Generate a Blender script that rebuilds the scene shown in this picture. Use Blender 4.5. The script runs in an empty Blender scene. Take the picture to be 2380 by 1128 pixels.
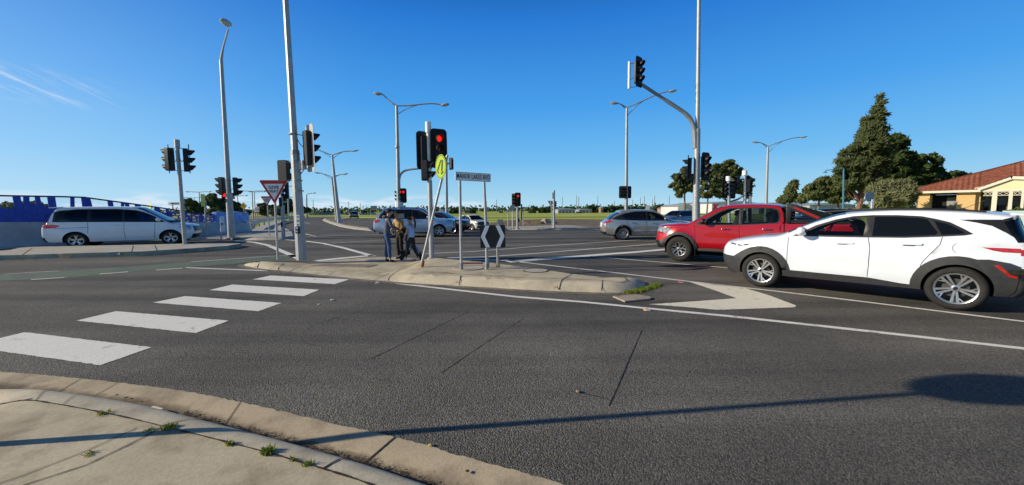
import bpy, bmesh, math, random
from mathutils import Vector, Matrix
from mathutils.geometry import delaunay_2d_cdt
random.seed(7)
R_ = math.radians
sc = bpy.context.scene
COL = sc.collection
PI = math.pi

# ------------------------------------------------------------------ camera
FPX, CXP, CYP = 910.0, 1190.0, 564.0
PITCH = math.atan(77.0 / FPX)
ROLL = R_(0.45)
EYE = Vector((0, 0, 1.6))
CAMROT = Matrix.Rotation(PI / 2 - PITCH, 3, 'X') @ Matrix.Rotation(-ROLL, 3, 'Z')


def ray(px, py):
    return CAMROT @ Vector(((px - CXP) / FPX, -(py - CYP) / FPX, -1.0))


def G(px, py, z=0.0):
    """survey point: where the sight line through a photo point meets level z"""
    d = ray(px, py)
    t = (z - EYE.z) / d.z
    return EYE + d * t


def P(px, py, Y):
    """survey point at a known distance Y"""
    d = ray(px, py)
    return EYE + d * (Y / d.y)


def ppm(Y):
    return FPX / Y


# ------------------------------------------------------------------ materials
MATS = {}


def pm(name, col, rough=0.6, metal=0.0, var=0.12, scale=6.0, bump=0.0, bscale=40.0, spec=0.5, coat=0.0,
       stain=None, stain_amt=0.0, stain_scale=1.5, emit=None, estr=0.0, alpha=None, back=None, detail=4.0):
    if name in MATS:
        return MATS[name]
    m = bpy.data.materials.new(name)
    m.use_nodes = True
    nt = m.node_tree
    N, L = nt.nodes, nt.links
    b = N['Principled BSDF']
    tc = N.new('ShaderNodeTexCoord')
    nz = N.new('ShaderNodeTexNoise')
    nz.inputs['Scale'].default_value = scale
    nz.inputs['Detail'].default_value = detail
    L.new(tc.outputs['Object'], nz.inputs['Vector'])
    mr = N.new('ShaderNodeMapRange')
    mr.inputs['From Min'].default_value = 0.3
    mr.inputs['From Max'].default_value = 0.7
    mr.inputs['To Min'].default_value = 1 - var
    mr.inputs['To Max'].default_value = 1 + var
    L.new(nz.outputs['Fac'], mr.inputs['Value'])
    vm = N.new('ShaderNodeVectorMath')
    vm.operation = 'SCALE'
    vm.inputs[0].default_value = col
    L.new(mr.outputs['Result'], vm.inputs['Scale'])
    out = vm.outputs['Vector']
    if stain:
        n2 = N.new('ShaderNodeTexNoise')
        n2.inputs['Scale'].default_value = stain_scale
        n2.inputs['Detail'].default_value = 6
        n2.inputs['Roughness'].default_value = 0.65
        L.new(tc.outputs['Object'], n2.inputs['Vector'])
        m2 = N.new('ShaderNodeMapRange')
        m2.inputs['From Min'].default_value = 0.48
        m2.inputs['From Max'].default_value = 0.68
        m2.inputs['To Max'].default_value = stain_amt
        L.new(n2.outputs['Fac'], m2.inputs['Value'])
        mx = N.new('ShaderNodeMix')
        mx.data_type = 'RGBA'
        L.new(m2.outputs['Result'], mx.inputs['Factor'])
        L.new(out, mx.inputs['A'])
        mx.inputs['B'].default_value = (*stain, 1)
        out = mx.outputs['Result']
    if back:
        ge = N.new('ShaderNodeNewGeometry')
        mb = N.new('ShaderNodeMix')
        mb.data_type = 'RGBA'
        L.new(ge.outputs['Backfacing'], mb.inputs['Factor'])
        L.new(out, mb.inputs['A'])
        mb.inputs['B'].default_value = (*back, 1)
        out = mb.outputs['Result']
    L.new(out, b.inputs['Base Color'])
    b.inputs['Roughness'].default_value = rough
    b.inputs['Metallic'].default_value = metal
    b.inputs['Specular IOR Level'].default_value = spec
    b.inputs['Coat Weight'].default_value = coat
    b.inputs['Coat Roughness'].default_value = 0.05
    if bump:
        nb = N.new('ShaderNodeTexNoise')
        nb.inputs['Scale'].default_value = bscale
        nb.inputs['Detail'].default_value = 5
        L.new(tc.outputs['Object'], nb.inputs['Vector'])
        bp = N.new('ShaderNodeBump')
        bp.inputs['Strength'].default_value = bump
        bp.inputs['Distance'].default_value = 0.02
        L.new(nb.outputs['Fac'], bp.inputs['Height'])
        L.new(bp.outputs['Normal'], b.inputs['Normal'])
    if emit:
        b.inputs['Emission Color'].default_value = (*emit, 1)
        b.inputs['Emission Strength'].default_value = estr
    if alpha is not None:
        b.inputs['Alpha'].default_value = alpha
    MATS[name] = m
    return m


def glass_mat(name, tint, trans, rough=0.02):
    """car glass: a dark glossy pane that lets part of what lies behind it through"""
    if name in MATS:
        return MATS[name]
    m = bpy.data.materials.new(name)
    m.use_nodes = True
    nt = m.node_tree
    N, L = nt.nodes, nt.links
    N.remove(N['Principled BSDF'])
    tr = N.new('ShaderNodeBsdfTransparent')
    tr.inputs['Color'].default_value = (tint[0], tint[1], tint[2], 1)
    gl = N.new('ShaderNodeBsdfGlossy')
    gl.inputs['Roughness'].default_value = rough
    gl.inputs['Color'].default_value = (0.9, 0.9, 0.9, 1)
    df = N.new('ShaderNodeBsdfDiffuse')
    df.inputs['Color'].default_value = (0.006, 0.008, 0.01, 1)
    m1 = N.new('ShaderNodeMixShader')
    m1.inputs['Fac'].default_value = trans
    L.new(df.outputs[0], m1.inputs[1])
    L.new(tr.outputs[0], m1.inputs[2])
    fr = N.new('ShaderNodeFresnel')
    fr.inputs['IOR'].default_value = 1.5
    nz = N.new('ShaderNodeTexNoise')
    nz.inputs['Scale'].default_value = 2.0
    bp = N.new('ShaderNodeBump')
    bp.inputs['Strength'].default_value = 0.03
    L.new(nz.outputs['Fac'], bp.inputs['Height'])
    L.new(bp.outputs['Normal'], gl.inputs['Normal'])
    m2 = N.new('ShaderNodeMixShader')
    L.new(fr.outputs[0], m2.inputs['Fac'])
    L.new(m1.outputs[0], m2.inputs[1])
    L.new(gl.outputs[0], m2.inputs[2])
    L.new(m2.outputs[0], N['Material Output'].inputs['Surface'])
    MATS[name] = m
    return m


# ------------------------------------------------------------------ object helpers
def thing(name, label, cat, loc=(0, 0, 0), rz=0.0, group=None):
    o = bpy.data.objects.new(name, None)
    o.empty_display_size = 0.2
    COL.objects.link(o)
    o.location = loc
    o.rotation_euler = (0, 0, rz)
    o['label'] = label
    o['category'] = cat
    if group:
        o['group'] = group
    return o


def tag(o, label, cat, group=None, kind=None):
    if label:
        o['label'] = label
    if cat:
        o['category'] = cat
    if group:
        o['group'] = group
    if kind:
        o['kind'] = kind
    return o


class MB:
    def __init__(s):
        s.v = []
        s.f = []

    def add(s, vs, fs):
        k = len(s.v)
        s.v += [tuple(v) for v in vs]
        s.f += [tuple(i + k for i in f) for f in fs]

    def box(s, c, d, M=None):
        x, y, z = d[0] / 2, d[1] / 2, d[2] / 2
        vs = [Vector((sx * x, sy * y, sz * z)) for sx in (-1, 1) for sy in (-1, 1) for sz in (-1, 1)]
        if M is not None:
            vs = [M @ v for v in vs]
        c = Vector(c)
        s.add([v + c for v in vs], [(0, 1, 3, 2), (4, 6, 7, 5), (0, 4, 5, 1), (2, 3, 7, 6), (0, 2, 6, 4), (1, 5, 7, 3)])

    def cyl(s, p0, p1, r0, r1=None, n=12, caps=True):
        p0, p1 = Vector(p0), Vector(p1)
        r1 = r0 if r1 is None else r1
        ax = (p1 - p0).normalized()
        a = ax.cross(Vector((0, 0, 1)))
        if a.length < 1e-3:
            a = Vector((1, 0, 0))
        a.normalize()
        b = ax.cross(a)
        vs = []
        for p, r in ((p0, r0), (p1, r1)):
            for i in range(n):
                t = 2 * PI * i / n
                vs.append(p + (a * math.cos(t) + b * math.sin(t)) * r)
        fs = [(i, (i + 1) % n, n + (i + 1) % n, n + i) for i in range(n)]
        if caps:
            fs += [tuple(range(n - 1, -1, -1)), tuple(range(n, 2 * n))]
        s.add(vs, fs)

    def tube(s, pts, r, n=8):
        pts = [Vector(p) for p in pts]
        rs = r if isinstance(r, (list, tuple)) else [r] * len(pts)
        rings = []
        pa = None
        for i, p in enumerate(pts):
            t = (pts[min(i + 1, len(pts) - 1)] - pts[max(i - 1, 0)]).normalized()
            if pa is None:
                pa = t.cross(Vector((0.13, 0.2, 1)))
                if pa.length < 1e-3:
                    pa = Vector((1, 0, 0))
            a = (pa - t * pa.dot(t)).normalized()
            pa = a
            b = t.cross(a)
            rings.append([p + (a * math.cos(2 * PI * k / n) + b * math.sin(2 * PI * k / n)) * rs[i] for k in range(n)])
        vs = [v for rg in rings for v in rg]
        fs = []
        for i in range(len(pts) - 1):
            for k in range(n):
                fs.append((i * n + k, i * n + (k + 1) % n, (i + 1) * n + (k + 1) % n, (i + 1) * n + k))
        fs += [tuple(range(n - 1, -1, -1)), tuple(range((len(pts) - 1) * n, len(pts) * n))]
        s.add(vs, fs)

    def lathe(s, prof, M, n=24, a0=0.0, a1=2 * PI):
        """prof: (radius, axial) pairs turned about local Z, mapped by M"""
        full = abs(a1 - a0 - 2 * PI) < 1e-6
        m = n if full else n + 1
        vs = []
        for r, z in prof:
            for i in range(m):
                t = a0 + (a1 - a0) * i / n
                vs.append(M @ Vector((r * math.cos(t), r * math.sin(t), z)))
        fs = []
        for j in range(len(prof) - 1):
            for i in range(n):
                i2 = (i + 1) % m if full else i + 1
                fs.append((j * m + i, j * m + i2, (j + 1) * m + i2, (j + 1) * m + i))
        s.add(vs, fs)

    def prism(s, poly, M, d0, d1):
        """poly in local XY, extruded along local Z between d0 and d1"""
        n = len(poly)
        vs = [M @ Vector((p[0], p[1], d0)) for p in poly] + [M @ Vector((p[0], p[1], d1)) for p in poly]
        fs = [tuple(range(n - 1, -1, -1)), tuple(range(n, 2 * n))] + [(i, (i + 1) % n, n + (i + 1) % n, n + i) for i in range(n)]
        s.add(vs, fs)

    def ell(s, c, r, n=12, m=8, M=None):
        c = Vector(c)
        vs = []
        for j in range(m + 1):
            ph = PI * j / m
            for i in range(n):
                t = 2 * PI * i / n
                v = Vector((r[0] * math.sin(ph) * math.cos(t), r[1] * math.sin(ph) * math.sin(t), r[2] * math.cos(ph)))
                if M is not None:
                    v = M @ v
                vs.append(c + v)
        fs = [(j * n + i, (j + 1) * n + i, (j + 1) * n + (i + 1) % n, j * n + (i + 1) % n) for j in range(m) for i in range(n)]
        s.add(vs, fs)

    def build(s, name, mat, parent=None, smooth=False, bevel=0.0, angle=35, loc=None, merge=False):
        me = bpy.data.meshes.new(name)
        vs = s.v
        if loc is not None:
            lv = Vector(loc)
            vs = [tuple(Vector(v) - lv) for v in vs]
        used = sorted({i for f in s.f for i in f})
        if len(used) < len(vs):
            mp_ = {i: j for j, i in enumerate(used)}
            vs = [vs[i] for i in used]
            s.f = [tuple(mp_[i] for i in f) for f in s.f]
        me.from_pydata(vs, [], s.f)
        if merge or bevel:
            bm = bmesh.new()
            bm.from_mesh(me)
            bmesh.ops.remove_doubles(bm, verts=bm.verts, dist=1e-4)
            if bevel:
                es = [e for e in bm.edges if len(e.link_faces) == 2 and e.calc_face_angle(0) > R_(40)]
                bmesh.ops.bevel(bm, geom=es, offset=bevel, segments=2, affect='EDGES', profile=0.6, clamp_overlap=True)
            bm.to_mesh(me)
            bm.free()
        me.materials.append(mat)
        if smooth:
            me.polygons.foreach_set('use_smooth', [True] * len(me.polygons))
            try:
                me.set_sharp_from_angle(angle=R_(angle))
            except Exception:
                pass
        me.validate()
        o = bpy.data.objects.new(name, me)
        COL.objects.link(o)
        if loc is not None:
            o.location = loc
        if parent is not None:
            o.parent = parent
        return o


def copy_tree(o, parent=None):
    c = o.copy()
    COL.objects.link(c)
    c.parent = parent
    for ch in list(o.children):
        copy_tree(ch, c)
    return c


def roundrect(w, h, r, n=5):
    out = []
    for cx, cy, a in ((w / 2 - r, h / 2 - r, 0), (-w / 2 + r, h / 2 - r, 90), (-w / 2 + r, -h / 2 + r, 180), (w / 2 - r, -h / 2 + r, 270)):
        for i in range(n + 1):
            t = R_(a + 90 * i / n)
            out.append((cx + r * math.cos(t), cy + r * math.sin(t)))
    return out


def text_mesh(txt, size, M, mat, name='lettering', parent=None, sx=1.0, ext=0.003, spacing=1.0, thick=0.0):
    cu = bpy.data.curves.new(name, 'FONT')
    cu.body = txt
    cu.size = size
    cu.align_x = 'CENTER'
    cu.align_y = 'CENTER'
    cu.extrude = ext
    cu.offset = thick
    cu.space_character = spacing
    ob = bpy.data.objects.new(name + '_tmp', cu)
    COL.objects.link(ob)
    dg = bpy.context.evaluated_depsgraph_get()
    me = bpy.data.meshes.new_from_object(ob.evaluated_get(dg))
    bpy.data.objects.remove(ob)
    bpy.data.curves.remove(cu)
    me.transform(Matrix.Diagonal((sx, 1, 1, 1)))
    me.transform(M.to_4x4())
    me.materials.clear()
    me.materials.append(mat)
    me.name = name
    o = bpy.data.objects.new(name, me)
    COL.objects.link(o)
    if parent is not None:
        o.parent = parent
    return o


def frame(origin, yaw, tilt=0.0):
    """local frame for a sign face: local X to the right when looking at the face, local Y up, local Z towards the viewer.
    yaw: direction the face looks to (angle of its outward normal in plan)"""
    n = Vector((math.cos(yaw), math.sin(yaw), 0))
    up = Vector((0, 0, 1))
    x = up.cross(n)
    M = Matrix((x, up, n)).transposed().to_4x4()
    M = M @ Matrix.Rotation(tilt, 4, 'Z')
    M.translation = Vector(origin)
    return M


def inpoly(x, y, poly):
    c = False
    n = len(poly)
    j = n - 1
    for i in range(n):
        xi, yi = poly[i][0], poly[i][1]
        xj, yj = poly[j][0], poly[j][1]
        if (yi > y) != (yj > y) and x < (xj - xi) * (y - yi) / (yj - yi) + xi:
            c = not c
        j = i
    return c


def catmull(pts, k, closed=False):
    n = len(pts)
    out = []
    d = len(pts[0])
    rng = n if closed else n - 1
    for i in range(rng):
        if closed:
            p0, p1, p2, p3 = pts[(i - 1) % n], pts[i], pts[(i + 1) % n], pts[(i + 2) % n]
        else:
            p0, p1, p2, p3 = pts[max(i - 1, 0)], pts[i], pts[i + 1], pts[min(i + 2, n - 1)]
        for j in range(k):
            t = j / k
            out.append(tuple(0.5 * ((2 * p1[a]) + (-p0[a] + p2[a]) * t + (2 * p0[a] - 5 * p1[a] + 4 * p2[a] - p3[a]) * t * t
                                    + (-p0[a] + 3 * p1[a] - 3 * p2[a] + p3[a]) * t ** 3) for a in range(d)))
    if not closed:
        out.append(tuple(pts[-1]))
    return out


def cdt(outline, regions, step, zfun=None, extra=None):
    """constrained triangulation of outline with region borders kept crisp; returns verts2d, tris, index of outline verts"""
    vs = [Vector(p) for p in outline]
    n = len(vs)
    es = [(i, (i + 1) % n) for i in range(n)]
    for rg in regions:
        k = len(vs)
        vs += [Vector(p) for p in rg]
        m = len(rg)
        es += [(k + i, k + (i + 1) % m) for i in range(m)]
    x0 = min(p[0] for p in outline); x1 = max(p[0] for p in outline)
    y0 = min(p[1] for p in outline); y1 = max(p[1] for p in outline)
    sx, sy = step if isinstance(step, tuple) else (step, step)
    nx = int((x1 - x0) / sx); ny = int((y1 - y0) / sy)
    for i in range(1, nx + 1):
        for j in range(1, ny + 1):
            x = x0 + (i + (0.5 if j % 2 else 0) - .25) * sx
            y = y0 + j * sy
            if inpoly(x, y, outline):
                vs.append(Vector((x, y)))
    if extra:
        vs += [Vector(p) for p in extra]
    r = delaunay_2d_cdt(vs, es, [], 0, 1e-5)
    ov, of = r[0], r[2]
    tris = []
    for f in of:
        cx = sum(ov[i].x for i in f) / len(f)
        cy = sum(ov[i].y for i in f) / len(f)
        if inpoly(cx, cy, outline):
            a, b, c = (ov[f[0]], ov[f[1]], ov[f[2]])
            if (b - a).cross(c - a) < 0:
                f = f[::-1]
            tris.append((tuple(f), cx, cy))
    return ov, tris


# common materials
GALV = pm('galvanised_steel', (0.42, 0.43, 0.43), 0.5, 0.35, 0.1, 9, 0.1, 60, stain=(0.3, 0.3, 0.29), stain_amt=0.5, stain_scale=3)
GALVD = pm('weathered_steel', (0.27, 0.29, 0.31), 0.6, 0.3, 0.12, 9, 0.1, 60)
BLACK = pm('black_plastic', (0.012, 0.012, 0.013), 0.55, 0, 0.2, 12, spec=0.35)
CABLE = pm('black_cable', (0.01, 0.01, 0.01), 0.6, 0, 0.1)
WHITEP = pm('white_paint_sign', (0.86, 0.86, 0.85), 0.5, 0, 0.04, 5)
RUST = pm('rusty_steel', (0.28, 0.12, 0.04), 0.85, 0, 0.4, 25, 0.3, 60)
ORANGE_R = pm('rust', (0.25, 0.1, 0.03), 0.9, 0, 0.4, 25)
# ------------------------------------------------------------------ world + sun
SUN_AZ = R_(180 + 7)      # the sun stands to the left, a little behind
SUN_EL = R_(22)
world = bpy.data.worlds.new("World")
sc.world = world
world.use_nodes = True
wn, wl = world.node_tree.nodes, world.node_tree.links
bg = wn['Background']
sky = wn.new('ShaderNodeTexSky')
sky.sky_type = 'NISHITA'
sky.sun_disc = False
sky.sun_elevation = SUN_EL
sky.sun_rotation = (PI / 2 - SUN_AZ) % (2 * PI)
sky.air_density = 1.0
sky.dust_density = 0.3
sky.ozone_density = 3.0
hsv = wn.new('ShaderNodeHueSaturation')
hsv.inputs['Saturation'].default_value = 1.25
hsv.inputs['Hue'].default_value = 0.5
wl.new(sky.outputs[0], hsv.inputs['Color'])
# clouds: wisps high on the left, a low bank near the horizon
tc = wn.new('ShaderNodeTexCoord')
sep = wn.new('ShaderNodeSeparateXYZ')
wl.new(tc.outputs['Generated'], sep.inputs[0])


def wmath(op, a, b=None, c=None):
    n = wn.new('ShaderNodeMath')
    n.operation = op
    for i, v in enumerate((a, b, c)):
        if v is None:
            continue
        if isinstance(v, (int, float)):
            n.inputs[i].default_value = v
        else:
            wl.new(v, n.inputs[i])
    return n.outputs[0]


def wrange(v, a, b, c, d):
    n = wn.new('ShaderNodeMapRange')
    n.interpolation_type = 'SMOOTHSTEP'
    wl.new(v, n.inputs['Value'])
    for k, x in zip(('From Min', 'From Max', 'To Min', 'To Max'), (a, b, c, d)):
        n.inputs[k].default_value = x
    return n.outputs['Result']


az = wmath('ARCTAN2', sep.outputs['X'], sep.outputs['Y'])       # 0 = straight ahead, negative = left
el = sep.outputs['Z']
# tilt the streaks: they fall to the right
cmb = wn.new('ShaderNodeCombineXYZ')
u = wmath('ADD', wmath('MULTIPLY', az, 5.0), wmath('MULTIPLY', el, -2.0))
v = wmath('ADD', wmath('MULTIPLY', el, 42.0), wmath('MULTIPLY', az, 17.0))
wl.new(u, cmb.inputs[0]); wl.new(v, cmb.inputs[1])
nz = wn.new('ShaderNodeTexNoise')
nz.inputs['Scale'].default_value = 2.1
nz.inputs['Detail'].default_value = 7
nz.inputs['Roughness'].default_value = 0.62
wl.new(cmb.outputs[0], nz.inputs['Vector'])
wisp = wrange(nz.outputs['Fac'], 0.46, 0.72, 0, 1)
wm = wmath('MULTIPLY', wrange(el, 0.165, 0.19, 0, 1), wrange(el, 0.21, 0.235, 1, 0))
wm = wmath('MULTIPLY', wm, wrange(az, -0.86, -0.74, 1, 0))
wisp = wmath('MULTIPLY', wmath('MULTIPLY', wisp, wm), 0.42)
cm2 = wn.new('ShaderNodeCombineXYZ')
wl.new(wmath('MULTIPLY', az, 14.0), cm2.inputs[0]); wl.new(wmath('MULTIPLY', el, 60.0), cm2.inputs[1])
n2 = wn.new('ShaderNodeTexNoise')
n2.inputs['Scale'].default_value = 0.8
n2.inputs['Detail'].default_value = 6
n2.inputs['Roughness'].default_value = 0.55
wl.new(cm2.outputs[0], n2.inputs['Vector'])
low = wrange(n2.outputs['Fac'], 0.44, 0.62, 0, 1)
lm = wmath('MULTIPLY', wrange(el, 0.0, 0.012, 0.6, 1), wrange(el, 0.02, 0.042, 1, 0))
lm = wmath('MULTIPLY', lm, wrange(az, -0.16, -0.02, 1, 0.1))
low = wmath('MULTIPLY', wmath('MULTIPLY', low, lm), 0.7)
cl = wmath('MAXIMUM', wisp, low)
# grading of the blue: paler towards the sun side and the horizon
mixc = wn.new('ShaderNodeMix')
mixc.data_type = 'RGBA'
wl.new(cl, mixc.inputs['Factor'])
tint = wn.new('ShaderNodeMix')
tint.data_type = 'RGBA'
tint.blend_type = 'MULTIPLY'
tint.inputs['Factor'].default_value = 1.0
# clear winter-afternoon blue graded over the physical sky
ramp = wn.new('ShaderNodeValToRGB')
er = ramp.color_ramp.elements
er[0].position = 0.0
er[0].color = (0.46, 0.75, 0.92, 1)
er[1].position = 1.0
er[1].color = (0.004, 0.02, 0.08, 1)  # overhead sky, out of view, darkened to cut fill on the ground
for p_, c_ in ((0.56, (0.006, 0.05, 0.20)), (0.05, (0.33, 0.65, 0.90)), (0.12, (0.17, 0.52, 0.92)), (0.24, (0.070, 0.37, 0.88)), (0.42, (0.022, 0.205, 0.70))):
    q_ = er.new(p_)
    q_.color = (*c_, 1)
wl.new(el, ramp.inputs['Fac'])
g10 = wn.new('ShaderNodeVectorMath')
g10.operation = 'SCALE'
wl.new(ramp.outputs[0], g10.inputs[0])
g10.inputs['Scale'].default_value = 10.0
mg = wn.new('ShaderNodeMix')
mg.data_type = 'RGBA'
mg.inputs['Factor'].default_value = 0.93
wl.new(hsv.outputs[0], mg.inputs['A'])
wl.new(g10.outputs[0], mg.inputs['B'])
# paler towards the sun on the left
mw = wn.new('ShaderNodeMix')
mw.data_type = 'RGBA'
wl.new(wmath('MULTIPLY', wrange(az, -1.35, -0.25, 0.42, 0), wrange(el, 0.05, 0.45, 1, 0.25)), mw.inputs['Factor'])
wl.new(mg.outputs['Result'], mw.inputs['A'])
mw.inputs['B'].default_value = (6.5, 8.8, 11.0, 1)
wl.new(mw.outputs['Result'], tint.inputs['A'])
# sky behind the camera, out of view, is dimmed to deepen the shadows
back_dim = wn.new('ShaderNodeCombineColor')
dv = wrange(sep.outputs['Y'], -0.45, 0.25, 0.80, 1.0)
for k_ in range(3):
    wl.new(dv, back_dim.inputs[k_])
wl.new(back_dim.outputs[0], tint.inputs['B'])
SKYTINT = tint
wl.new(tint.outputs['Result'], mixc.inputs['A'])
mixc.inputs['B'].default_value = (8.5, 8.8, 9.6, 1)
CLOUDCOL = mixc
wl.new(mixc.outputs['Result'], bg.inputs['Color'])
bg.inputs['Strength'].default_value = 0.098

sd = bpy.data.lights.new('sun', 'SUN')
sd.energy = 5.0
sd.angle = R_(0.5)
sd.color = (1.0, 0.89, 0.70)
so = bpy.data.objects.new('sun', sd)
COL.objects.link(so)
tosun = Vector((math.cos(SUN_AZ) * math.cos(SUN_EL), math.sin(SUN_AZ) * math.cos(SUN_EL), math.sin(SUN_EL)))
so.rotation_euler = tosun.to_track_quat('Z', 'Y').to_euler()
so.location = tosun * 60

cd = bpy.data.cameras.new('camera')
cd.sensor_width = 36
cd.lens = FPX / 2380 * 36
cd.clip_start = 0.05
cd.clip_end = 6000
co = bpy.data.objects.new('camera', cd)
COL.objects.link(co)
co.matrix_world = Matrix.Translation(EYE) @ CAMROT.to_4x4()
sc.camera = co
sc.view_settings.view_transform = 'Standard'
sc.view_settings.look = 'None'
sc.view_settings.exposure = 0
sc.view_settings.gamma = 1
sc.render.engine = 'CYCLES'


# ------------------------------------------------------------------ ground materials
def asphalt_mat(name='asphalt', col=(0.120, 0.110, 0.094)):
    m = bpy.data.materials.new(name)
    m.use_nodes = True
    nt = m.node_tree
    N, L = nt.nodes, nt.links
    b = N['Principled BSDF']
    tc = N.new('ShaderNodeTexCoord')

    def noise(scale, detail, rough=0.5, vec=None):
        n = N.new('ShaderNodeTexNoise')
        n.inputs['Scale'].default_value = scale
        n.inputs['Detail'].default_value = detail
        n.inputs['Roughness'].default_value = rough
        L.new(vec or tc.outputs['Object'], n.inputs['Vector'])
        return n.outputs['Fac']

    def rng(v, a, b_, c, d):
        n = N.new('ShaderNodeMapRange')
        L.new(v, n.inputs['Value'])
        for k, x in zip(('From Min', 'From Max', 'To Min', 'To Max'), (a, b_, c, d)):
            n.inputs[k].default_value = x
        return n.outputs['Result']

    def mul(a, b_):
        n = N.new('ShaderNodeMath')
        n.operation = 'MULTIPLY'
        for i, v_ in enumerate((a, b_)):
            if isinstance(v_, (int, float)):
                n.inputs[i].default_value = v_
            else:
                L.new(v_, n.inputs[i])
        return n.outputs[0]
    vo = N.new('ShaderNodeTexVoronoi')
    vo.inputs['Scale'].default_value = 95
    L.new(tc.outputs['Object'], vo.inputs['Vector'])
    sepc = N.new('ShaderNodeSeparateColor')
    L.new(vo.outputs['Color'], sepc.inputs[0])
    stone = rng(sepc.outputs[0], 0, 1, 0.55, 1.5)
    fine = rng(noise(45, 5, 0.7), 0.3, 0.7, 0.7, 1.35)
    patch = rng(noise(0.35, 6, 0.6), 0.32, 0.68, 0.72, 1.28)
    # wheel tracks worn along the slip lane (stretched noise)
    mp = N.new('ShaderNodeMapping')
    mp.inputs['Rotation'].default_value = (0, 0, R_(24))
    mp.inputs['Scale'].default_value = (0.06, 0.9, 1)
    L.new(tc.outputs['Object'], mp.inputs['Vector'])
    track = rng(noise(1.0, 3, 0.5, mp.outputs[0]), 0.38, 0.62, 0.62, 1.28)
    tot = mul(mul(mul(stone, fine), patch), track)
    vm = N.new('ShaderNodeVectorMath')
    vm.operation = 'SCALE'
    vm.inputs[0].default_value = col
    L.new(tot, vm.inputs['Scale'])
    L.new(vm.outputs[0], b.inputs['Base Color'])
    b.inputs['Roughness'].default_value = 0.85
    b.inputs['Specular IOR Level'].default_value = 0.3
    bp = N.new('ShaderNodeBump')
    bp.inputs['Strength'].default_value = 0.9
    bp.inputs['Distance'].default_value = 0.008
    dsum = N.new('ShaderNodeMath')
    dsum.operation = 'ADD'
    L.new(rng(vo.outputs['Distance'], 0, 0.8, 1, 0), dsum.inputs[0])
    L.new(noise(30, 4, 0.6), dsum.inputs[1])
    L.new(dsum.outputs[0], bp.inputs['Height'])
    L.new(bp.outputs['Normal'], b.inputs['Normal'])
    MATS[name] = m
    return m


ASPH = asphalt_mat()


def concrete_mat(name, col, stain, amt=0.6, sc1=2.5, grime=0.86):
    m = pm(name, tuple(x * 1.12 for x in col), 0.85, 0, 0.13, 1.6, 0.12, 70, spec=0.25, stain=stain, stain_amt=amt, stain_scale=sc1, detail=8)
    nt = m.node_tree
    N, L = nt.nodes, nt.links
    b = N['Principled BSDF']
    src = b.inputs['Base Color'].links[0].from_socket
    n = N.new('ShaderNodeTexNoise')
    n.inputs['Scale'].default_value = 35
    n.inputs['Detail'].default_value = 6
    n.inputs['Roughness'].default_value = 0.75
    mr = N.new('ShaderNodeMapRange')
    mr.inputs['From Min'].default_value = 0.3
    mr.inputs['From Max'].default_value = 0.7
    mr.inputs['To Min'].default_value = grime
    mr.inputs['To Max'].default_value = 1.12
    tcn = [x for x in N if x.type == 'TEX_COORD'][0]
    L.new(tcn.outputs['Object'], n.inputs['Vector'])
    L.new(n.outputs['Fac'], mr.inputs['Value'])
    vm = N.new('ShaderNodeVectorMath')
    vm.operation = 'SCALE'
    L.new(src, vm.inputs[0])
    L.new(mr.outputs[0], vm.inputs['Scale'])
    L.new(vm.outputs[0], b.inputs['Base Color'])
    return m


CONC = concrete_mat('concrete_pavement', (0.48, 0.41, 0.285), (0.27, 0.215, 0.145), 0.75)
CONCK = concrete_mat('concrete_kerb', (0.52, 0.45, 0.33), (0.26, 0.23, 0.17), 0.5, 3.5)
CONCG = concrete_mat('concrete_gutter', (0.44, 0.36, 0.245), (0.19, 0.15, 0.11), 0.7, 1.8)
CONCF = concrete_mat('concrete_path_far', (0.42, 0.39, 0.33), (0.3, 0.27, 0.22), 0.5)
JOINT = pm('dark_joint', (0.03, 0.026, 0.02), 0.95, 0, 0.5, 30)


def paint_mat(name, col, wear=0.5, thr=0.6):
    """road paint, worn through to the asphalt in scratches"""
    m = bpy.data.materials.new(name)
    m.use_nodes = True
    N, L = m.node_tree.nodes, m.node_tree.links
    b = N['Principled BSDF']
    tc = N.new('ShaderNodeTexCoord')
    n = N.new('ShaderNodeTexNoise')
    n.inputs['Scale'].default_value = 2.2
    n.inputs['Detail'].default_value = 9
    n.inputs['Roughness'].default_value = 0.72
    n.inputs['Distortion'].default_value = 1.2
    L.new(tc.outputs['Object'], n.inputs['Vector'])
    n2 = N.new('ShaderNodeTexNoise')
    n2.inputs['Scale'].default_value = 60
    n2.inputs['Detail'].default_value = 4
    L.new(tc.outputs['Object'], n2.inputs['Vector'])
    mr = N.new('ShaderNodeMapRange')
    mr.inputs['From Min'].default_value = thr
    mr.inputs['From Max'].default_value = thr + 0.1
    mr.inputs['To Max'].default_value = wear
    L.new(n.outputs['Fac'], mr.inputs['Value'])
    mr2 = N.new('ShaderNodeMapRange')
    mr2.inputs['From Min'].default_value = 0.3
    mr2.inputs['From Max'].default_value = 0.7
    mr2.inputs['To Min'].default_value = 0.82
    mr2.inputs['To Max'].default_value = 1.1
    L.new(n2.outputs['Fac'], mr2.inputs['Value'])
    vm = N.new('ShaderNodeVectorMath')
    vm.operation = 'SCALE'
    vm.inputs[0].default_value = col
    L.new(mr2.outputs[0], vm.inputs['Scale'])
    mx = N.new('ShaderNodeMix')
    mx.data_type = 'RGBA'
    L.new(mr.outputs[0], mx.inputs['Factor'])
    L.new(vm.outputs[0], mx.inputs['A'])
    mx.inputs['B'].default_value = (0.09, 0.088, 0.085, 1)
    L.new(mx.outputs['Result'], b.inputs['Base Color'])
    b.inputs['Roughness'].default_value = 0.7
    MATS[name] = m
    return m


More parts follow.
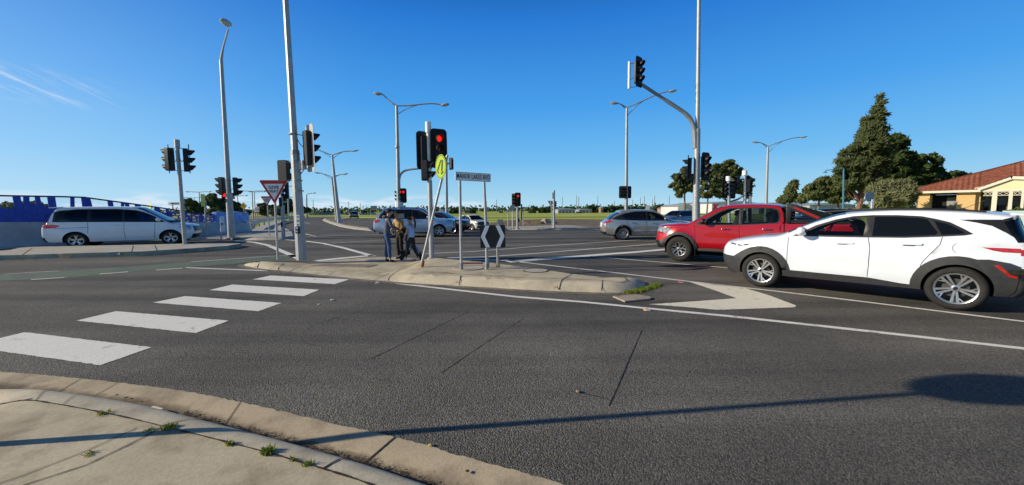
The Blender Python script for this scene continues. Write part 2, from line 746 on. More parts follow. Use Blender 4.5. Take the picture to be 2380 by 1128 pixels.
PAINT = paint_mat('road_paint', (0.86, 0.82, 0.73), 0.55, 0.57)
PAINTC = paint_mat('road_paint_cream', (0.86, 0.79, 0.62), 0.6, 0.56)
GREEN = paint_mat('green_lane_paint', (0.125, 0.165, 0.088), 0.8, 0.5)

# ------------------------------------------------------------------ far ground
def field_mat():
    m = bpy.data.materials.new('field')
    m.use_nodes = True
    N, L = m.node_tree.nodes, m.node_tree.links
    b = N['Principled BSDF']
    tc = N.new('ShaderNodeTexCoord')
    mp = N.new('ShaderNodeMapping')
    mp.inputs['Scale'].default_value = (0.012, 0.07, 1)
    L.new(tc.outputs['Object'], mp.inputs['Vector'])
    n = N.new('ShaderNodeTexNoise')
    n.inputs['Scale'].default_value = 1
    n.inputs['Detail'].default_value = 6
    L.new(mp.outputs[0], n.inputs['Vector'])
    n3 = N.new('ShaderNodeTexNoise')
    n3.inputs['Scale'].default_value = 1.6
    n3.inputs['Detail'].default_value = 8
    n3.inputs['Roughness'].default_value = 0.7
    L.new(tc.outputs['Object'], n3.inputs['Vector'])
    cr = N.new('ShaderNodeValToRGB')
    e = cr.color_ramp.elements
    e[0].position = 0.32
    e[0].color = (0.15, 0.20, 0.035, 1)
    e[1].position = 0.7
    e[1].color = (0.62, 0.58, 0.16, 1)
    k = e.new(0.5)
    k.color = (0.38, 0.43, 0.085, 1)
    ad = N.new('ShaderNodeMath')
    ad.operation = 'MULTIPLY_ADD'
    L.new(n3.outputs['Fac'], ad.inputs[0])
    ad.inputs[1].default_value = 0.35
    sb = N.new('ShaderNodeMath')
    sb.operation = 'SUBTRACT'
    L.new(n.outputs['Fac'], sb.inputs[0])
    sb.inputs[1].default_value = 0.17
    L.new(sb.outputs[0], ad.inputs[2])
    L.new(ad.outputs[0], cr.inputs['Fac'])
    L.new(cr.outputs[0], b.inputs['Base Color'])
    b.inputs['Roughness'].default_value = 0.95
    b.inputs['Specular IOR Level'].default_value = 0.1
    bp = N.new('ShaderNodeBump')
    bp.inputs['Strength'].default_value = 0.6
    bp.inputs['Distance'].default_value = 0.15
    L.new(n3.outputs['Fac'], bp.inputs['Height'])
    L.new(bp.outputs['Normal'], b.inputs['Normal'])
    return m


FIELD = field_mat()
mb = MB()
mb.add([(-4000, -4000, -0.07), (4000, -4000, -0.07), (4000, 4500, -0.07), (-4000, 4500, -0.07)], [(0, 1, 2, 3)])
o = mb.build('ground', FIELD)
o['kind'] = 'structure'


def sheet(name, pts, mat, z, step=None, zf=None):
    """flat sheet from plan points"""
    mb = MB()
    ov, tr = cdt([(p[0], p[1]) for p in pts], [], step or 1e6)
    mb.add([(v.x, v.y, (zf(v.x, v.y) if zf else z)) for v in ov], [t[0] for t in tr])
    o = mb.build(name, mat)
    o['kind'] = 'structure'
    return o


def gp(lst, z=0.0):
    return [G(a, b, z).to_2d() for a, b in lst]


# road: everything this side of the field kerb
fieldk = gp([(1152, 533), (1300, 532), (1420, 529), (1560, 528), (1700, 527.5), (1900, 527)])
leftr = gp([(1010, 522), (900, 513), (830, 507.5), (780, 504.8), (700, 505.2), (688, 508.2), (668, 513.5), (655, 520), (663, 529), (684, 540), (600, 547), (440, 556), (250, 563), (0, 578)])
cA = [(-900, 905), (-400, 870), (-150, 862), (0, 865), (180, 880), (400, 906), (560, 936), (760, 982), (920, 1018), (1100, 1068), (1310, 1128), (1500, 1190), (1800, 1300), (2200, 1480)]
A = catmull([tuple(G(*p)) for p in cA], 6)
road = [Vector((-60, A[0][1] - 0.5))] + [Vector((p[0], p[1])) for p in A] + [Vector((60, -12)), Vector((60, 32.5))] + list(reversed(fieldk)) + leftr + [Vector((-30, 14.5)), Vector((-60, 6))]
sheet('road', road, ASPH, 0.0)


# generic raised slab with a rolled kerb edge
def polydist(x, y, poly):
    best = 1e9
    n = len(poly)
    for i in range(n):
        ax, ay = poly[i]
        bx, by = poly[(i + 1) % n]
        dx, dy = bx - ax, by - ay
        l2 = dx * dx + dy * dy
        t = 0 if l2 < 1e-12 else max(0, min(1, ((x - ax) * dx + (y - ay) * dy) / l2))
        d = math.hypot(x - ax - t * dx, y - ay - t * dy)
        best = min(best, d)
    return best


def raised(name, poly, mat, h=0.15, w=0.28, step=0.22, ramp=None, matk=None, z0=0.004, sharp=1.6, dens=0.3):
    poly = [(p[0], p[1]) for p in poly]
    if dens:
        q_ = []
        for a_, b_ in zip(poly, poly[1:] + poly[:1]):
            a_, b_ = Vector(a_), Vector(b_)
            k_ = max(1, int((b_ - a_).length / dens))
            q_ += [tuple(a_.lerp(b_, i_ / k_)) for i_ in range(k_)]
        poly = q_
    # inner rings follow the edge for a clean kerb profile
    n = len(poly)
    area = sum(poly[i][0] * poly[(i + 1) % n][1] - poly[(i + 1) % n][0] * poly[i][1] for i in range(n))
    sg = 1 if area > 0 else -1
    rings = []
    for d in (w * 0.12, w * 0.35, w * 0.65, w):
        rg = []
        for i in range(n):
            p0, p1, p2 = Vector(poly[i - 1]), Vector(poly[i]), Vector(poly[(i + 1) % n])
            t = (p2 - p0).normalized()
            nn = Vector((-t.y, t.x)) * sg
            rg.append(tuple(p1 + nn * d))
        rings.append(rg)
    extra = [p for rg in rings for p in rg if inpoly(p[0], p[1], poly)]
    ov, tr = cdt(poly, [], step, extra=extra)
    zs = []
    for v in ov:
        d = polydist(v.x, v.y, poly)
        s = min(1, d / w)
        z = h * (1 - (1 - s) ** sharp)
        if ramp:
            z *= ramp(v.x, v.y)
        zs.append(z + z0)
    top = MB()
    top.add([(v.x, v.y, z) for v, z in zip(ov, zs)], [t[0] for t in tr if polydist(t[1], t[2], poly) >= w])
    kb = MB()
    kb.add([(v.x, v.y, z) for v, z in zip(ov, zs)], [t[0] for t in tr if polydist(t[1], t[2], poly) < w])
    kb.add([(p[0], p[1], z0) for p in poly] + [(p[0], p[1], -0.05) for p in poly], [(i, (i + 1) % n, n + (i + 1) % n, n + i) for i in range(n)])
    o1 = top.build(name, mat, smooth=True, angle=60)
    o1['kind'] = 'structure'
    o2 = kb.build(name + '_kerb', matk or mat, smooth=True, angle=60)
    o2['kind'] = 'structure'
    return o1, o2


# near traffic island
isl_front = [(566, 617), (600, 624.5), (655, 630), (720, 637), (800, 645.5), (880, 653), (960, 659), (1050, 664.5), (1150, 670), (1250, 676), (1330, 679), (1400, 681),
             (1450, 680), (1487, 673), (1501, 664), (1494, 656)]
isl_back = [(1460, 648, .08), (1400, 640, .14), (1330, 631, .15), (1250, 620, .15), (1180, 611, .15), (1110, 604, .15), (1040, 600, .13), (980, 597, .08),
            (900, 596, .03), (830, 599, .03), (760, 603, .06), (690, 603.5, .13), (620, 607, .12), (580, 612, .05)]
isl = gp(isl_front) + [G(a, b, z).to_2d() for a, b, z in isl_back]
isl = catmull([tuple(p) for p in isl], 3, closed=True)
RX0, RX1, RX2, RX3 = G(655, 606).x, G(735, 620).x, G(905, 630).x, G(985, 640).x


def islramp(x, y):
    # kerb is lowered where the footway crosses
    def ss(t):
        t = max(0, min(1, t))
        return t * t * (3 - 2 * t)
    return max(0.14, 1 - ss((x - RX0) / (RX1 - RX0)) * (1 - ss((x - RX2) / (RX3 - RX2))))


raised('traffic_island', isl, CONC, 0.15, 0.30, 0.2, islramp, CONCK, dens=0)
# channel strip round the island
def offset_poly(poly, d):
    n = len(poly)
    area = sum(poly[i][0] * poly[(i + 1) % n][1] - poly[(i + 1) % n][0] * poly[i][1] for i in range(n))
    sg = 1 if area > 0 else -1
    out = []
    for i in range(n):
        p0, p1, p2 = Vector(poly[i - 1]), Vector(poly[i]), Vector(poly[(i + 1) % n])
        t = (p2 - p0).normalized()
        out.append(tuple(p1 - Vector((-t.y, t.x)) * sg * d))
    return out


mb = MB()
oo = offset_poly(isl, 0.16)
n = len(isl)
mb.add([(p[0], p[1], 0.006) for p in isl] + [(p[0], p[1], 0.004) for p in oo], [(i, n + i, n + (i + 1) % n, (i + 1) % n) for i in range(n)])
o = mb.build('island_channel', concrete_mat('concrete_channel', (0.22, 0.19, 0.15), (0.07, 0.065, 0.06), 0.85, 3.0))
o['kind'] = 'structure'

# left median island
med = gp([(-340, 622), (-150, 614), (0, 605), (170, 600), (330, 595), (450, 587), (530, 580.5), (562, 575), (562, 572)]) + gp([(540, 566), (430, 567), (300, 570), (200, 572), (100, 574), (45, 576), (20, 582), (-60, 588), (-200, 592), (-340, 598)], .15)
raised('median_island', med, CONCF, 0.16, 0.05, 0.5, None, CONCG, sharp=1.2)
# far median with the lamp posts
medf = gp([(749, 512.5), (752, 509.5), (775, 506.5), (806, 507.5), (809, 509.5), (790, 514), (783, 517.5), (800, 521.5), (865, 531.5), (866, 537.5), (820, 533), (790, 527.5), (765, 519.5)])
raised('far_median', medf, pm('median_dirt', (0.2, 0.15, 0.1), 0.95, 0, 0.3, 2), 0.15, 0.5, 1.2, None, CONCF)
# far left footway
fw = gp([(440, 559), (520, 557.5), (600, 559), (660, 558), (690, 553), (684, 541), (663, 530), (655, 521), (668, 513.8), (640, 515), (620, 520), (600, 528), (585, 535), (560, 541), (500, 549)])
raised('footpath_far', fw, CONCF, 0.13, 0.2, 0.9, None, CONCF)
# far right verge kerb in front of the field
mb = MB()
kk = fieldk
for i in range(len(kk) - 1):
    a, b2 = kk[i], kk[i + 1]
    for off0, off1, z0, z1 in ((0, 0.12, 0.004, 0.14), (0.12, 0.45, 0.14, 0.14)):
        mb.add([(a.x, a.y + off0, z0), (b2.x, b2.y + off0, z0), (b2.x, b2.y + off1, z1), (a.x, a.y + off1, z1)], [(0, 1, 2, 3)])
o = mb.build('field_kerb', CONCF); o['kind'] = 'structure'
pad = gp([(1160, 535), (1200, 535), (1300, 534.5), (1370, 532.5), (1340, 527.5), (1290, 527), (1230, 529), (1150, 530.5), (1110, 529), (1105, 531.5)])
raised('footpath_corner', pad, CONCF, 0.12, 0.12, 1.0)
# raised field verge with a slight rise, bare earth near the corner
def verge(name, pxl, mat, z, step=2.5, amp=0.06):
    pl = gp(pxl)
    rr = random.Random(4)
    ov, tr = cdt([tuple(p) for p in pl], [], step)
    mb = MB()
    mb.add([(v.x, v.y, z + rr.uniform(-amp, amp)) for v in ov], [t[0] for t in tr])
    o = mb.build(name, mat, smooth=True)
    o['kind'] = 'structure'
    return o


DIRT = pm('bare_earth', (0.17, 0.11, 0.07), 0.95, 0, 0.45, 1.2, 0.9, 6, stain=(0.10, 0.11, 0.03), stain_amt=0.9, stain_scale=0.5, detail=8)
verge('bare_earth', [(1135, 528.5), (1220, 527.5), (1300, 528), (1420, 526), (1530, 522), (1480, 517), (1380, 512.5), (1270, 510.5), (1190, 514), (1130, 519)], DIRT, 0.06, 1.2, 0.07)
DRY = pm('dry_grass', (0.23, 0.2, 0.11), 0.95, 0, 0.35, 0.4, 0.8, 4, stain=(0.1, 0.12, 0.04), stain_amt=0.7, stain_scale=0.15)
verge('dry_verge', [(585, 527), (610, 512), (690, 506.5), (720, 503), (560, 501.5), (430, 505), (430, 520)], DRY, 0.03, 6, 0.1)

# ------------------------------------------------------------------ foreground kerb + footpath
cA = [(-900, 905), (-400, 870), (-150, 862), (0, 865), (180, 880), (400, 906), (560, 936), (760, 982), (920, 1018), (1100, 1068), (1310, 1128), (1500, 1190), (1800, 1300), (2200, 1480)]
cB = [(-900, 950), (-400, 908), (-150, 898), (0, 904), (120, 914), (340, 946), (520, 992), (690, 1040), (840, 1084), (975, 1128), (1150, 1190), (1320, 1260), (1600, 1390), (1950, 1580)]
cC = [(-900, 975), (-400, 930), (-150, 922), (0, 930), (75, 932), (245, 962), (375, 992), (590, 1046), (750, 1092), (860, 1128), (1010, 1185), (1170, 1250), (1430, 1370), (1750, 1540)]
A = catmull([tuple(G(*p)) for p in cA], 18)
B = catmull([tuple(G(*p, -0.03)) for p in cB], 18)
Cc = catmull([tuple(G(*p, 0.12)) for p in cC], 18)
rk = random.Random(2)
mbg, mbk = MB(), MB()
m = len(A)


def ss01(t):
    t = max(0, min(1, t))
    return t * t * (3 - 2 * t)


def kramp(x):       # the kerb drops away at the far left for the crossing ramp
    return 0.12 + 0.88 * ss01((x - (G(-60, 925).x)) / (G(150, 940).x - G(-60, 925).x))


gr, kr = [], []
for i in range(m):
    a, b2, c = Vector(A[i]), Vector(B[i]), Vector(Cc[i])
    a = a.lerp(b2, rk.uniform(-.015, .035))
    gr.append([a.lerp(b2, t) + Vector((0, 0, dz)) for t, dz in ((0, 0.006), (0.08, 0.008), (0.5, 0.004), (0.85, 0.0), (1, 0.0))])
    kz = kramp(c.x)
    row = []
    for t, z in ((0, -0.03), (0.06, -0.015), (0.22, 0.035), (0.4, 0.085), (0.58, 0.112), (0.78, 0.12), (1, 0.122)):
        p = b2.lerp(c, t)
        p.z = -0.03 + (z + 0.03) * (kz if kz > 0.2 else 0.2)
        row.append(p)
    kr.append(row)
for rows, mbx in ((gr, mbg), (kr, mbk)):
    k = len(rows[0])
    mbx.add([v for r in rows for v in r], [(i * k + j, (i + 1) * k + j, (i + 1) * k + j + 1, i * k + j + 1) for i in range(m - 1) for j in range(k - 1)])
o = mbg.build('gutter', CONCG, smooth=True); o['kind'] = 'structure'
o = mbk.build('kerb', CONCK, smooth=True, angle=70); o['kind'] = 'structure'
# footpath: from kerb back edge to behind the camera
fp = [(r[-1].x, r[-1].y) for r in kr]
fpoly = fp + [(fp[-1][0], -9), (-22, -9), (fp[0][0] - 3, fp[0][1])]
ov, tr = cdt(fpoly, [], 0.5)
mb = MB()
mb.add([(v.x, v.y, -0.03 + 0.152 * max(kramp(v.x), 0.2 if v.x < -2 else 0) + 0.0) for v in ov], [t[0] for t in tr])
o = mb.build('footpath', CONC, smooth=True, angle=70); o['kind'] = 'structure'


def strip(mb, pts, w, z, wob=0.0):
    """thin flat ribbon following plan points"""
    pts = [Vector((p[0], p[1])) for p in pts]
    out = []
    for i, p in enumerate(pts):
        t = (pts[min(i + 1, len(pts) - 1)] - pts[max(i - 1, 0)]).normalized()
        nn = Vector((-t.y, t.x))
        ww = w * (1 + random.uniform(-wob, wob))
        zz = z(p.x, p.y) if callable(z) else z
        out.append(((p + nn * ww / 2).x, (p + nn * ww / 2).y, zz))
        out.append(((p - nn * ww / 2).x, (p - nn * ww / 2).y, zz))
    mb.add(out, [(2 * i, 2 * i + 2, 2 * i + 3, 2 * i + 1) for i in range(len(pts) - 1)])


def dense(pts, step):
    out = []
    for a, b2 in zip(pts[:-1], pts[1:]):
        a, b2 = Vector(a), Vector(b2)
        k = max(1, int((b2 - a).length / step))
        out += [a.lerp(b2, i / k) for i in range(k)]
    out.append(Vector(pts[-1]))
    return out


def fpz(x, y):
    return -0.03 + 0.152 * max(kramp(x), 0.2 if x < -2 else 0) + 0.004


jm = MB()
# slab joints on the footpath (z 0.12)
strip(jm, dense(gp([(385, 990), (300, 1035), (200, 1083), (60, 1128), (-150, 1200)], 0.12), 0.05), 0.011, fpz, 0.4)
strip(jm, dense(gp([(318, 996), (200, 1050), (60, 1105), (-60, 1145)], 0.12), 0.2), 0.006, fpz)
strip(jm, dense([(p[0], p[1]) for p in Cc], 0.04), 0.013, lambda x, y: fpz(x, y) + 0.002, 0.5)
strip(jm, dense(gp([(75, 932), (0, 938), (-200, 955)], 0.1), 0.2), 0.012, fpz, 0.4)
# dirt film in the channel at the foot of the kerb
def film_mat():
    m_ = bpy.data.materials.new('channel_dirt')
    m_.use_nodes = True
    N, L = m_.node_tree.nodes, m_.node_tree.links
    p = N['Principled BSDF']
    p.inputs['Base Color'].default_value = (0.11, 0.078, 0.05, 1)
    p.inputs['Roughness'].default_value = 0.95
    t_ = N.new('ShaderNodeTexCoord')
    n_ = N.new('ShaderNodeTexNoise')
    n_.inputs['Scale'].default_value = 6
    n_.inputs['Detail'].default_value = 9
    n_.inputs['Roughness'].default_value = 0.7
    L.new(t_.outputs['Object'], n_.inputs['Vector'])
    uv = N.new('ShaderNodeAttribute')
    uv.attribute_name = 'cover'
    a_ = N.new('ShaderNodeMath')
    a_.operation = 'MULTIPLY_ADD'
    L.new(n_.outputs['Fac'], a_.inputs[0])
    a_.inputs[1].default_value = 1.6
    s_ = N.new('ShaderNodeMath')
    s_.operation = 'ADD'
    L.new(uv.outputs['Fac'], s_.inputs[0])
    s_.inputs[1].default_value = -1.15
    L.new(s_.outputs[0], a_.inputs[2])
    c_ = N.new('ShaderNodeClamp')
    c_.inputs['Max'].default_value = 0.85
    L.new(a_.outputs[0], c_.inputs['Value'])
    L.new(c_.outputs[0], p.inputs['Alpha'])
    return m_


fm = MB()
cov = []
for i in range(m):
    a_, b_ = gr[i][0], gr[i][-1]
    for t_, cv in ((0.45, 0.0), (0.7, 0.45), (0.88, 0.8), (1.0, 1.0)):
        q_ = a_.lerp(b_, t_)
        q_.z = -0.03 * t_ + {0.45: 0.0045, 0.7: 0.0024, 0.88: 0.0, 1.0: 0.0}[t_] + 0.003
        fm.v.append(tuple(q_))
        cov.append(cv)
    q_ = kr[i][2]
    fm.v.append((q_.x, q_.y, q_.z + .003))
    cov.append(0.25)
fm.f = [(i * 5 + j, (i + 1) * 5 + j, (i + 1) * 5 + j + 1, i * 5 + j + 1) for i in range(m - 1) for j in range(4)]
fo = fm.build('channel_dirt', film_mat(), smooth=True)
at = fo.data.attributes.new('cover', 'FLOAT', 'POINT')
at.data.foreach_set('value', cov)
fo['kind'] = 'structure'
# joints across the gutter and kerb


def across(px, w=0.009):
    target = G(px[0], px[1])
    i = min(range(m), key=lambda k: (Vector(A[k]).to_2d() - target.to_2d()).length)
    row = gr[i] + kr[i][1:]
    t = (Vector(A[min(i + 1, m - 1)]) - Vector(A[i - 1])).normalized() * w / 2
    vs = []
    for p in row:
        vs += [p + t + Vector((0, 0, 0.004)), p - t + Vector((0, 0, 0.004))]
    jm.add(vs, [(2 * j, 2 * j + 2, 2 * j + 3, 2 * j + 1) for j in range(len(row) - 1)])


across((190, 881), 0.008)
across((275, 890), 0.006)
across((560, 936), 0.008)
across((918, 1018), 0.014)
across((1500, 1190), 0.012)
across((-300, 866), 0.012)
# joints on the traffic island
def islz(x, y):
    d = polydist(x, y, isl)
    s = min(1, d / 0.30)
    return 0.15 * (1 - (1 - s) ** 1.6) * islramp(x, y) + 0.012


for pl in ([(975, 605), (945, 616), (915, 628), (893, 651)], [(1072, 645), (1060, 664)], [(1345, 632), (1310, 652), (1288, 676)], [(1400, 656), (1398, 680)], [(612, 608), (600, 612), (592, 622)],
           [(660, 610), (648, 616), (640, 628)], [(700, 612), (672, 622), (660, 630)], [(775, 625), (745, 636)], [(905, 628), (870, 640), (850, 650)], [(1440, 646), (1452, 650), (1458, 656), (1440, 660), (1400, 656), (1250, 651), (1100, 643), (985, 635)]):
    strip(jm, dense(gp(pl, 0.12), 0.12), 0.016, islz, 0.4)
for pl in ([(75, 577), (48, 596)], [(360, 571), (365, 583)], [(310, 572), (306, 586)]):
    strip(jm, dense(gp(pl, 0.16), 0.3), 0.03, 0.168)
o = jm.build('pavement_joint', JOINT); o['kind'] = 'structure'

# ------------------------------------------------------------------ paint
def paint_poly(name, px, mat=PAINT, z=0.004):
    pl = gp(px)
    rj = random.Random(int(px[0][0]))
    q = []
    for a, b2 in zip(pl, pl[1:] + pl[:1]):
        k = max(1, int((b2 - a).length / .05))
        nn = (b2 - a).normalized()
        nn = Vector((-nn.y, nn.x))
        q += [a.lerp(b2, i / k) + nn * (rj.uniform(-.005, .005) + (rj.uniform(-.014, .0) if rj.random() < .07 else 0)) for i in range(k)]
    return sheet(name, q, mat, z)


for q in ([(57, 773), (353, 808), (233, 850), (-78, 806)], [(270, 724), (532, 746), (455, 775), (177, 746)], [(430, 689), (655, 705), (600, 724), (355, 704)],
          [(540, 662), (742, 674), (706, 689), (486, 675)], [(628, 641), (812, 650), (778, 661), (587, 650)]):
    paint_poly('crossing_stripe', q)


def line(name, px, w, mat=PAINT, z=0.004, dash=None, wob=0.06):
    mb = MB()
    pts = gp(px)
    strip(mb, dense(pts, 0.25), w, z, wob)
    o = mb.build(name, mat)
    o['kind'] = 'structure'


line('edge_line', [(858, 652), (1000, 668), (1200, 690.5), (1350, 702), (1500, 717), (1700, 736), (1900, 757.5), (2150, 785), (2380, 811), (2700, 850), (3200, 915)], 0.115)
line('edge_line', [(432, 622.5), (520, 626), (625, 630)], 0.11)
line('edge_line', [(1180, 606), (1300, 620), (1400, 631), (1600, 654.5), (1800, 677), (2000, 701), (2200, 726), (2380, 748), (2900, 812)], 0.09)
line('lane_line', [(1378, 597), (1500, 607), (1680, 622), (2000, 650)], 0.09)
line('stop_line', [(1180, 609), (1300, 600), (1400, 592), (1480, 586), (1560, 579)], 0.40)
line('crossing_line', [(1040, 599.5), (1130, 597.5), (1250, 589), (1400, 577), (1530, 567)], 0.13)
line('crossing_line', [(985, 590), (1100, 585), (1250, 573), (1450, 560), (1560, 554)], 0.11)
line('stop_line', [(548, 560), (590, 563.5), (622, 570), (655, 584), (702, 604)], 0.24)
line('crossing_line', [(660, 557.5), (712, 561), (750, 566), (800, 577), (868, 596)], 0.22)
line('crossing_line', [(700, 551), (850, 546), (1000, 543)], 0.10)
line('crossing_line', [(770, 566), (860, 560), (960, 555)], 0.09)
line('crossing_line', [(735, 607), (800, 600), (868, 594)], 0.36)
line('crossing_line', [(1000, 604), (1060, 602), (1180, 606)], 0.22)
line('lane_line', [(709, 544), (735, 550)], 0.14)
line('lane_line', [(806, 520), (835, 519)], 0.2)
line('lane_line', [(700, 516), (720, 520)], 0.12)
line('lane_line', [(1330, 531), (1440, 536)], 0.12)
for a, b2, w in (((231, 638), (298, 632.5), 0.12), ((72, 651), (150, 646), 0.1), ((363, 628.5), (425, 624), 0.12), ((10, 638.5), (55, 635), 0.05), ((55, 635), (137, 630.5), 0.06), ((445, 609.5), (602, 598), 0.08), ((602, 598), (690, 592), 0.07)):
    line('lane_line', [a, b2], w, z=0.008)
sheet('bike_lane', gp([(-300, 662), (-300, 684), (0, 653), (150, 647), (300, 632.5), (430, 622), (560, 612.5), (600, 608), (640, 603), (690, 597), (690, 591.5), (600, 598), (445, 609.5), (300, 620), (137, 630.5), (0, 640)]), GREEN, 0.004, 0.8)
paint_poly('chevron_marking', [(1602.5, 656), (1660, 661), (1731, 670), (1790, 688), (1851, 711), (1846, 715), (1760, 718), (1667, 721), (1590, 714), (1507, 708), (1600, 702), (1712, 694), (1660, 675)], PAINTC)
# loop detector saw cuts
cm = MB()
for pl in ([(1492, 768), (1465, 830), (1440, 890), (1415, 945)], [(1090, 725), (975, 780), (860, 836)], [(1220, 738), (1125, 800), (1025, 868)], [(890, 708), (780, 740), (715, 762)]):
    strip(cm, dense(gp(pl), 0.05), 0.0085, 0.003, 0.45)
for pl in ([(1320, 909), (1370, 918), (1415, 930), (1440, 938)], [(900, 709), (1000, 721), (1060, 724)], [(770, 740), (860, 748)], [(630, 782), (760, 808)]):
    strip(cm, dense(gp(pl), 0.06), 0.006, 0.003, 0.9)
o = cm.build('saw_cut', pm('crack_dark', (0.015, 0.014, 0.013), 0.95, 0, 0.4, 30)); o['kind'] = 'structure'
# ------------------------------------------------------------------ vehicles
TYRE = pm('tyre_rubber', (0.022, 0.021, 0.02), 0.85, 0, 0.25, 20, 0.2, 60)
RIMS = pm('alloy_silver', (0.62, 0.62, 0.63), 0.28, 0.85, 0.06, 8)
RIMD = pm('alloy_dark', (0.03, 0.03, 0.032), 0.35, 0.6, 0.1, 8)
DISC = pm('brake_metal', (0.09, 0.085, 0.08), 0.5, 0.6, 0.3, 12)
UNDER = pm('underbody_black', (0.008, 0.008, 0.008), 0.95, 0, 0.2, 5, spec=0.1)
TRIM = pm('black_trim', (0.014, 0.014, 0.015), 0.4, 0, 0.1, 8)
CLAD = pm('grey_cladding', (0.042, 0.043, 0.045), 0.6, 0, 0.15, 14, 0.15, 200, spec=0.35)
CHROME = pm('chrome', (0.7, 0.7, 0.7), 0.15, 1.0, 0.05, 5)
LAMPW = pm('headlight_glass', (0.35, 0.38, 0.4), 0.1, 0.3, 0.5, 30, coat=1.0)
LAMPR = pm('tail_light_red', (0.42, 0.012, 0.012), 0.15, 0, 0.35, 25, coat=1.0, emit=(0.5, 0.01, 0.01), estr=0.12)
LAMPDK = pm('lamp_dark', (0.02, 0.02, 0.025), 0.12, 0.2, 0.3, 25, coat=1.0)
GAP = pm('panel_gap', (0.006, 0.006, 0.006), 0.9, 0, 0.1, spec=0.1)
SEAT = pm('seat_fabric', (0.03, 0.03, 0.032), 0.8, 0, 0.3, 15)
PLATE = pm('number_plate', (0.6, 0.6, 0.6), 0.5, 0, 0.05, 10)
GL_CLEAR = glass_mat('window_clear', (0.85, 0.93, 0.90), 0.93)
GL_MID = glass_mat('window_mid', (0.5, 0.58, 0.6), 0.62)
GL_DARK = glass_mat('window_privacy', (0.1, 0.1, 0.12), 0.18)


def paint(name, col, metal=0.0, rough=0.3):
    return pm(name, col, rough, metal, 0.03, 3, back=(0.01, 0.01, 0.01), coat=0.8, spec=0.5)


def sm(t):
    t = max(0.0, min(1.0, t))
    return t * t * (3 - 2 * t)


def softpos(d, s):
    return 0.5 * (d + math.sqrt(d * d + s * s)) - 0.5 * s * 0


def make_wheel(parent, x, y, side, r, rim_r, width, style, mat_rim, name='wheel'):
    """side=+1: outer face looks to +y"""
    M = Matrix.Translation((x, y, r)) @ Matrix.Rotation(-PI / 2 * side, 4, 'X')
    w = width / 2
    hb = MB()
    hb.lathe([(0.0, w - 0.085), (rim_r * 0.62, w - 0.085), (rim_r * 0.62, w - 0.10), (0.02, w - 0.10)], M, 20)
    hb.lathe([(rim_r * 0.96, w - 0.03), (rim_r * 0.93, -w + 0.05), (0.02, -w + 0.05)], M, 24)
    hub = hb.build(name, DISC if style != 'plain' else UNDER, parent, smooth=True)
    ty = MB()
    ty.lathe([(rim_r, w - 0.015), (rim_r + 0.012, w - 0.002), (rim_r + (r - rim_r) * 0.5, w + 0.006), (r - 0.035, w - 0.004), (r - 0.012, w - 0.022),
              (r, w - 0.05), (r, 0), (r, -w + 0.05), (r - 0.015, -w + 0.02), (rim_r + 0.02, -w), (rim_r, -w + 0.02)], M, 36)
    ty.build('tyre', TYRE, hub, smooth=True, angle=50)
    rm = MB()
    rm.lathe([(rim_r * 0.90, w - 0.05), (rim_r * 0.915, w - 0.022), (rim_r * 0.96, w - 0.012), (rim_r + 0.002, w - 0.008), (rim_r + 0.004, w - 0.016)], M, 36)
    rm.lathe([(0.026, w - 0.026), (0.03, w - 0.023), (0.05, w - 0.028), (0.056, w - 0.05)], M, 20)
    cp = MB()
    cp.lathe([(0.0, w - 0.024), (0.022, w - 0.024), (0.027, w - 0.03)], M, 16)
    cp.build('hub_cap', TRIM, hub, smooth=True)

    def spoke(a0, a1, w0, w1, r0=0.05, r1=None, z0=w - 0.03, z1=w - 0.018, th=0.03):
        r1_ = rim_r * 0.93 if r1 is None else r1
        pa = Vector((math.cos(a0) * r0, math.sin(a0) * r0))
        pb = Vector((math.cos(a1) * r1_, math.sin(a1) * r1_))
        t = (pb - pa).normalized()
        nn = Vector((-t.y, t.x))
        c = [pa + nn * w0 / 2, pa - nn * w0 / 2, pb - nn * w1 / 2, pb + nn * w1 / 2]
        zz = [z0, z0, z1, z1]
        vs = [M @ Vector((p.x, p.y, z)) for p, z in zip(c, zz)] + [M @ Vector((p.x, p.y, z - th)) for p, z in zip(c, zz)]
        rm.add(vs, [(0, 1, 2, 3), (7, 6, 5, 4), (0, 4, 5, 1), (1, 5, 6, 2), (2, 6, 7, 3), (3, 7, 4, 0)])
    if style == 'double5':
        for k in range(5):
            a = 2 * PI * k / 5 + PI / 2
            d = 0.16
            spoke(a - 0.25, a - d, 0.024, 0.034)
            spoke(a + 0.25, a + d, 0.024, 0.034)
            spoke(a + d, a + d + 0.28, 0.026, 0.012, r0=rim_r * 0.6)
    elif style == 'y6':
        for k in range(6):
            a = 2 * PI * k / 6 + 0.3
            spoke(a, a, 0.045, 0.038, r1=rim_r * 0.62)
            spoke(a, a + 0.30, 0.03, 0.035, r0=rim_r * 0.5)
            spoke(a, a - 0.30, 0.03, 0.035, r0=rim_r * 0.5)
    elif style == 'multi':
        for k in range(10):
            a = 2 * PI * k / 10
            spoke(a, a + 0.10, 0.02, 0.016)
            spoke(a, a - 0.14, 0.02, 0.016)
    else:
        for k in range(5):
            a = 2 * PI * k / 5 + PI / 2
            spoke(a - 0.1, a - 0.16, 0.03, 0.026)
            spoke(a + 0.1, a + 0.16, 0.03, 0.026)
    rm.build('rim', mat_rim, hub, smooth=True, angle=30)
    return hub


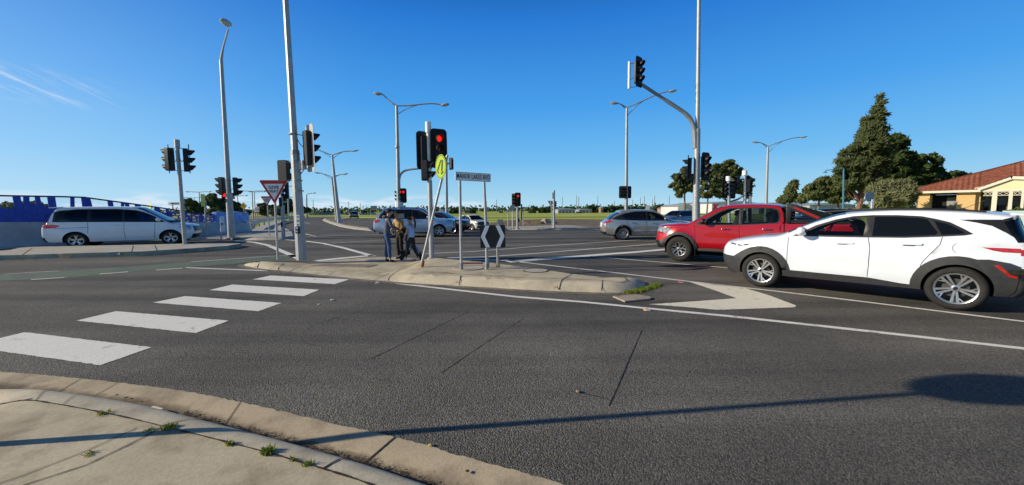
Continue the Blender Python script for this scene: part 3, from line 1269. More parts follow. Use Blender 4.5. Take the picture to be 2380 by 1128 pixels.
def build_car(root, S):
    K = S.get('k', 6)
    NT = S.get('nt', 12)
    C = catmull(S['C'], K)
    E = catmull(S['E'], K)
    n = len(C)
    WB, r = S['WB'], S['r']
    ra = S.get('ra', r + 0.05)
    W = S['W'] / 2
    xf, xr = max(p[0] for p in S['C']), min(p[0] for p in S['C'])
    b0, b1 = S['belt']           # belt height at x=+1 and at x=-1
    sill = S['sill']
    tum = S.get('tumble', 0.34)
    axf, axr = WB / 2, -WB / 2
    fl = S.get('flare', 0.02)

    def belt(x):
        return b0 + (b1 - b0) * (1 - x) / 2

    def Y(x, z):
        w = W
        sF = xf - 0.9
        if x > sF:
            w -= S.get('tf', 0.16) * ((x - sF) / 0.9) ** 2.2
        sR = xr + 0.9
        if x < sR:
            w -= S.get('tr', 0.12) * ((sR - x) / 0.9) ** 2.2
        zb = belt(x)
        d = z - zb
        if d > -0.25:
            w -= tum * softpos(d - 0.01, 0.06) + 0.10 * max(0, d) ** 2
        zm = 0.62
        if z < zm:
            w -= 0.07 * ((zm - z) / (zm - sill)) ** 2
        else:
            w -= 0.05 * sm((z - zm) / (zb - zm)) * 0.8
        # shoulder crease and door scallop
        cz = zb - 0.14 + 0.03 * (-x)
        w += 0.012 * math.exp(-((z - cz) / 0.03) ** 2) * (1 if abs(x) < 1.7 else 0.5)
        w -= 0.016 * math.exp(-((z - (sill + 0.32)) / 0.09) ** 2) * sm((axf - ra - x) / 0.3) * sm((x - axr - ra) / 0.3)
        for ax in (axf, axr):
            rr = math.hypot(x - ax, z - r)
            if z < zb:
                w += fl * math.exp(-((rr - ra) / 0.09) ** 2)
        return w

    # bottom edge with wheel arches, running from the rear to the front
    zlo = r

    def arc(ax):
        pts = []
        a_s = math.asin(max(-1, min(1, (sill - r) / ra)))
        aa0, aa1 = PI - a_s, a_s
        k = 22
        for i in range(k + 1):
            t = aa0 + (aa1 - aa0) * i / k
            pts.append((ax + ra * math.cos(t), r + ra * math.sin(t)))
        return pts
    arcR, arcF = arc(axr), arc(axf)
    er = E[-1]
    ef = E[0]
    bottom = []
    for i in range(1, 4):
        bottom.append((er[0] + (arcR[0][0] - er[0]) * i / 4, er[1] + (sill - er[1]) * i / 4))
    bottom += arcR
    for i in range(1, 16):
        bottom.append((arcR[-1][0] + (arcF[0][0] - arcR[-1][0]) * i / 16, sill))
    bottom += arcF
    for i in range(1, 4):
        bottom.append((arcF[-1][0] + (ef[0] - arcF[-1][0]) * i / 4, sill + (ef[1] - sill) * i / 4))
    outline = [(p[0], p[1]) for p in E] + bottom
    regs = S['regions']
    rp = []
    for rg in regs:
        poly = rg[1]
        if rg[4] if len(rg) > 4 else False:
            poly = catmull(poly, 4, closed=True)
        rp.append([tuple(p) for p in poly])
    ov, tr = cdt(outline, rp, S.get('step', 0.07))
    faces = {}

    def put(key, vs, fs):
        d = faces.setdefault(key, MB())
        d.add(vs, fs)
    cls = {}
    for f, cx, cy in tr:
        k = None
        for i, poly in enumerate(rp):
            if inpoly(cx, cy, poly):
                k = i
        cls.setdefault(k, []).append(f)
    for side in (1, -1):
        for k, fl_ in cls.items():
            off = 0.0 if k is None else (regs[k][3] if len(regs[k]) > 3 else 0.0)
            used = sorted({i for f in fl_ for i in f})
            mp = {i: j for j, i in enumerate(used)}
            vs = [(ov[i].x, side * (Y(ov[i].x, ov[i].y) + off), ov[i].y) for i in used]
            fs = []
            for f in fl_:
                g = tuple(mp[i] for i in f)
                fs.append(g[::-1] if side == 1 else g)
            if k is None:
                key = ('body', 0)
            else:
                nm = regs[k][0]
                key = (nm, side if nm not in ('cladding', 'body', 'panel_gap', 'window_trim', 'wheel_arch_trim') else 0, k if nm in ('window',) else 0)
            put(key, vs, fs)
            # skirt so that raised or sunk panels have an edge
            if off > 0:
                cnt = {}
                for f in fs:
                    for a, b in ((f[0], f[1]), (f[1], f[2]), (f[2], f[0])):
                        cnt[(a, b)] = cnt.get((a, b), 0) + 1
                sv, sf = [], []
                for (a, b) in cnt:
                    if (b, a) not in cnt:
                        j = len(sv)
                        A_, B_ = vs[a], vs[b]
                        sv += [A_, B_, (B_[0], B_[1] - side * (off + 0.01), B_[2]), (A_[0], A_[1] - side * (off + 0.01), A_[2])]
                        sf.append((j + 1, j, j + 3, j + 2))
                put(key, sv, sf)
    # top skin
    tops = S['tops']       # (name, key index a, key index b, t0, t1)
    ne = S.get('nexp', 2.6)
    grid = []
    for i in range(n):
        cx, cz = C[i][0], C[i][1]
        ex, ez = E[i][0], E[i][1]
        ye = Y(ex, ez)
        ex_ = C[i][2] if len(C[i]) > 2 else ne
        row = []
        for j in range(NT + 1):
            th = PI / 2 * j / NT
            c_, s_ = math.cos(th), math.sin(th)
            a = max(c_, 0) ** (2 / ex_)
            b = max(s_, 0) ** (2 / ex_)
            row.append(Vector((ex + (cx - ex) * b, ye * a, ez + (cz - ez) * b)))
        grid.append(row)
    for i in range(n - 1):
        for j in range(NT):
            name = 'body'
            t = (j + 0.5) / NT
            si = (i + 0.5) / K
            for tp in tops:
                if tp[1] <= si < tp[2] and tp[3] <= t < tp[4]:
                    name = tp[0]
            sided = name in ('headlight', 'tail_light', 'fog_light')
            for side in (1, -1):
                q = [grid[i][j], grid[i + 1][j], grid[i + 1][j + 1], grid[i][j + 1]]
                q = [Vector((v.x, v.y * side, v.z)) for v in q]
                if side == -1:
                    q = q[::-1]
                put((name, side if sided else 0, 0) if name != 'body' else ('body', 0), q, [(0, 1, 2, 3)])
    mats = S['mats']
    for key, mbx in faces.items():
        nm = key[0]
        mt = mats.get(nm, mats['body'])
        if nm == 'window':
            mt = mats.get('window_%d' % key[2], mats['window'])
        # weld, then every separate piece becomes a part of its own
        wid, wv, wmap = {}, [], []
        for v in mbx.v:
            q = (round(v[0], 3), round(v[1], 3), round(v[2], 3))
            if q not in wid:
                wid[q] = len(wv)
                wv.append(v)
            wmap.append(wid[q])
        wf = [tuple(dict.fromkeys(wmap[i] for i in f)) for f in mbx.f]
        wf = [f for f in wf if len(f) > 2]
        par = list(range(len(wv)))

        def find(a):
            while par[a] != a:
                par[a] = par[par[a]]
                a = par[a]
            return a
        for f in wf:
            for a in f[1:]:
                par[find(a)] = find(f[0])
        comps = {}
        for f in wf:
            comps.setdefault(find(f[0]) if nm != 'body' else 0, []).append(f)
        for fl2 in comps.values():
            if nm != 'body' and len(fl2) < 3:
                continue
            us = sorted({i for f in fl2 for i in f})
            mp = {i: j for j, i in enumerate(us)}
            me = bpy.data.meshes.new(nm)
            me.from_pydata([wv[i] for i in us], [], [tuple(mp[i] for i in f) for f in fl2])
            me.validate()
            me.materials.append(mt)
            me.polygons.foreach_set('use_smooth', [True] * len(me.polygons))
            me.set_sharp_from_angle(angle=R_(42))
            ob = bpy.data.objects.new(nm, me)
            COL.objects.link(ob)
            ob.parent = root
    # wheel arches and underside
    for side in (1, -1):
        for pts in (arcR, arcF):
            ar = MB()
            vs = []
            for p in pts:
                y = Y(p[0], p[1]) + 0.004
                vs += [(p[0], side * y, p[1]), (p[0], side * (y - 0.30), p[1])]
            ar.add(vs, [(2 * i, 2 * i + 2, 2 * i + 3, 2 * i + 1) for i in range(len(pts) - 1)])
            ar.build('wheel_arch_liner', UNDER, root, smooth=True)
    ub = MB()
    ub.box(((xf + xr) / 2, 0, 0.42), (xf - xr - 0.7, 2 * (W - 0.36), 0.40))
    ub.box((0, 0, sill + 0.06), (WB - 2 * ra - 0.02, 2 * (W - 0.12), 0.10))
    for sx, L_ in ((1, xf - axf - ra), (-1, -xr - ra + axr)):
        cxx = (axf + ra + xf) / 2 if sx > 0 else (axr - ra + xr) / 2
        ub.box((cxx, 0, sill + 0.11), (max(0.1, L_ - 0.35), 2 * (W - 0.30), 0.14))
    ub.build('underbody', UNDER, root)
    # interior
    if S.get('interior', True):
        it = MB()
        zb = (b0 + b1) / 2
        ix0, ix1 = S['cabin']
        it.box(((ix0 + ix1) / 2, 0, zb - 0.25), (ix1 - ix0, 2 * (W - 0.13), 0.04))
        it.box((ix1 - 0.05, 0, zb - 0.08), (0.32, 2 * (W - 0.14), 0.2))
        it.build('cabin_trim', SEAT, root)
        st = S.get('seats', [0.15, -0.75])
        for sxp in st:
            for sy in (-1, 1):
                s2 = MB()
                M = Matrix.Rotation(R_(-14), 4, 'Y')
                s2.box((sxp, sy * 0.36, zb - 0.02), (0.13, 0.46, 0.56), M)
                s2.box((sxp - 0.085, sy * 0.36, zb + 0.33), (0.09, 0.24, 0.17), M)
                s2.build('seat', SEAT, root, bevel=0.03, smooth=True)
        sw = MB()
        Ms = Matrix.Translation((ix1 - 0.38, -0.36, zb + 0.02)) @ Matrix.Rotation(R_(65), 4, 'Y')
        sw.lathe([(0.17, 0.0), (0.185, 0.012), (0.19, 0.0), (0.185, -0.012), (0.17, 0.0)], Ms, 20)
        sw.build('steering_wheel', TRIM, root, smooth=True)
    # wheels
    tw = S.get('tw', 0.225)
    for ax in (axf, axr):
        for side in (1, -1):
            yy = side * (Y(ax, r + ra - 0.01) - tw / 2 - S.get('inset', 0.03))
            make_wheel(root, ax, yy, side, r, S['rim'], tw, S['style'], S['rimmat'])
    # mirrors
    mx, mz = S['mirror']
    for side in (1, -1):
        mm = MB()
        y0 = Y(mx, mz)
        mm.ell((mx - 0.02, side * (y0 + 0.15), mz + 0.06), (0.085, 0.125, 0.085), 16, 10)
        mm.tube([(mx, side * (y0 - 0.02), mz - 0.01), (mx, side * (y0 + 0.08), mz + 0.02)], 0.028)
        mo = mm.build('wing_mirror', S.get('mirrormat', mats['body']), root, smooth=True)
        ms = MB()
        ms.ell((mx - 0.085, side * (y0 + 0.15), mz + 0.06), (0.02, 0.10, 0.065), 14, 8)
        ms.build('mirror_glass', CHROME, mo, smooth=True)
    # handles
    for hx, hz in S.get('handles', []):
        for side in (1, -1):
            hb = MB()
            y0 = Y(hx, hz)
            hb.tube([(hx - 0.11, side * (y0 - 0.005), hz), (hx - 0.09, side * (y0 + 0.035), hz), (hx, side * (y0 + 0.042), hz + 0.003), (hx + 0.09, side * (y0 + 0.035), hz), (hx + 0.11, side * (y0 - 0.005), hz)],
                    [0.012, 0.016, 0.017, 0.016, 0.012], 8)
            hb.build('door_handle', S.get('handlemat', mats['body']), root, smooth=True)
    return Y


def gapline(pts, w=0.009):
    """thin polygon along a polyline in x-z"""
    pts = [Vector(p) for p in pts]
    L1, L2 = [], []
    for i, p in enumerate(pts):
        t = (pts[min(i + 1, len(pts) - 1)] - pts[max(i - 1, 0)]).normalized()
        nn = Vector((-t.y, t.x)) * w / 2
        L1.append(tuple(p + nn))
        L2.append(tuple(p - nn))
    return L1 + L2[::-1]


def ring(cx, cz, r0, r1, a0, a1, k=18):
    """arch-shaped band polygon"""
    out = [(cx + r1 * math.cos(R_(a0 + (a1 - a0) * i / k)), cz + r1 * math.sin(R_(a0 + (a1 - a0) * i / k))) for i in range(k + 1)]
    inn = [(cx + r0 * math.cos(R_(a0 + (a1 - a0) * i / k)), cz + r0 * math.sin(R_(a0 + (a1 - a0) * i / k))) for i in range(k + 1)]
    return out + inn[::-1]


def grow(poly, d):
    """outset a window outline to get its frame"""
    cx = sum(p[0] for p in poly) / len(poly)
    cz = sum(p[1] for p in poly) / len(poly)
    n = len(poly)
    area = sum(poly[i][0] * poly[(i + 1) % n][1] - poly[(i + 1) % n][0] * poly[i][1] for i in range(n))
    sg = 1 if area > 0 else -1
    out = []
    for i in range(n):
        p0, p1, p2 = Vector(poly[i - 1]), Vector(poly[i]), Vector(poly[(i + 1) % n])
        n1 = (p1 - p0).normalized(); n1 = Vector((n1.y, -n1.x)) * sg
        n2 = (p2 - p1).normalized(); n2 = Vector((n2.y, -n2.x)) * sg
        b = (n1 + n2)
        if b.length < 1e-6:
            b = n1
        b.normalize()
        out.append(tuple(p1 + b * d / max(0.45, b.dot(n1))))
    return out


def place(root, pf=None, pr=None, side=1, half=0.8, yaw=None, WB=2.7):
    """stand the car on the tyre contact points of its near side (front pf, rear pr)"""
    if pf and pr:
        a, b = G(*pf), G(*pr)
        yaw = math.atan2(a.y - b.y, a.x - b.x)
        mid = (a + b) / 2
    else:
        d = Vector((math.cos(yaw), math.sin(yaw), 0))
        mid = (G(*pf) - d * WB / 2) if pf else (G(*pr) + d * WB / 2)
    left = Vector((-math.sin(yaw), math.cos(yaw), 0))
    root.location = mid - left * side * half
    root.location.z = 0.004
    root.rotation_euler = (0, 0, yaw)
    return yaw


def extra_tube(root, name, pts, r, mat, n=8):
    mb = MB()
    mb.tube(pts, r, n)
    return mb.build(name, mat, root, smooth=True)


# ---- small white crossover (nearest car) ----
WB = 2.6
side_f = [(0.68, 1.08), (0.42, 1.235), (0.17, 1.34), (-0.04, 1.395), (-0.23, 1.415), (-0.205, 1.095), (0.3, 1.085)]
side_r = [(-0.33, 1.42), (-0.6, 1.42), (-0.86, 1.405), (-0.96, 1.38), (-1.07, 1.185), (-1.045, 1.145), (-0.7, 1.11), (-0.315, 1.097)]
side_q = [(-1.02, 1.365), (-1.16, 1.32), (-1.29, 1.235), (-1.35, 1.185), (-1.30, 1.17), (-1.11, 1.152)]
frame_all = [(0.80, 1.052), (0.46, 1.26), (0.19, 1.37), (-0.05, 1.43), (-0.3, 1.45), (-0.6, 1.452), (-0.88, 1.436), (-1.04, 1.395), (-1.19, 1.345), (-1.34, 1.245), (-1.43, 1.175), (-1.34, 1.15), (-1.1, 1.122), (-0.7, 1.085), (-0.2, 1.07), (0.3, 1.058)]
white = paint('white_car_paint', (0.80, 0.84, 0.90), 0, 0.22)
spec = dict(
    WB=WB, W=1.80, r=0.338, ra=0.375, rim=0.235, style='double5', rimmat=RIMS, belt=(1.03, 1.10), sill=0.27, tumble=0.36, tw=0.23,
    C=[(1.95, .20), (2.06, .30), (2.12, .42), (2.145, .58), (2.135, .72), (2.09, .83), (2.00, .90), (1.75, .965), (1.40, 1.03), (1.06, 1.075), (.72, 1.25), (.32, 1.43), (.05, 1.505), (-.35, 1.55), (-.8, 1.558), (-1.3, 1.54), (-1.62, 1.51), (-1.86, 1.475),
       (-1.90, 1.43), (-1.95, 1.26), (-2.02, 1.05), (-2.045, .95), (-2.05, .80), (-2.065, .65), (-2.07, .50), (-2.05, .36), (-1.97, .25)],
    E=[(1.73, .24), (1.76, .31), (1.79, .42), (1.80, .55), (1.78, .67), (1.72, .77), (1.62, .84), (1.45, .90), (1.24, .965), (.92, 1.025), (.53, 1.25), (.20, 1.385), (-.04, 1.445), (-.38, 1.485), (-.8, 1.492), (-1.2, 1.475), (-1.48, 1.44), (-1.68, 1.405),
       (-1.71, 1.36), (-1.78, 1.20), (-1.86, 1.04), (-1.88, .95), (-1.885, .80), (-1.885, .65), (-1.88, .50), (-1.86, .36), (-1.80, .28)],
    regions=[
        ('window_trim', frame_all, None, 0.002),
        ('window_trim', [(-1.28, 1.385), (-1.48, 1.39), (-2.0, 1.392), (-2.0, 1.10), (-1.87, 1.085), (-1.74, 1.20), (-1.60, 1.30), (-1.45, 1.345)], None, 0.003),
        ('window', side_f, None, -0.004, False),
        ('window', side_r, None, -0.004, False),
        ('window', side_q, None, -0.004, False),
        ('panel_gap', gapline([(-0.27, 1.07), (-0.30, .9), (-0.30, .6), (-0.29, .40)])),
        ('panel_gap', gapline([(0.86, 1.03), (0.86, .80), (0.86, .6), (0.85, .40)])),
        ('panel_gap', gapline([(-1.12, 1.12), (-1.10, 1.0), (-1.0, .84), (-0.93, .72), (-0.90, .62)])),
        ('panel_gap', gapline([(-1.27, 1.03), (-1.24, 1.0), (-1.23, .96), (-1.24, .92), (-1.27, .89)], 0.006)),
        ('cladding', ring(1.3, .338, .36, .49, -14, 194), None, 0.012),
        ('cladding', [(1.62, .15), (1.9, .15), (1.9, .60), (1.79, .60), (1.73, .645), (1.66, .70), (1.57, .755), (1.48, .795), (1.39, .82), (1.3, .826), (1.5, .62)], None, 0.010),
        ('cladding', ring(-1.3, .338, .36, .50, -14, 194), None, 0.014),
        ('cladding', [(-1.45, .80), (-1.6, .81), (-1.80, .77), (-1.9, .72), (-1.9, .15), (-1.6, .15), (-1.62, .5)], None, 0.012),
        ('cladding', [(0.95, .2), (0.93, .40), (0.4, .395), (-0.3, .39), (-0.55, .36), (-0.7, .34), (-0.95, .33), (-0.95, .2)], None, 0.012),
        ('tail_light', [(-1.52, .985), (-1.62, .945), (-1.72, .925), (-1.9, .92), (-1.9, .982)], None, 0.006),
        ('rear_lamp', [(-1.70, .735), (-1.81, .60), (-1.9, .58), (-1.9, .73), (-1.76, .745)], None, 0.02),
        ('tail_light', [(-1.64, .735), (-1.80, .57), (-1.87, .555), (-1.87, .585), (-1.81, .60), (-1.70, .735)], None, 0.022),
        ('headlight', [(1.83, .595), (1.76, .60), (1.69, .575), (1.665, .545), (1.68, .51), (1.83, .50)], None, 0.014),
        ('headlight', [(1.74, .80), (1.55, .835), (1.50, .848), (1.60, .862), (1.70, .85)], None, 0.006),
    ],
    tops=[('cladding', 0, 3.4, 0, 1.0), ('headlight', 2.6, 3.3, 0.0, 0.2), ('grille', 3.8, 4.7, 0.62, 1.0), ('headlight', 5.5, 5.9, 0.0, 0.36),
          ('windscreen', 9.3, 11.8, 0.22, 1.0), ('rear_window', 18, 19.8, 0.0, 1.0), ('window_trim', 17.4, 18, 0.0, 0.22), ('tail_light', 20.9, 21.5, 0.0, 0.5),
          ('cladding', 23.5, 27, 0.0, 1.0), ('rear_lamp', 22.6, 23.8, 0.0, 0.25), ('number_plate', 21.5, 22.8, 0.72, 1.0)],
    mats=dict(body=white, cladding=CLAD, window=GL_DARK, window_2=GL_CLEAR, windscreen=GL_MID, rear_window=GL_MID, window_trim=TRIM, panel_gap=GAP, tail_light=LAMPR, headlight=pm('lamp_smoke', (.07, .075, .085), .12, .3, .1, 25, coat=1.0), grille=TRIM, rear_lamp=LAMPDK, number_plate=PLATE),
    cabin=(-1.55, .82), mirror=(0.66, 1.09), seats=[-0.40, -1.1])
car1 = thing('white_crossover', 'white crossover with grey wheel arch cladding and double-spoke silver wheels, nearest the camera', 'car')
Y1 = build_car(car1, spec)
place(car1, (1762, 667.5), (2222, 723), 1, 0.87)
for side in (1, -1):
    pts = []
    for x in (0.35, 0.2, 0, -.3, -.7, -1.1, -1.4, -1.55):
        zz = 1.505 + 0.045 * (1 - ((x + 0.6) / 0.95) ** 2)
        pts.append((x, side * 0.60, zz + 0.0))
    extra_tube(car1, 'roof_rail', pts, [0.012, 0.018] + [0.02] * 4 + [0.018, 0.012], TRIM)
mb = MB()
mb.tube([(-1.30, 0.0, 1.52), (-1.36, 0, 1.56)], 0.012)
mb.tube([(-1.34, 0, 1.545), (-1.56, 0, 1.68)], 0.004, 6)
mb.build('antenna', TRIM, car1, smooth=True)
for hx, hz in ((0.02, .96), (-0.80, .99)):
    for side in (1, -1):
        mb = MB()
        y0 = Y1(hx, hz)
        mb.box((hx, side * (y0 + 0.006), hz), (0.22, 0.03, 0.030))
        h = mb.build('door_handle', white, car1, bevel=0.01, smooth=True)
        mb = MB()
        mb.tube([(hx - 0.12, side * (y0 + 0.006), hz + .008), (hx + 0.0, side * (y0 + 0.018), hz - 0.019), (hx + 0.11, side * (y0 + 0.014), hz - 0.020)], 0.005, 6)
        mb.build('handle_gap', GAP, h)
# spoiler, wiper, badge on the wheels
mb = MB()
mb.box((-1.88, 0, 1.46), (0.20, 1.18, 0.03), Matrix.Rotation(R_(-8), 4, 'Y'))
mb.build('spoiler', white, car1, bevel=0.012, smooth=True)
mb = MB()
mb.tube([(-2.06, -0.1, 1.06), (-2.08, 0.05, 1.10), (-2.06, 0.35, 1.12)], 0.015, 6)
mb.build('rear_wiper', TRIM, car1)
mb = MB()
mb.tube([(1.87, .62, .36), (1.875, .64, .50)], 0.02, 6)
mb.build('bumper_insert', GALV, car1)

# ---- red dual cab pickup ----
red = paint('red_car_paint', (0.46, 0.005, 0.012), 0.2, 0.22)
WB = 3.125
uf = [(1.02, 1.16), (.62, 1.42), (.42, 1.535), (.25, 1.60), (.12, 1.615), (-.02, 1.62), (-.04, 1.17), (.5, 1.155)]
ur = [(-.13, 1.62), (-.6, 1.62), (-.80, 1.605), (-.93, 1.56), (-.98, 1.45), (-.985, 1.29), (-.93, 1.235), (-.55, 1.205), (-.12, 1.175)]
fr_all = [(1.15, 1.145), (.66, 1.46), (.42, 1.58), (.25, 1.64), (-.1, 1.655), (-.6, 1.655), (-.84, 1.64), (-.97, 1.58), (-1.02, 1.45), (-1.025, 1.28), (-.96, 1.21), (-.55, 1.18), (0, 1.145), (.5, 1.13)]
spec = dict(
    WB=WB, W=1.86, r=0.385, ra=0.45, rim=0.215, style='y6', rimmat=pm('alloy_machined', (.28, .28, .29), .35, .8, .3, 30), belt=(1.12, 1.17), sill=0.42, tumble=0.30, tw=0.26, tf=0.2, inset=0.01, flare=0.045,
    C=[(2.32, .36), (2.40, .46), (2.44, .60), (2.45, .78), (2.44, .95), (2.40, 1.06), (2.28, 1.12), (2.0, 1.16), (1.65, 1.19), (1.35, 1.215), (1.0, 1.42), (.62, 1.64), (.4, 1.72), (.0, 1.755), (-.5, 1.755), (-.85, 1.735), (-1.02, 1.70),
       (-1.07, 1.62), (-1.12, 1.45), (-1.16, 1.30), (-1.17, 1.22), (-1.6, 1.22), (-2.2, 1.22), (-2.72, 1.22), (-2.78, 1.19), (-2.80, 1.0), (-2.80, .75), (-2.78, .60), (-2.70, .50)],
    E=[(1.98, .42), (2.04, .50), (2.08, .62), (2.08, .78), (2.06, .90), (1.98, 1.00), (1.86, 1.05), (1.65, 1.08), (1.45, 1.10), (1.26, 1.12), (.86, 1.38), (.52, 1.58), (.32, 1.655), (.0, 1.685), (-.5, 1.685), (-.82, 1.665), (-.98, 1.62),
       (-1.03, 1.55), (-1.07, 1.42), (-1.09, 1.28), (-1.10, 1.205), (-1.6, 1.21), (-2.2, 1.21), (-2.64, 1.21), (-2.68, 1.17), (-2.70, 1.0), (-2.70, .75), (-2.68, .60), (-2.62, .50)],
    regions=[
        ('window_trim', fr_all, None, 0.002), ('window', uf, None, -0.004, False), ('window', ur, None, -0.004, False),
        ('panel_gap', gapline([(-.08, 1.13), (-.08, .8), (-.07, .44)])),
        ('panel_gap', gapline([(1.13, 1.12), (1.10, .8), (1.07, .44)])),
        ('panel_gap', gapline([(-1.05, 1.19), (-1.03, .9), (-.96, .7), (-.95, .44)])),
        ('panel_gap', gapline([(-1.12, 1.205), (-1.12, .44)], 0.02)),
        ('wheel_arch_trim', ring(1.5625, .385, .43, .535, 0, 190), None, 0.03),
        ('wheel_arch_trim', ring(-1.5625, .385, .43, .535, -5, 185), None, 0.03),
        ('headlight', [(2.10, .90), (2.03, .86), (1.90, .90), (1.82, .98), (1.88, 1.045), (2.0, 1.03), (2.10, .95)], None, 0.005),
        ('lower_bumper', [(1.9, .3), (2.1, .3), (2.12, .60), (1.99, .58)], None, 0.004),
        ('tail_light', [(-2.72, 1.14), (-2.60, 1.14), (-2.58, .82), (-2.72, .82)], None, 0.004)],
    tops=[('lower_bumper', 0, 2.2, 0, 1), ('grille', 2.6, 5.0, 0.36, 1.0), ('headlight', 4.0, 5.5, 0.0, 0.34), ('windscreen', 9.4, 11.7, 0.18, 1.0), ('rear_window', 17, 19, 0.2, 1.0)],
    mats=dict(body=red, window=GL_MID, window_1=GL_CLEAR, window_2=GL_MID, windscreen=GL_MID, rear_window=GL_MID, window_trim=TRIM, panel_gap=GAP, headlight=LAMPW, grille=TRIM, lower_bumper=TRIM, wheel_arch_trim=CLAD, tail_light=LAMPR),
    cabin=(-1.0, 1.1), mirror=(0.88, 1.19), mirrormat=TRIM, handles=[(0.28, 1.03), (-.74, 1.05)], handlemat=CHROME, seats=[0.1, -0.75])
car2 = thing('red_pickup', 'red dual cab pickup with black sports bar and covered tray behind the white crossover', 'pickup truck')
Y2 = build_car(car2, spec)
yaw2 = place(car2, (1577, 608.5), None, 1, 0.93, yaw=R_(141), WB=WB * .95)
car2.scale = (.96, .96, .97)
# side step, sports bar, tray cover, mudflap
for side in (1, -1):
    mb = MB()
    mb.tube([(1.02, side * .82, .40), (.95, side * .93, .40), (0, side * .94, .40), (-.92, side * .93, .40), (-1.0, side * .82, .40)], 0.05, 8)
    mb.build('side_step', CLAD, car2, smooth=True)
    mb = MB()
    mb.prism([(-1.14, 1.22), (-1.14, 1.72), (-1.28, 1.72), (-1.5, 1.60), (-2.15, 1.26), (-2.2, 1.22), (-1.95, 1.22), (-1.4, 1.50), (-1.26, 1.56), (-1.24, 1.22)],
             Matrix(((1, 0, 0, 0), (0, 0, 1, 0), (0, 1, 0, 0), (0, 0, 0, 1))), side * .80 - .03, side * .80 + .03)
    mb.build('sports_bar', TRIM, car2, bevel=0.012, smooth=True)
    mb = MB()
    mb.prism([(-1.32, 1.66), (-1.30, 1.62), (-1.82, 1.34), (-1.86, 1.38)], Matrix(((1, 0, 0, 0), (0, 0, 1, 0), (0, 1, 0, 0), (0, 0, 0, 1))), side * .836 - .006, side * .836 + .006)
    mb.build('sports_bar_insert', red, car2)
    mb = MB()
    for zz in (1.30, 1.38, 1.46, 1.54):
        mb.box((-1.19 - (1.62 - zz) * .7, side * .80, zz), (0.12 + (1.62 - zz) * 1.3, .02, .018))
    mb.build('bar_louvre', TRIM, car2)
    mb = MB()
    mb.box((1.5625 - .47, side * .80, .36), (.012, .24, .34))
    mb.build('mudflap', TRIM, car2)
mb = MB()
mb.box((-1.21, 0, 1.70), (.16, 1.6, .06))
mb.build('sports_bar', TRIM, car2, bevel=0.02, smooth=True)
mb = MB()
mb.box((-1.96, 0, 1.245), (1.55, 1.62, .05))
mb.build('tray_cover', TRIM, car2, bevel=0.015)
mb = MB()
mb.prism([(-1.30, 1.70), (-1.34, 1.64), (-2.1, 1.27), (-2.55, 1.27), (-2.0, 1.50)], Matrix(((1, 0, 0, 0), (0, 0, 1, 0), (0, 1, 0, 0), (0, 0, 0, 1))), -.76, .76)
mb.build('canopy_cover', GL_DARK, car2)


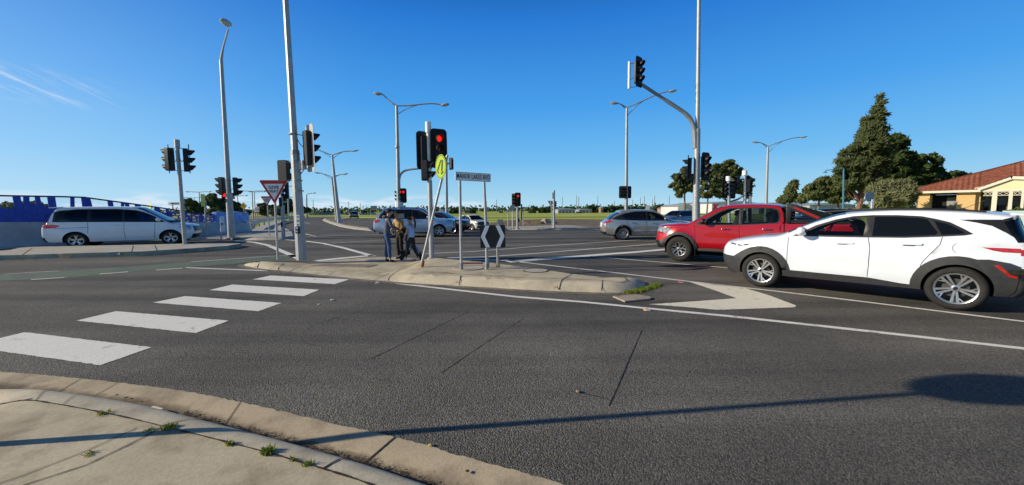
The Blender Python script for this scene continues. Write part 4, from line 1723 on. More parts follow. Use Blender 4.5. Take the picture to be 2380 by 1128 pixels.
# ---- generic suv / van / hatch builder from a compact description ----
def generic(name, label, cat, p, mats_body, dims, style='five', rimmat=RIMS, wins=None, lights=True, glass=None, group=None, clad=None, extra_regs=(), extra_tops=()):
    """dims: dict(L front overhang, rear overhang, WB, W, H, r, belt, hood, sill, cowl x, roof x, rear roof x, tail x)"""
    d = dims
    WB = d['WB']; xf = WB / 2 + d['fo']; xr = -WB / 2 - d['ro']
    H, bl, hd, sl = d['H'], d['belt'], d['hood'], d['sill']
    cow, rf, rr, tl = d['cowl'], d['roof'], d['rroof'], d['tail']
    wm_ = (cow + rf) / 2 + 0.02
    zm_ = (hd + 0.05 + H - 0.06) / 2 + 0.03
    C = [(xf - .16, sl - .02), (xf - .05, sl + .10), (xf, sl + .25), (xf - .005, .65), (xf - .05, hd - .10), (xf - .16, hd - .03), (xf - .42, hd + .01), (cow + .25, hd + .05), (cow, hd + .09), (wm_, zm_), (rf, H - .05), (rf - .35, H - .01), ((rf + rr) / 2, H), (rr + .25, H - .02), (rr, H - .06),
         (rr - .06, H - .13), ((rr + tl) / 2 - .03, (H + bl) / 2), (tl, bl + .02), (xr + .03, bl - .12), (xr, .70), (xr - .0, .52), (xr + .03, .36), (xr + .12, sl)]
    E = [(xf - .44, sl), (xf - .38, sl + .10), (xf - .35, sl + .25), (xf - .36, .62), (xf - .42, hd - .18), (xf - .52, hd - .10), (xf - .70, hd - .055), (cow + .20, hd - .01), (cow - .05, hd + .03), (wm_ - .1, zm_ - .03), (rf - .12, H - .11), (rf - .40, H - .075), ((rf + rr) / 2, H - .065), (rr + .28, H - .085), (rr + .08, H - .13),
         (rr + .02, H - .19), ((rr + tl) / 2 + .06, (H + bl) / 2 - .02), (tl + .12, bl), (xr + .19, bl - .12), (xr + .17, .70), (xr + .17, .52), (xr + .18, .38), (xr + .24, sl + .03)]
    regs = [('window_trim', wins['frame'], None, 0.002)]
    for w in wins['panes']:
        regs.append(('window', w, None, -0.003, False))
    for gl in wins.get('gaps', []):
        regs.append(('panel_gap', gapline(gl, 0.012)))
    if clad:
        ra = d['r'] + .045
        regs += [('wheel_arch_trim', ring(WB / 2, d['r'], ra - .02, ra + .05, -10, 190), None, 0.008), ('wheel_arch_trim', ring(-WB / 2, d['r'], ra - .02, ra + .05, -10, 190), None, 0.008)]
    regs += list(extra_regs)
    if lights:
        regs += [('headlight', [(xf - .34, hd - .28), (xf - .42, hd - .27), (xf - .62, hd - .13), (xf - .50, hd - .10), (xf - .36, hd - .14)], None, 0.003)]
    m = dict(body=mats_body, window=glass or GL_DARK, windscreen=GL_MID, rear_window=GL_DARK, window_trim=TRIM, panel_gap=GAP, headlight=LAMPW, tail_light=LAMPR, grille=TRIM, wheel_arch_trim=CLAD, number_plate=PLATE, lower_bumper=TRIM)
    m.update(wins.get('mats', {}))
    spec = dict(WB=WB, W=d['W'], r=d['r'], rim=d['r'] * .68, style=style, rimmat=rimmat, belt=(bl - .01, bl + .04), sill=sl, C=C, E=E, regions=regs, k=5, nt=9, step=0.1,
                tops=[('grille', 2.6, 4.0, .42, 1.0), ('lower_bumper', 0.4, 1.8, .3, 1.0), ('headlight', 3.2, 4.8, 0, .36), ('windscreen', 8.2, 9.95, .18, 1.0), ('rear_window', 15.2, 16.8, .14, 1.0), ('tail_light', 16.9, 18.2, 0.0, .40), ('number_plate', 18.0, 19.0, .74, 1.0), ('lower_bumper', 20.4, 22, 0, 1)] + list(extra_tops),
                mats=m, cabin=(tl + .3, cow - .1), mirror=(cow - .35, bl + .03), handles=wins.get('handles', []), seats=wins.get('seats', [0.1, -.75]), handlemat=d.get('handlemat', mats_body), tumble=d.get('tumble', .33), tw=.22)
    root = thing(name, label, cat, group=group)
    Yf = build_car(root, spec)
    return root, Yf


# silver sloping-roof suv (crossing right)
lex = paint('silver_car_paint', (0.42, 0.42, 0.40), 0.6, 0.3)
D = dict(WB=2.79, fo=1.02, ro=1.07, W=1.895, H=1.66, r=.37, belt=1.06, hood=1.02, sill=.28, cowl=1.12, roof=.32, rroof=-1.55, tail=-2.22)
wn_ = dict(frame=[(1.02, 1.05), (.55, 1.38), (.25, 1.51), (-.2, 1.565), (-.8, 1.55), (-1.35, 1.45), (-1.75, 1.30), (-2.02, 1.14), (-1.6, 1.10), (-1.0, 1.07), (0, 1.045)],
           panes=[[(.92, 1.075), (.5, 1.37), (.22, 1.48), (-.1, 1.53), (-.12, 1.07)], [(-.2, 1.07), (-.19, 1.535), (-.75, 1.52), (-1.15, 1.45), (-1.45, 1.33), (-1.25, 1.12), (-.8, 1.09)]],
           gaps=[[(-.16, 1.04), (-.17, .7), (-.16, .34)], [(1.0, 1.0), (.98, .7), (.93, .34)], [(-1.2, 1.05), (-1.15, .85), (-.95, .6)], [(.9, .50), (0, .47), (-.9, .46)]], handles=[(.2, .92), (-.9, .96)], mats=dict(window_1=GL_MID, rear_window=GL_MID))
o, _ = generic('silver_crossover', 'silver crossover with sloping dark rear pillar and multi-spoke wheels, crossing behind the red pickup', 'car', None, lex, D, 'multi', RIMS, wn_, clad=True,
               extra_regs=[('tail_light', [(-1.88, 1.04), (-2.0, .98), (-2.4, .90), (-2.4, 1.04)], None, .004)], extra_tops=[('tail_light', 19.0, 19.5, 0, .3)])
place(o, None, (1449, 558.5), -1, .86, yaw=R_(-5), WB=2.6)
o.scale = (.94, .93, .93)
silver_suv = o

# blue-silver suv waiting behind the family
high = paint('blue_silver_paint', (0.42, 0.50, 0.62), 0.35, 0.3)
D = dict(WB=2.79, fo=.93, ro=1.07, W=1.91, H=1.75, r=.37, belt=1.08, hood=1.06, sill=.30, cowl=1.15, roof=.42, rroof=-1.85, tail=-2.3)
wn_ = dict(frame=[(1.05, 1.07), (.6, 1.42), (.3, 1.57), (-.2, 1.63), (-1.2, 1.63), (-1.75, 1.57), (-2.02, 1.30), (-2.03, 1.14), (-1.2, 1.10), (0, 1.07)],
           panes=[[(.95, 1.09), (.55, 1.42), (.28, 1.54), (-.1, 1.59), (-.12, 1.09)], [(-.2, 1.09), (-.19, 1.595), (-1.02, 1.595), (-1.12, 1.12)], [(-1.2, 1.12), (-1.1, 1.59), (-1.65, 1.54), (-1.9, 1.28), (-1.9, 1.16)]],
           gaps=[[(-.16, 1.06), (-.17, .7), (-.16, .36)], [(1.0, 1.04), (.98, .7), (.93, .36)], [(-1.16, 1.08), (-1.1, .85), (-.95, .65)]], handles=[(.2, .95), (-.9, .98)], mats=dict(window_1=GL_MID))
o, _ = generic('blue_silver_suv', 'bluish silver SUV with red tail lights standing behind the family on the island', 'car', None, high, D, 'five', RIMS, wn_,
               extra_regs=[('tail_light', [(-1.95, 1.03), (-2.05, .90), (-2.4, .86), (-2.4, 1.06)], None, .004)])
place(o, (1021, 551.5), None, -1, .93, yaw=R_(6), WB=2.79)
suv2 = o
for side in (1, -1):
    extra_tube(o, 'roof_rail', [(.2, side * .68, 1.69), (.1, side * .68, 1.74), (-.7, side * .68, 1.77), (-1.5, side * .68, 1.74), (-1.65, side * .68, 1.69)], .02, GALVD)
mb = MB()
mb.box((-2.46, 0, .42), (.3, .08, .06)); mb.box((-2.58, 0, .45), (.08, .08, .10))
mb.build('tow_bar', TRIM, o)
mb = MB()
mb.box((-.80, -0.935, 1.27), (.42, .006, .26))
mb.build('window_shade', pm('sun_shade', (.35, .36, .3), .8), o)

# white people mover in the left lane
vanw = paint('van_white_paint', (0.93, 0.93, 0.93), 0.0, 0.3)
D = dict(WB=2.83, fo=.87, ro=1.02, W=1.79, H=1.75, r=.325, belt=1.06, hood=.93, sill=.25, cowl=1.45, roof=.45, rroof=-1.95, tail=-2.25, tumble=.28)
wn_ = dict(frame=[(1.42, 1.03), (1.1, 1.22), (.62, 1.48), (.35, 1.575), (-.2, 1.63), (-1.3, 1.63), (-1.85, 1.57), (-1.98, 1.50), (-2.03, 1.10), (-1.2, 1.085), (0, 1.06), (.6, 1.045)],
           panes=[[(1.34, 1.045), (1.08, 1.19), (.96, 1.25), (.90, 1.06)], [(.84, 1.06), (.90, 1.28), (.58, 1.46), (.3, 1.55), (.02, 1.585), (0, 1.075)], [(-.06, 1.08), (-.05, 1.59), (-1.0, 1.60), (-1.02, 1.09)], [(-1.08, 1.10), (-1.06, 1.60), (-1.75, 1.56), (-1.88, 1.48), (-1.96, 1.13)]],
           gaps=[[(.0, 1.05), (-.02, .7), (0, .32)], [(.95, 1.03), (.93, .7), (.90, .32)], [(-1.05, 1.08), (-1.06, .6)], [(-1.02, .86), (-2.0, .84)]], handles=[(.14, .92), (-.2, .92)], mats=dict(window_2=GL_MID, rear_window=GL_MID))
o, _ = generic('white_van', 'white people mover with long black side windows beside the blue screened wall', 'van', None, vanw, D, 'five', RIMS, wn_,
               extra_regs=[('tail_light', [(-1.80, .95), (-1.95, .86), (-2.3, .84), (-2.3, .99), (-2.0, 1.0)], None, .004)])
place(o, (405, 569), (183, 577.5), -1, .95)
o.scale = (1.17, 1.08, 1.08)
o.location.x -= .12
mb = MB()
mb.box((-1.98, 0, 1.70), (.35, 1.25, .03), Matrix.Rotation(R_(-4), 4, 'Y'))
mb.build('spoiler', vanw, o, bevel=.01)
van = o

# small white suv coming towards the camera from the right lane
wsu = paint('pearl_car_paint', (0.72, 0.71, 0.68), 0.05, 0.3)
D = dict(WB=2.65, fo=.9, ro=.9, W=1.84, H=1.64, r=.35, belt=1.04, hood=1.02, sill=.26, cowl=1.08, roof=.35, rroof=-1.55, tail=-2.0)
hat = dict(frame=[(1.0, 1.03), (.55, 1.36), (.28, 1.48), (-.2, 1.54), (-1.0, 1.53), (-1.45, 1.44), (-1.75, 1.22), (-1.7, 1.12), (-1.0, 1.07), (0, 1.03)],
           panes=[[(.9, 1.05), (.5, 1.35), (.25, 1.45), (-.1, 1.50), (-.12, 1.05)], [(-.2, 1.05), (-.19, 1.50), (-.95, 1.49), (-1.05, 1.09)], [(-1.12, 1.1), (-1.02, 1.48), (-1.4, 1.40), (-1.62, 1.22), (-1.6, 1.14)]],
           gaps=[[(-.16, 1.02), (-.17, .7), (-.16, .34)], [(.98, .98), (.96, .7), (.9, .34)]], handles=[(.2, .92), (-.9, .95)])
o, _ = generic('white_suv', 'small white SUV turned towards the camera between the street name sign posts', 'car', None, wsu, D, 'five', RIMS, hat, clad=True)
o.location = G(1099, 534.5); o.location.z = .004
o.rotation_euler = (0, 0, R_(-52))
o.scale = (.72, .72, .72)
# dark maroon hatch hidden behind the blue-silver suv
mar = paint('maroon_car_paint', (0.05, 0.008, 0.012), 0.3, 0.3)
D2 = dict(WB=2.6, fo=.85, ro=.75, W=1.76, H=1.48, r=.32, belt=.95, hood=.92, sill=.24, cowl=1.12, roof=.3, rroof=-1.5, tail=-1.9)
hat2 = dict(frame=[(1.05, .94), (.55, 1.24), (.25, 1.34), (-.2, 1.39), (-1.0, 1.37), (-1.5, 1.22), (-1.6, 1.02), (0, .95)],
            panes=[[(.95, .96), (.5, 1.22), (.22, 1.31), (-.1, 1.35), (-.12, .96)], [(-.2, .97), (-.19, 1.35), (-.95, 1.33), (-1.4, 1.19), (-1.45, 1.03)]], gaps=[[(-.16, .94), (-.16, .34)]], handles=[(.2, .85)])
o, _ = generic('maroon_hatchback', 'dark maroon hatchback half hidden beyond the nose of the bluish silver SUV', 'car', None, mar, D2, 'five', RIMS, hat2)
place(o, (1052, 544), None, -1, .85, yaw=R_(-12), WB=2.6)
# grey blue wagon beyond the silver crossover
gb = paint('grey_blue_paint', (0.16, 0.20, 0.27), 0.5, 0.3)
D3 = dict(WB=2.75, fo=.95, ro=1.0, W=1.83, H=1.62, r=.34, belt=1.0, hood=.98, sill=.26, cowl=1.1, roof=.35, rroof=-1.85, tail=-2.25)
o, _ = generic('grey_blue_wagon', 'grey blue wagon facing left beyond the silver crossover', 'car', None, gb, D3, 'five', RIMS, hat, clad=True)
o.location = G(1574, 527); o.location.z = .004
o.rotation_euler = (0, 0, R_(205))
o.scale = (.86, .86, .86)
# teal car far down the road, dark car behind the pickup tray
teal = paint('teal_car_paint', (0.08, 0.2, 0.24), 0.3, 0.3)
o, _ = generic('teal_car', 'teal car far down the left road', 'car', None, teal, D2, 'five', RIMS, hat2)
o.location = G(823, 508); o.location.z = .004
o.rotation_euler = (0, 0, R_(112))
dk = paint('dark_car_paint', (0.012, 0.014, 0.018), 0.3, 0.3)
o, _ = generic('dark_car', 'dark car mostly hidden behind the pickup tray', 'car', None, dk, D2, 'five', RIMS, hat2)
o.location = (P(1900, 500, 27)); o.location.z = .004
o.rotation_euler = (0, 0, R_(165))

# the white wagon queued behind the pickup: only its roof shows over the white crossover
D5 = dict(WB=2.75, fo=.95, ro=1.0, W=1.83, H=1.66, r=.34, belt=1.04, hood=1.0, sill=.26, cowl=1.1, roof=.35, rroof=-1.75, tail=-2.2)
o, _ = generic('white_wagon', 'white wagon queued behind the red pickup, its roof just showing over the crossover', 'car', None, wsu, D5, 'five', RIMS, hat)
d2 = Vector((math.cos(yaw2), math.sin(yaw2), 0))
o.location = car2.location - d2 * 6.3
o.rotation_euler = (0, 0, yaw2)
for side in (1, -1):
    extra_tube(o, 'roof_rail', [(.2, side * .66, 1.60), (.1, side * .66, 1.65), (-.7, side * .66, 1.68), (-1.4, side * .66, 1.65), (-1.55, side * .66, 1.59)], .02, GALV)
# ------------------------------------------------------------------ signals, lamps and signs
LRED_ON = pm('lens_red_lit', (0.6, 0.02, 0.01), 0.3, 0, 0.2, 60, emit=(1.0, 0.02, 0.01), estr=1.1)
LRED = pm('lens_red_off', (0.10, 0.012, 0.008), 0.25, 0, 0.2, 60, coat=0.6)
LAMB = pm('lens_amber_off', (0.16, 0.05, 0.01), 0.25, 0, 0.2, 60, coat=0.6)
LGRN = pm('lens_green_off', (0.01, 0.06, 0.04), 0.25, 0, 0.2, 60, coat=0.6)
BPLATE = pm('backing_board', (0.010, 0.010, 0.012), 0.6, 0, 0.15, 8, spec=0.3)
HOUSE = pm('signal_housing', (0.016, 0.016, 0.018), 0.5, 0, 0.15, 8, spec=0.35)
HOUSEG = pm('signal_housing_grey', (0.45, 0.46, 0.46), 0.5, 0, 0.1, 8)
LUM = pm('luminaire_grey', (0.45, 0.46, 0.46), 0.45, 0.2, 0.1, 8)
LUMGL = pm('luminaire_glass', (0.6, 0.6, 0.55), 0.1, 0, 0.1, 8, coat=1.0)


def signal_head(parent, pos, yaw, lit=(True, False, False), aspects=3, board=True, scale=1.0, cols=1, side_board=None, grey=False, lens=0.1):
    """pos = centre of the head in world space relative to parent's origin; yaw = where the lenses look"""
    h = 0.33 * aspects * scale
    M = frame(pos, yaw)
    mb = MB()
    wbx = 0.30 * scale * cols
    mb.prism(roundrect(wbx, h, 0.05 * scale), M, -0.16 * scale, 0.02)
    hd = mb.build('signal_head', HOUSEG if grey else HOUSE, parent, smooth=True)
    if grey:
        mb = MB()
        mb.prism(roundrect(wbx * .72, h * .94, 0.04 * scale), M, -0.19 * scale, -0.155 * scale)
        mb.build('back_cover', HOUSE, hd, smooth=True)
    if board:
        bw, bh = (0.58 if cols == 1 else 0.85) * scale, h + 0.34 * scale
        mb = MB()
        mb.prism(roundrect(bw, bh, 0.13 * scale, 6), M, -0.012, 0.0)
        mb.build('backing_board', BPLATE, hd, smooth=True)
        if side_board:
            mb = MB()
            mb.prism(roundrect(bw + .05, bh + .05, 0.14 * scale, 6), M, -0.02, -0.013)
            mb.build('board_edge', side_board, hd)
    for c in range(cols):
        cx = (c - (cols - 1) / 2) * 0.30 * scale
        for k in range(aspects):
            cy = (((aspects - 1) / 2) - k) * 0.33 * scale
            Ml = M @ Matrix.Translation((cx, cy, 0.02))
            r = lens * scale * 1.05
            mb = MB()
            mb.lathe([(0.0, 0.035), (r * .6, 0.028), (r, 0.004)], Ml, 20)
            on = lit[k] if k < len(lit) else False
            mt = (LRED_ON if on else LRED) if k == 0 else (LAMB if k == 1 and aspects == 3 else LGRN)
            mb.build('lens', mt, hd, smooth=True)
            # cut-away visor: open below
            mb = MB()
            n = 18
            vs = []
            rr = r + 0.02 * scale
            for i in range(n + 1):
                t = R_(-55 + 290 * i / n)
                L_ = (0.24 * scale) * (0.38 + 0.62 * max(0, min(1, (math.sin(t) + 0.82) / 1.5)))
                for z, q in ((0.0, rr), (L_, rr * 0.98), (L_, rr * .98 - 0.008), (0.0, rr - 0.008)):
                    vs.append(Ml @ Vector((q * math.cos(t), q * math.sin(t), z)))
            fs = []
            for i in range(n):
                for j in range(4):
                    fs.append((i * 4 + j, i * 4 + (j + 1) % 4, (i + 1) * 4 + (j + 1) % 4, (i + 1) * 4 + j))
            mb.add(vs, fs)
            mb.build('visor', HOUSE, hd, smooth=True, angle=50)
    return hd


def bracket(parent, a, b, drop=0.0):
    mb = MB()
    mb.tube([a, b], 0.014, 6)
    mb.build('bracket', GALVD, parent)


def cable(parent, a, b, sag):
    a, b = Vector(a), Vector(b)
    pts = []
    for i in range(11):
        t = i / 10
        p = a.lerp(b, t)
        p.z -= sag * 4 * t * (1 - t)
        pts.append(p)
    mb = MB()
    mb.tube(pts, 0.012, 6)
    mb.build('cable', CABLE, parent, smooth=True)


def pole_axis(bpx, tpx, zb=0.0):
    b = G(bpx[0], bpx[1], zb)
    t = P(tpx[0], tpx[1], b.y)
    return b, t


def pole(parent, b, t, r0, r1, mat=GALV, name='pole', n=16, base=True, steps=1):
    """b,t given relative to parent"""
    mb = MB()
    mb.cyl(b, t, r0, r1, n)
    o = mb.build(name, mat, parent, smooth=True)
    if base:
        mb = MB()
        d = (Vector(t) - Vector(b)).normalized()
        mb.cyl(Vector(b) - d * 0.02, Vector(b) + d * 0.03, r0 * 1.9, r0 * 1.9, n)
        mb.build('base_plate', mat, parent)
    return o


def rel(root, v):
    return Vector(v) - Vector(root.location)


GRP_TL = 'traffic lights around the junction'

# --- traffic light on a tall octagonal lamp column, on the near island ---
b, t = pole_axis((701, 604), (664, 0), .13)
Y0 = b.y
top = b + (t - b) * 1.18
root = thing('traffic_light', 'thick grey column with traffic lights and a push button at the island left end', 'traffic light', b, group=GRP_TL)
d = (t - b)
mb = MB()
mb.cyl((0, 0, 0), d * .42, .155, .125, 8)
mb.build('pole', GALV, root)
mb = MB()
mb.cyl(d * .42, d * 1.18, .10, .07, 8)
mb.build('upper_pole', GALV, root)
mb = MB()
mb.cyl(d * .418, d * .435, .135, .12, 8)
mb.build('collar', GALVD, root)
fr_ = lambda px, py: rel(root, P(px, py, Y0))
hd = signal_head(root, fr_(722, 345), R_(46), (False,), 3, True, 1.0, side_board=HOUSEG)
for q_ in ((681, 312), (688.5, 376), (692, 420), (694.5, 444)):
    cc_ = fr_(*q_)
    mb = MB()
    rr0 = .155 - .03 * min(1, cc_.z / (d.z * .42)) + .006
    mb.cyl(cc_ * Vector((1, 0, 1)) - Vector((0, 0, .015)), cc_ * Vector((1, 0, 1)) + Vector((0, 0, .015)), rr0, rr0, 8)
    mb.build('clamp_band', GALVD, root)
signal_head(root, fr_(657, 397) + Vector((0, .15, 0)), R_(80), (False,), 2, False, 0.95)
for a, b2 in (((686, 312), (716, 317)), ((690, 376), (722, 380)), ((690, 376), (658, 378)), ((692, 420), (662, 419))):
    bracket(root, fr_(*a), fr_(*b2))
cable(root, fr_(692, 325), fr_(712, 340), .10)
cable(root, fr_(662, 395), fr_(706, 395), .22)
mb = MB()
mb.box(fr_(700, 384), (.26, .16, .26), Matrix.Rotation(R_(-18), 3, 'Z'))
mb.build('control_box', pm('grey_enamel', (.5, .5, .48), .5, 0, .08), root, bevel=.012)
mb = MB()
mb.box(fr_(699.5, 513) + Vector((0, -.165, 0)), (.115, .02, .34))
pl = mb.build('notice_plate', WHITEP, root, bevel=.008)
mb = MB()
for k in range(3):
    mb.box(fr_(699.5, 504 + k * 9) + Vector((0, -.178, 0)), (.05, .004, .05 if k == 1 else .035))
mb.build('pictogram', pm('sign_dark_grey', (.15, .15, .16), .5), pl)
mb = MB()
mb.box(fr_(699, 534) + Vector((0, -.17, 0)), (.13, .07, .22))
pb = mb.build('push_button', pm('button_navy', (.01, .02, .06), .4), root, bevel=.03, smooth=True)
mb = MB()
Mx = frame(fr_(699, 530) + Vector((0, -.208, 0)), R_(-90))
mb.prism([(-.035, 0), (0, .045), (.035, 0), (.015, 0), (.015, -.03), (-.015, -.03), (-.015, 0)], Mx, 0, .004)
mb.build('arrow', WHITEP, pb)
mb = MB()
Mx = frame(fr_(699, 538) + Vector((0, -.206, 0)), R_(-90))
mb.lathe([(0, .02), (.03, .018), (.036, 0)], Mx, 16)
mb.build('button', CHROME, pb, smooth=True)

# --- near island signal post with the lit red ---
b, t = pole_axis((1003.5, 601), (995, 284), .13)
Y0 = b.y
root = thing('traffic_light', 'island signal post with a large lit red light behind the leaning round sign', 'traffic light', b, group=GRP_TL)
fr_ = lambda px, py: rel(root, P(px, py, Y0))
pole(root, (0, 0, 0), fr_(999, 420), .075, .07)
pole(root, fr_(999, 420), fr_(995.6, 306), .06, .06, WHITEP, 'pole', base=False)
pole(root, fr_(995.6, 309), fr_(995, 284), .088, .088, WHITEP, 'pole_cap', base=False)
signal_head(root, fr_(1018, 346) + Vector((.03, -.02, 0)), R_(-62), (True, False, False), 3, True, .87)
signal_head(root, fr_(987, 350) + Vector((-.02, .05, 0)), R_(122), (False,), 3, True, .85)
hd = signal_head(root, fr_(995, 396) + Vector((0.0, -.05, 0)), R_(-8), (False, False), 2, False, .88)
mb = MB()
mb.box(fr_(989, 397) + Vector((0, -.04, 0)), (.20, .24, .60))
mb.build('housing', HOUSE, root, bevel=.02)
for a, b2 in (((997, 312), (1018, 312)), ((998, 378), (1016, 380)), ((996, 312), (984, 315))):
    bracket(root, fr_(*a), fr_(*b2))
cable(root, fr_(993, 322), fr_(999, 372), .05)
cable(root, fr_(999, 326), fr_(1004, 372), .04)

# --- left median signal post ---
b, t = pole_axis((430, 568), (411, 325), .16)
Y0 = b.y
root = thing('traffic_light', 'signal post with two dark heads on the left median in front of the white van', 'traffic light', b, group=GRP_TL)
fr_ = lambda px, py: rel(root, P(px, py, Y0))
pole(root, (0, 0, 0), fr_(417, 400), .08, .075)
pole(root, fr_(417, 400), fr_(412, 344), .075, .075, base=False)
pole(root, fr_(412.3, 345), fr_(411, 325), .10, .10, GALV, 'pole_cap', base=False)
signal_head(root, fr_(391, 371), R_(172), (False,), 3, False, 1.0)
signal_head(root, fr_(437, 373), R_(38), (False,), 3, False, 1.0)
for a, b2 in (((391, 344), (436, 346)), ((394, 396), (440, 398))):
    bracket(root, fr_(*a), fr_(*b2))
for cx in (391, 439):
    mb = MB()
    mb.cyl(fr_(cx - 1, 336), fr_(cx + 3, 403), .018, .018, 6)
    mb.build('bracket', HOUSE, root)
cable(root, fr_(399, 352), fr_(410, 368), .28)
cable(root, fr_(429, 352), fr_(418, 368), .28)

# --- left far corner: tall lamp with signals ---
b, t = pole_axis((538.5, 553), (514, 125), .13)
Y0 = b.y
root = thing('traffic_light', 'tall slim lamp post with a curved arm and traffic lights by the blue screened wall', 'traffic light', b, group=GRP_TL)
fr_ = lambda px, py: rel(root, P(px, py, Y0))
pole(root, (0, 0, 0), fr_(532, 450), .19, .16)
pole(root, fr_(532, 450), fr_(514, 140), .13, .085, base=False)
mb = MB()
mb.tube([fr_(514.2, 152), fr_(513.5, 138), fr_(516, 122), fr_(520, 105), fr_(525, 88), fr_(530, 68)], [.07, .07, .06, .05, .045, .045])
mb.tube([fr_(514.5, 150), fr_(517.5, 130), fr_(519.5, 108)], .03)
mb.build('arm', GALV, root, smooth=True)
mb = MB()
mb.ell(fr_(533, 58) + Vector((0, -.25, 0)), (.21, .36, .15), 16, 8)
lm = mb.build('luminaire', LUM, root, smooth=True)
mb = MB()
mb.ell(fr_(534, 61) + Vector((0, -.28, -.02)), (.15, .28, .11), 14, 8)
mb.build('lamp_glass', LUMGL, lm, smooth=True)
signal_head(root, fr_(513, 433), R_(180), (False,), 3, False, 1.0)
signal_head(root, fr_(551, 434), R_(20), (False,), 3, False, 1.0)
signal_head(root, fr_(522, 460), R_(-60), (True, False), 2, False, .9)
for a, b2 in (((516, 419), (549, 421)), ((518, 449), (551, 452))):
    bracket(root, fr_(*a), fr_(*b2))
cable(root, fr_(521, 430), fr_(530, 440), .2)
cable(root, fr_(536, 440), fr_(546, 424), .15)
mb = MB()
mb.box(fr_(538, 456), (.25, .2, .35))
mb.build('control_box', GALV, root, bevel=.02)

# --- post behind the give way sign ---
b, t = pole_axis((659, 552), (655, 440), .1)
Y0 = b.y
root = thing('traffic_light', 'dark signal post partly hidden behind the near give way sign', 'traffic light', b, group=GRP_TL)
fr_ = lambda px, py: rel(root, P(px, py, Y0))
pole(root, (0, 0, 0), fr_(655, 420), .10, .09)
signal_head(root, fr_(664, 443), R_(200), (False,), 3, True, .95)
signal_head(root, fr_(655, 470), R_(20), (False, False), 2, False, .8)
mb = MB()
mb.box(fr_(657, 522), (.12, .2, .3))
mb.build('push_button', BLACK, root, bevel=.02)


def double_lamp(bpx, tpx, left, right, zb=0.12, label='', r=(.12, .07), brace=True, cat='street lamp', name='street_lamp', arm=.045, group='street lamps', Y=None, lum=(.34, .13, .09)):
    if Y:
        b = P(bpx[0], bpx[1], Y)
        b.z = 0
        t = P(tpx[0], tpx[1], Y)
    else:
        b, t = pole_axis(bpx, tpx, zb)
    Y0 = b.y
    root = thing(name, label, cat, b, group=group)
    f = lambda px, py: rel(root, P(px, py, Y0))
    pole(root, (0, 0, 0), f(*tpx), r[0], r[1], base=Y is None)
    for L_ in (left, right):
        if not L_:
            continue
        k = len(L_)
        mb = MB()
        pts = [f(*tpx)] + [f(*p) for p in L_]
        pts = [Vector(p) for p in catmull([tuple(p) for p in pts], 4)]
        mb.tube(pts, arm, 6)
        if brace:
            s = 1 if L_[0][0] > tpx[0] else -1
            q = L_[len(L_) // 2 - (1 if k > 3 else 0)]
            mb.tube([Vector(p) for p in catmull([tuple(f(tpx[0], tpx[1] + abs(L_[-1][0] - tpx[0]) * .2)), tuple((Vector(f(tpx[0], tpx[1] + abs(q[0] - tpx[0]) * .28)) + Vector(f(*q))) / 2), tuple(f(*q))], 3)], arm * .6, 6)
        mb.build('arm', GALV, root, smooth=True)
        e = Vector(f(*L_[-1]))
        s = 1 if L_[-1][0] > tpx[0] else -1
        mb = MB()
        M = Matrix.Rotation(R_(-8 * s), 3, 'Y')
        mb.ell(e + Vector((s * lum[0] * .8, 0, 0)), (lum[0], lum[1], lum[2]), 16, 8, M)
        lm = mb.build('luminaire', LUM, root, smooth=True)
        mb = MB()
        mb.ell(e + Vector((s * lum[0] * .9, 0, -lum[2] * .5)), (lum[0] * .6, lum[1] * .8, lum[2] * .7), 12, 6, M)
        mb.build('lamp_glass', LUMGL, lm, smooth=True)
    return root, f


# lamp post behind the blue-silver SUV with mast arm signals
Ya = 27.0
b = P(929, 556, Ya); b.z = 0
root, f = double_lamp((929, 556), (922, 246), [(912, 240), (902, 232), (893, 223), (886, 218)], [(945, 246), (975, 243), (1005, 241), (1026, 244)], label='two armed lamp post with small red signals beyond the bluish silver SUV', Y=Ya, r=(.16, .09), cat='traffic light', name='traffic_light', group=GRP_TL, lum=(.30, .16, .1))
mb = MB()
mb.tube([Vector(p) for p in catmull([tuple(f(927, 440)), tuple(f(928, 420)), tuple(f(932, 405)), tuple(f(945, 396)), tuple(f(980, 391)), tuple(f(1044, 380))], 5)], .07, 8)
mb.build('mast_arm', GALV, root, smooth=True)
signal_head(root, f(1049, 381), R_(60), (False,), 3, True, .62)
signal_head(root, f(934, 455), R_(-80), (True,), 3, True, .75, cols=2)
signal_head(root, f(923, 456) + Vector((0, .1, 0)), R_(-150), (False,), 3, True, .75)
mb = MB()
mb.ell(f(923.5, 342), (.16, .16, .18), 12, 8)
mb.build('sensor', LUM, root, smooth=True)
mb = MB()
mb.cyl(f(928, 487), f(928, 470), .28, .28, 10)
mb.build('pole_base', WHITEP, root, smooth=True)

# slim mast behind the round crossing sign
b = P(1039, 536, 31); b.z = 0
root = thing('mast', 'slim grey mast rising behind the round crossing sign at the field edge', 'mast', b)
pole(root, (0, 0, 0), rel(root, P(1036, 322, 31)), .13, .10)

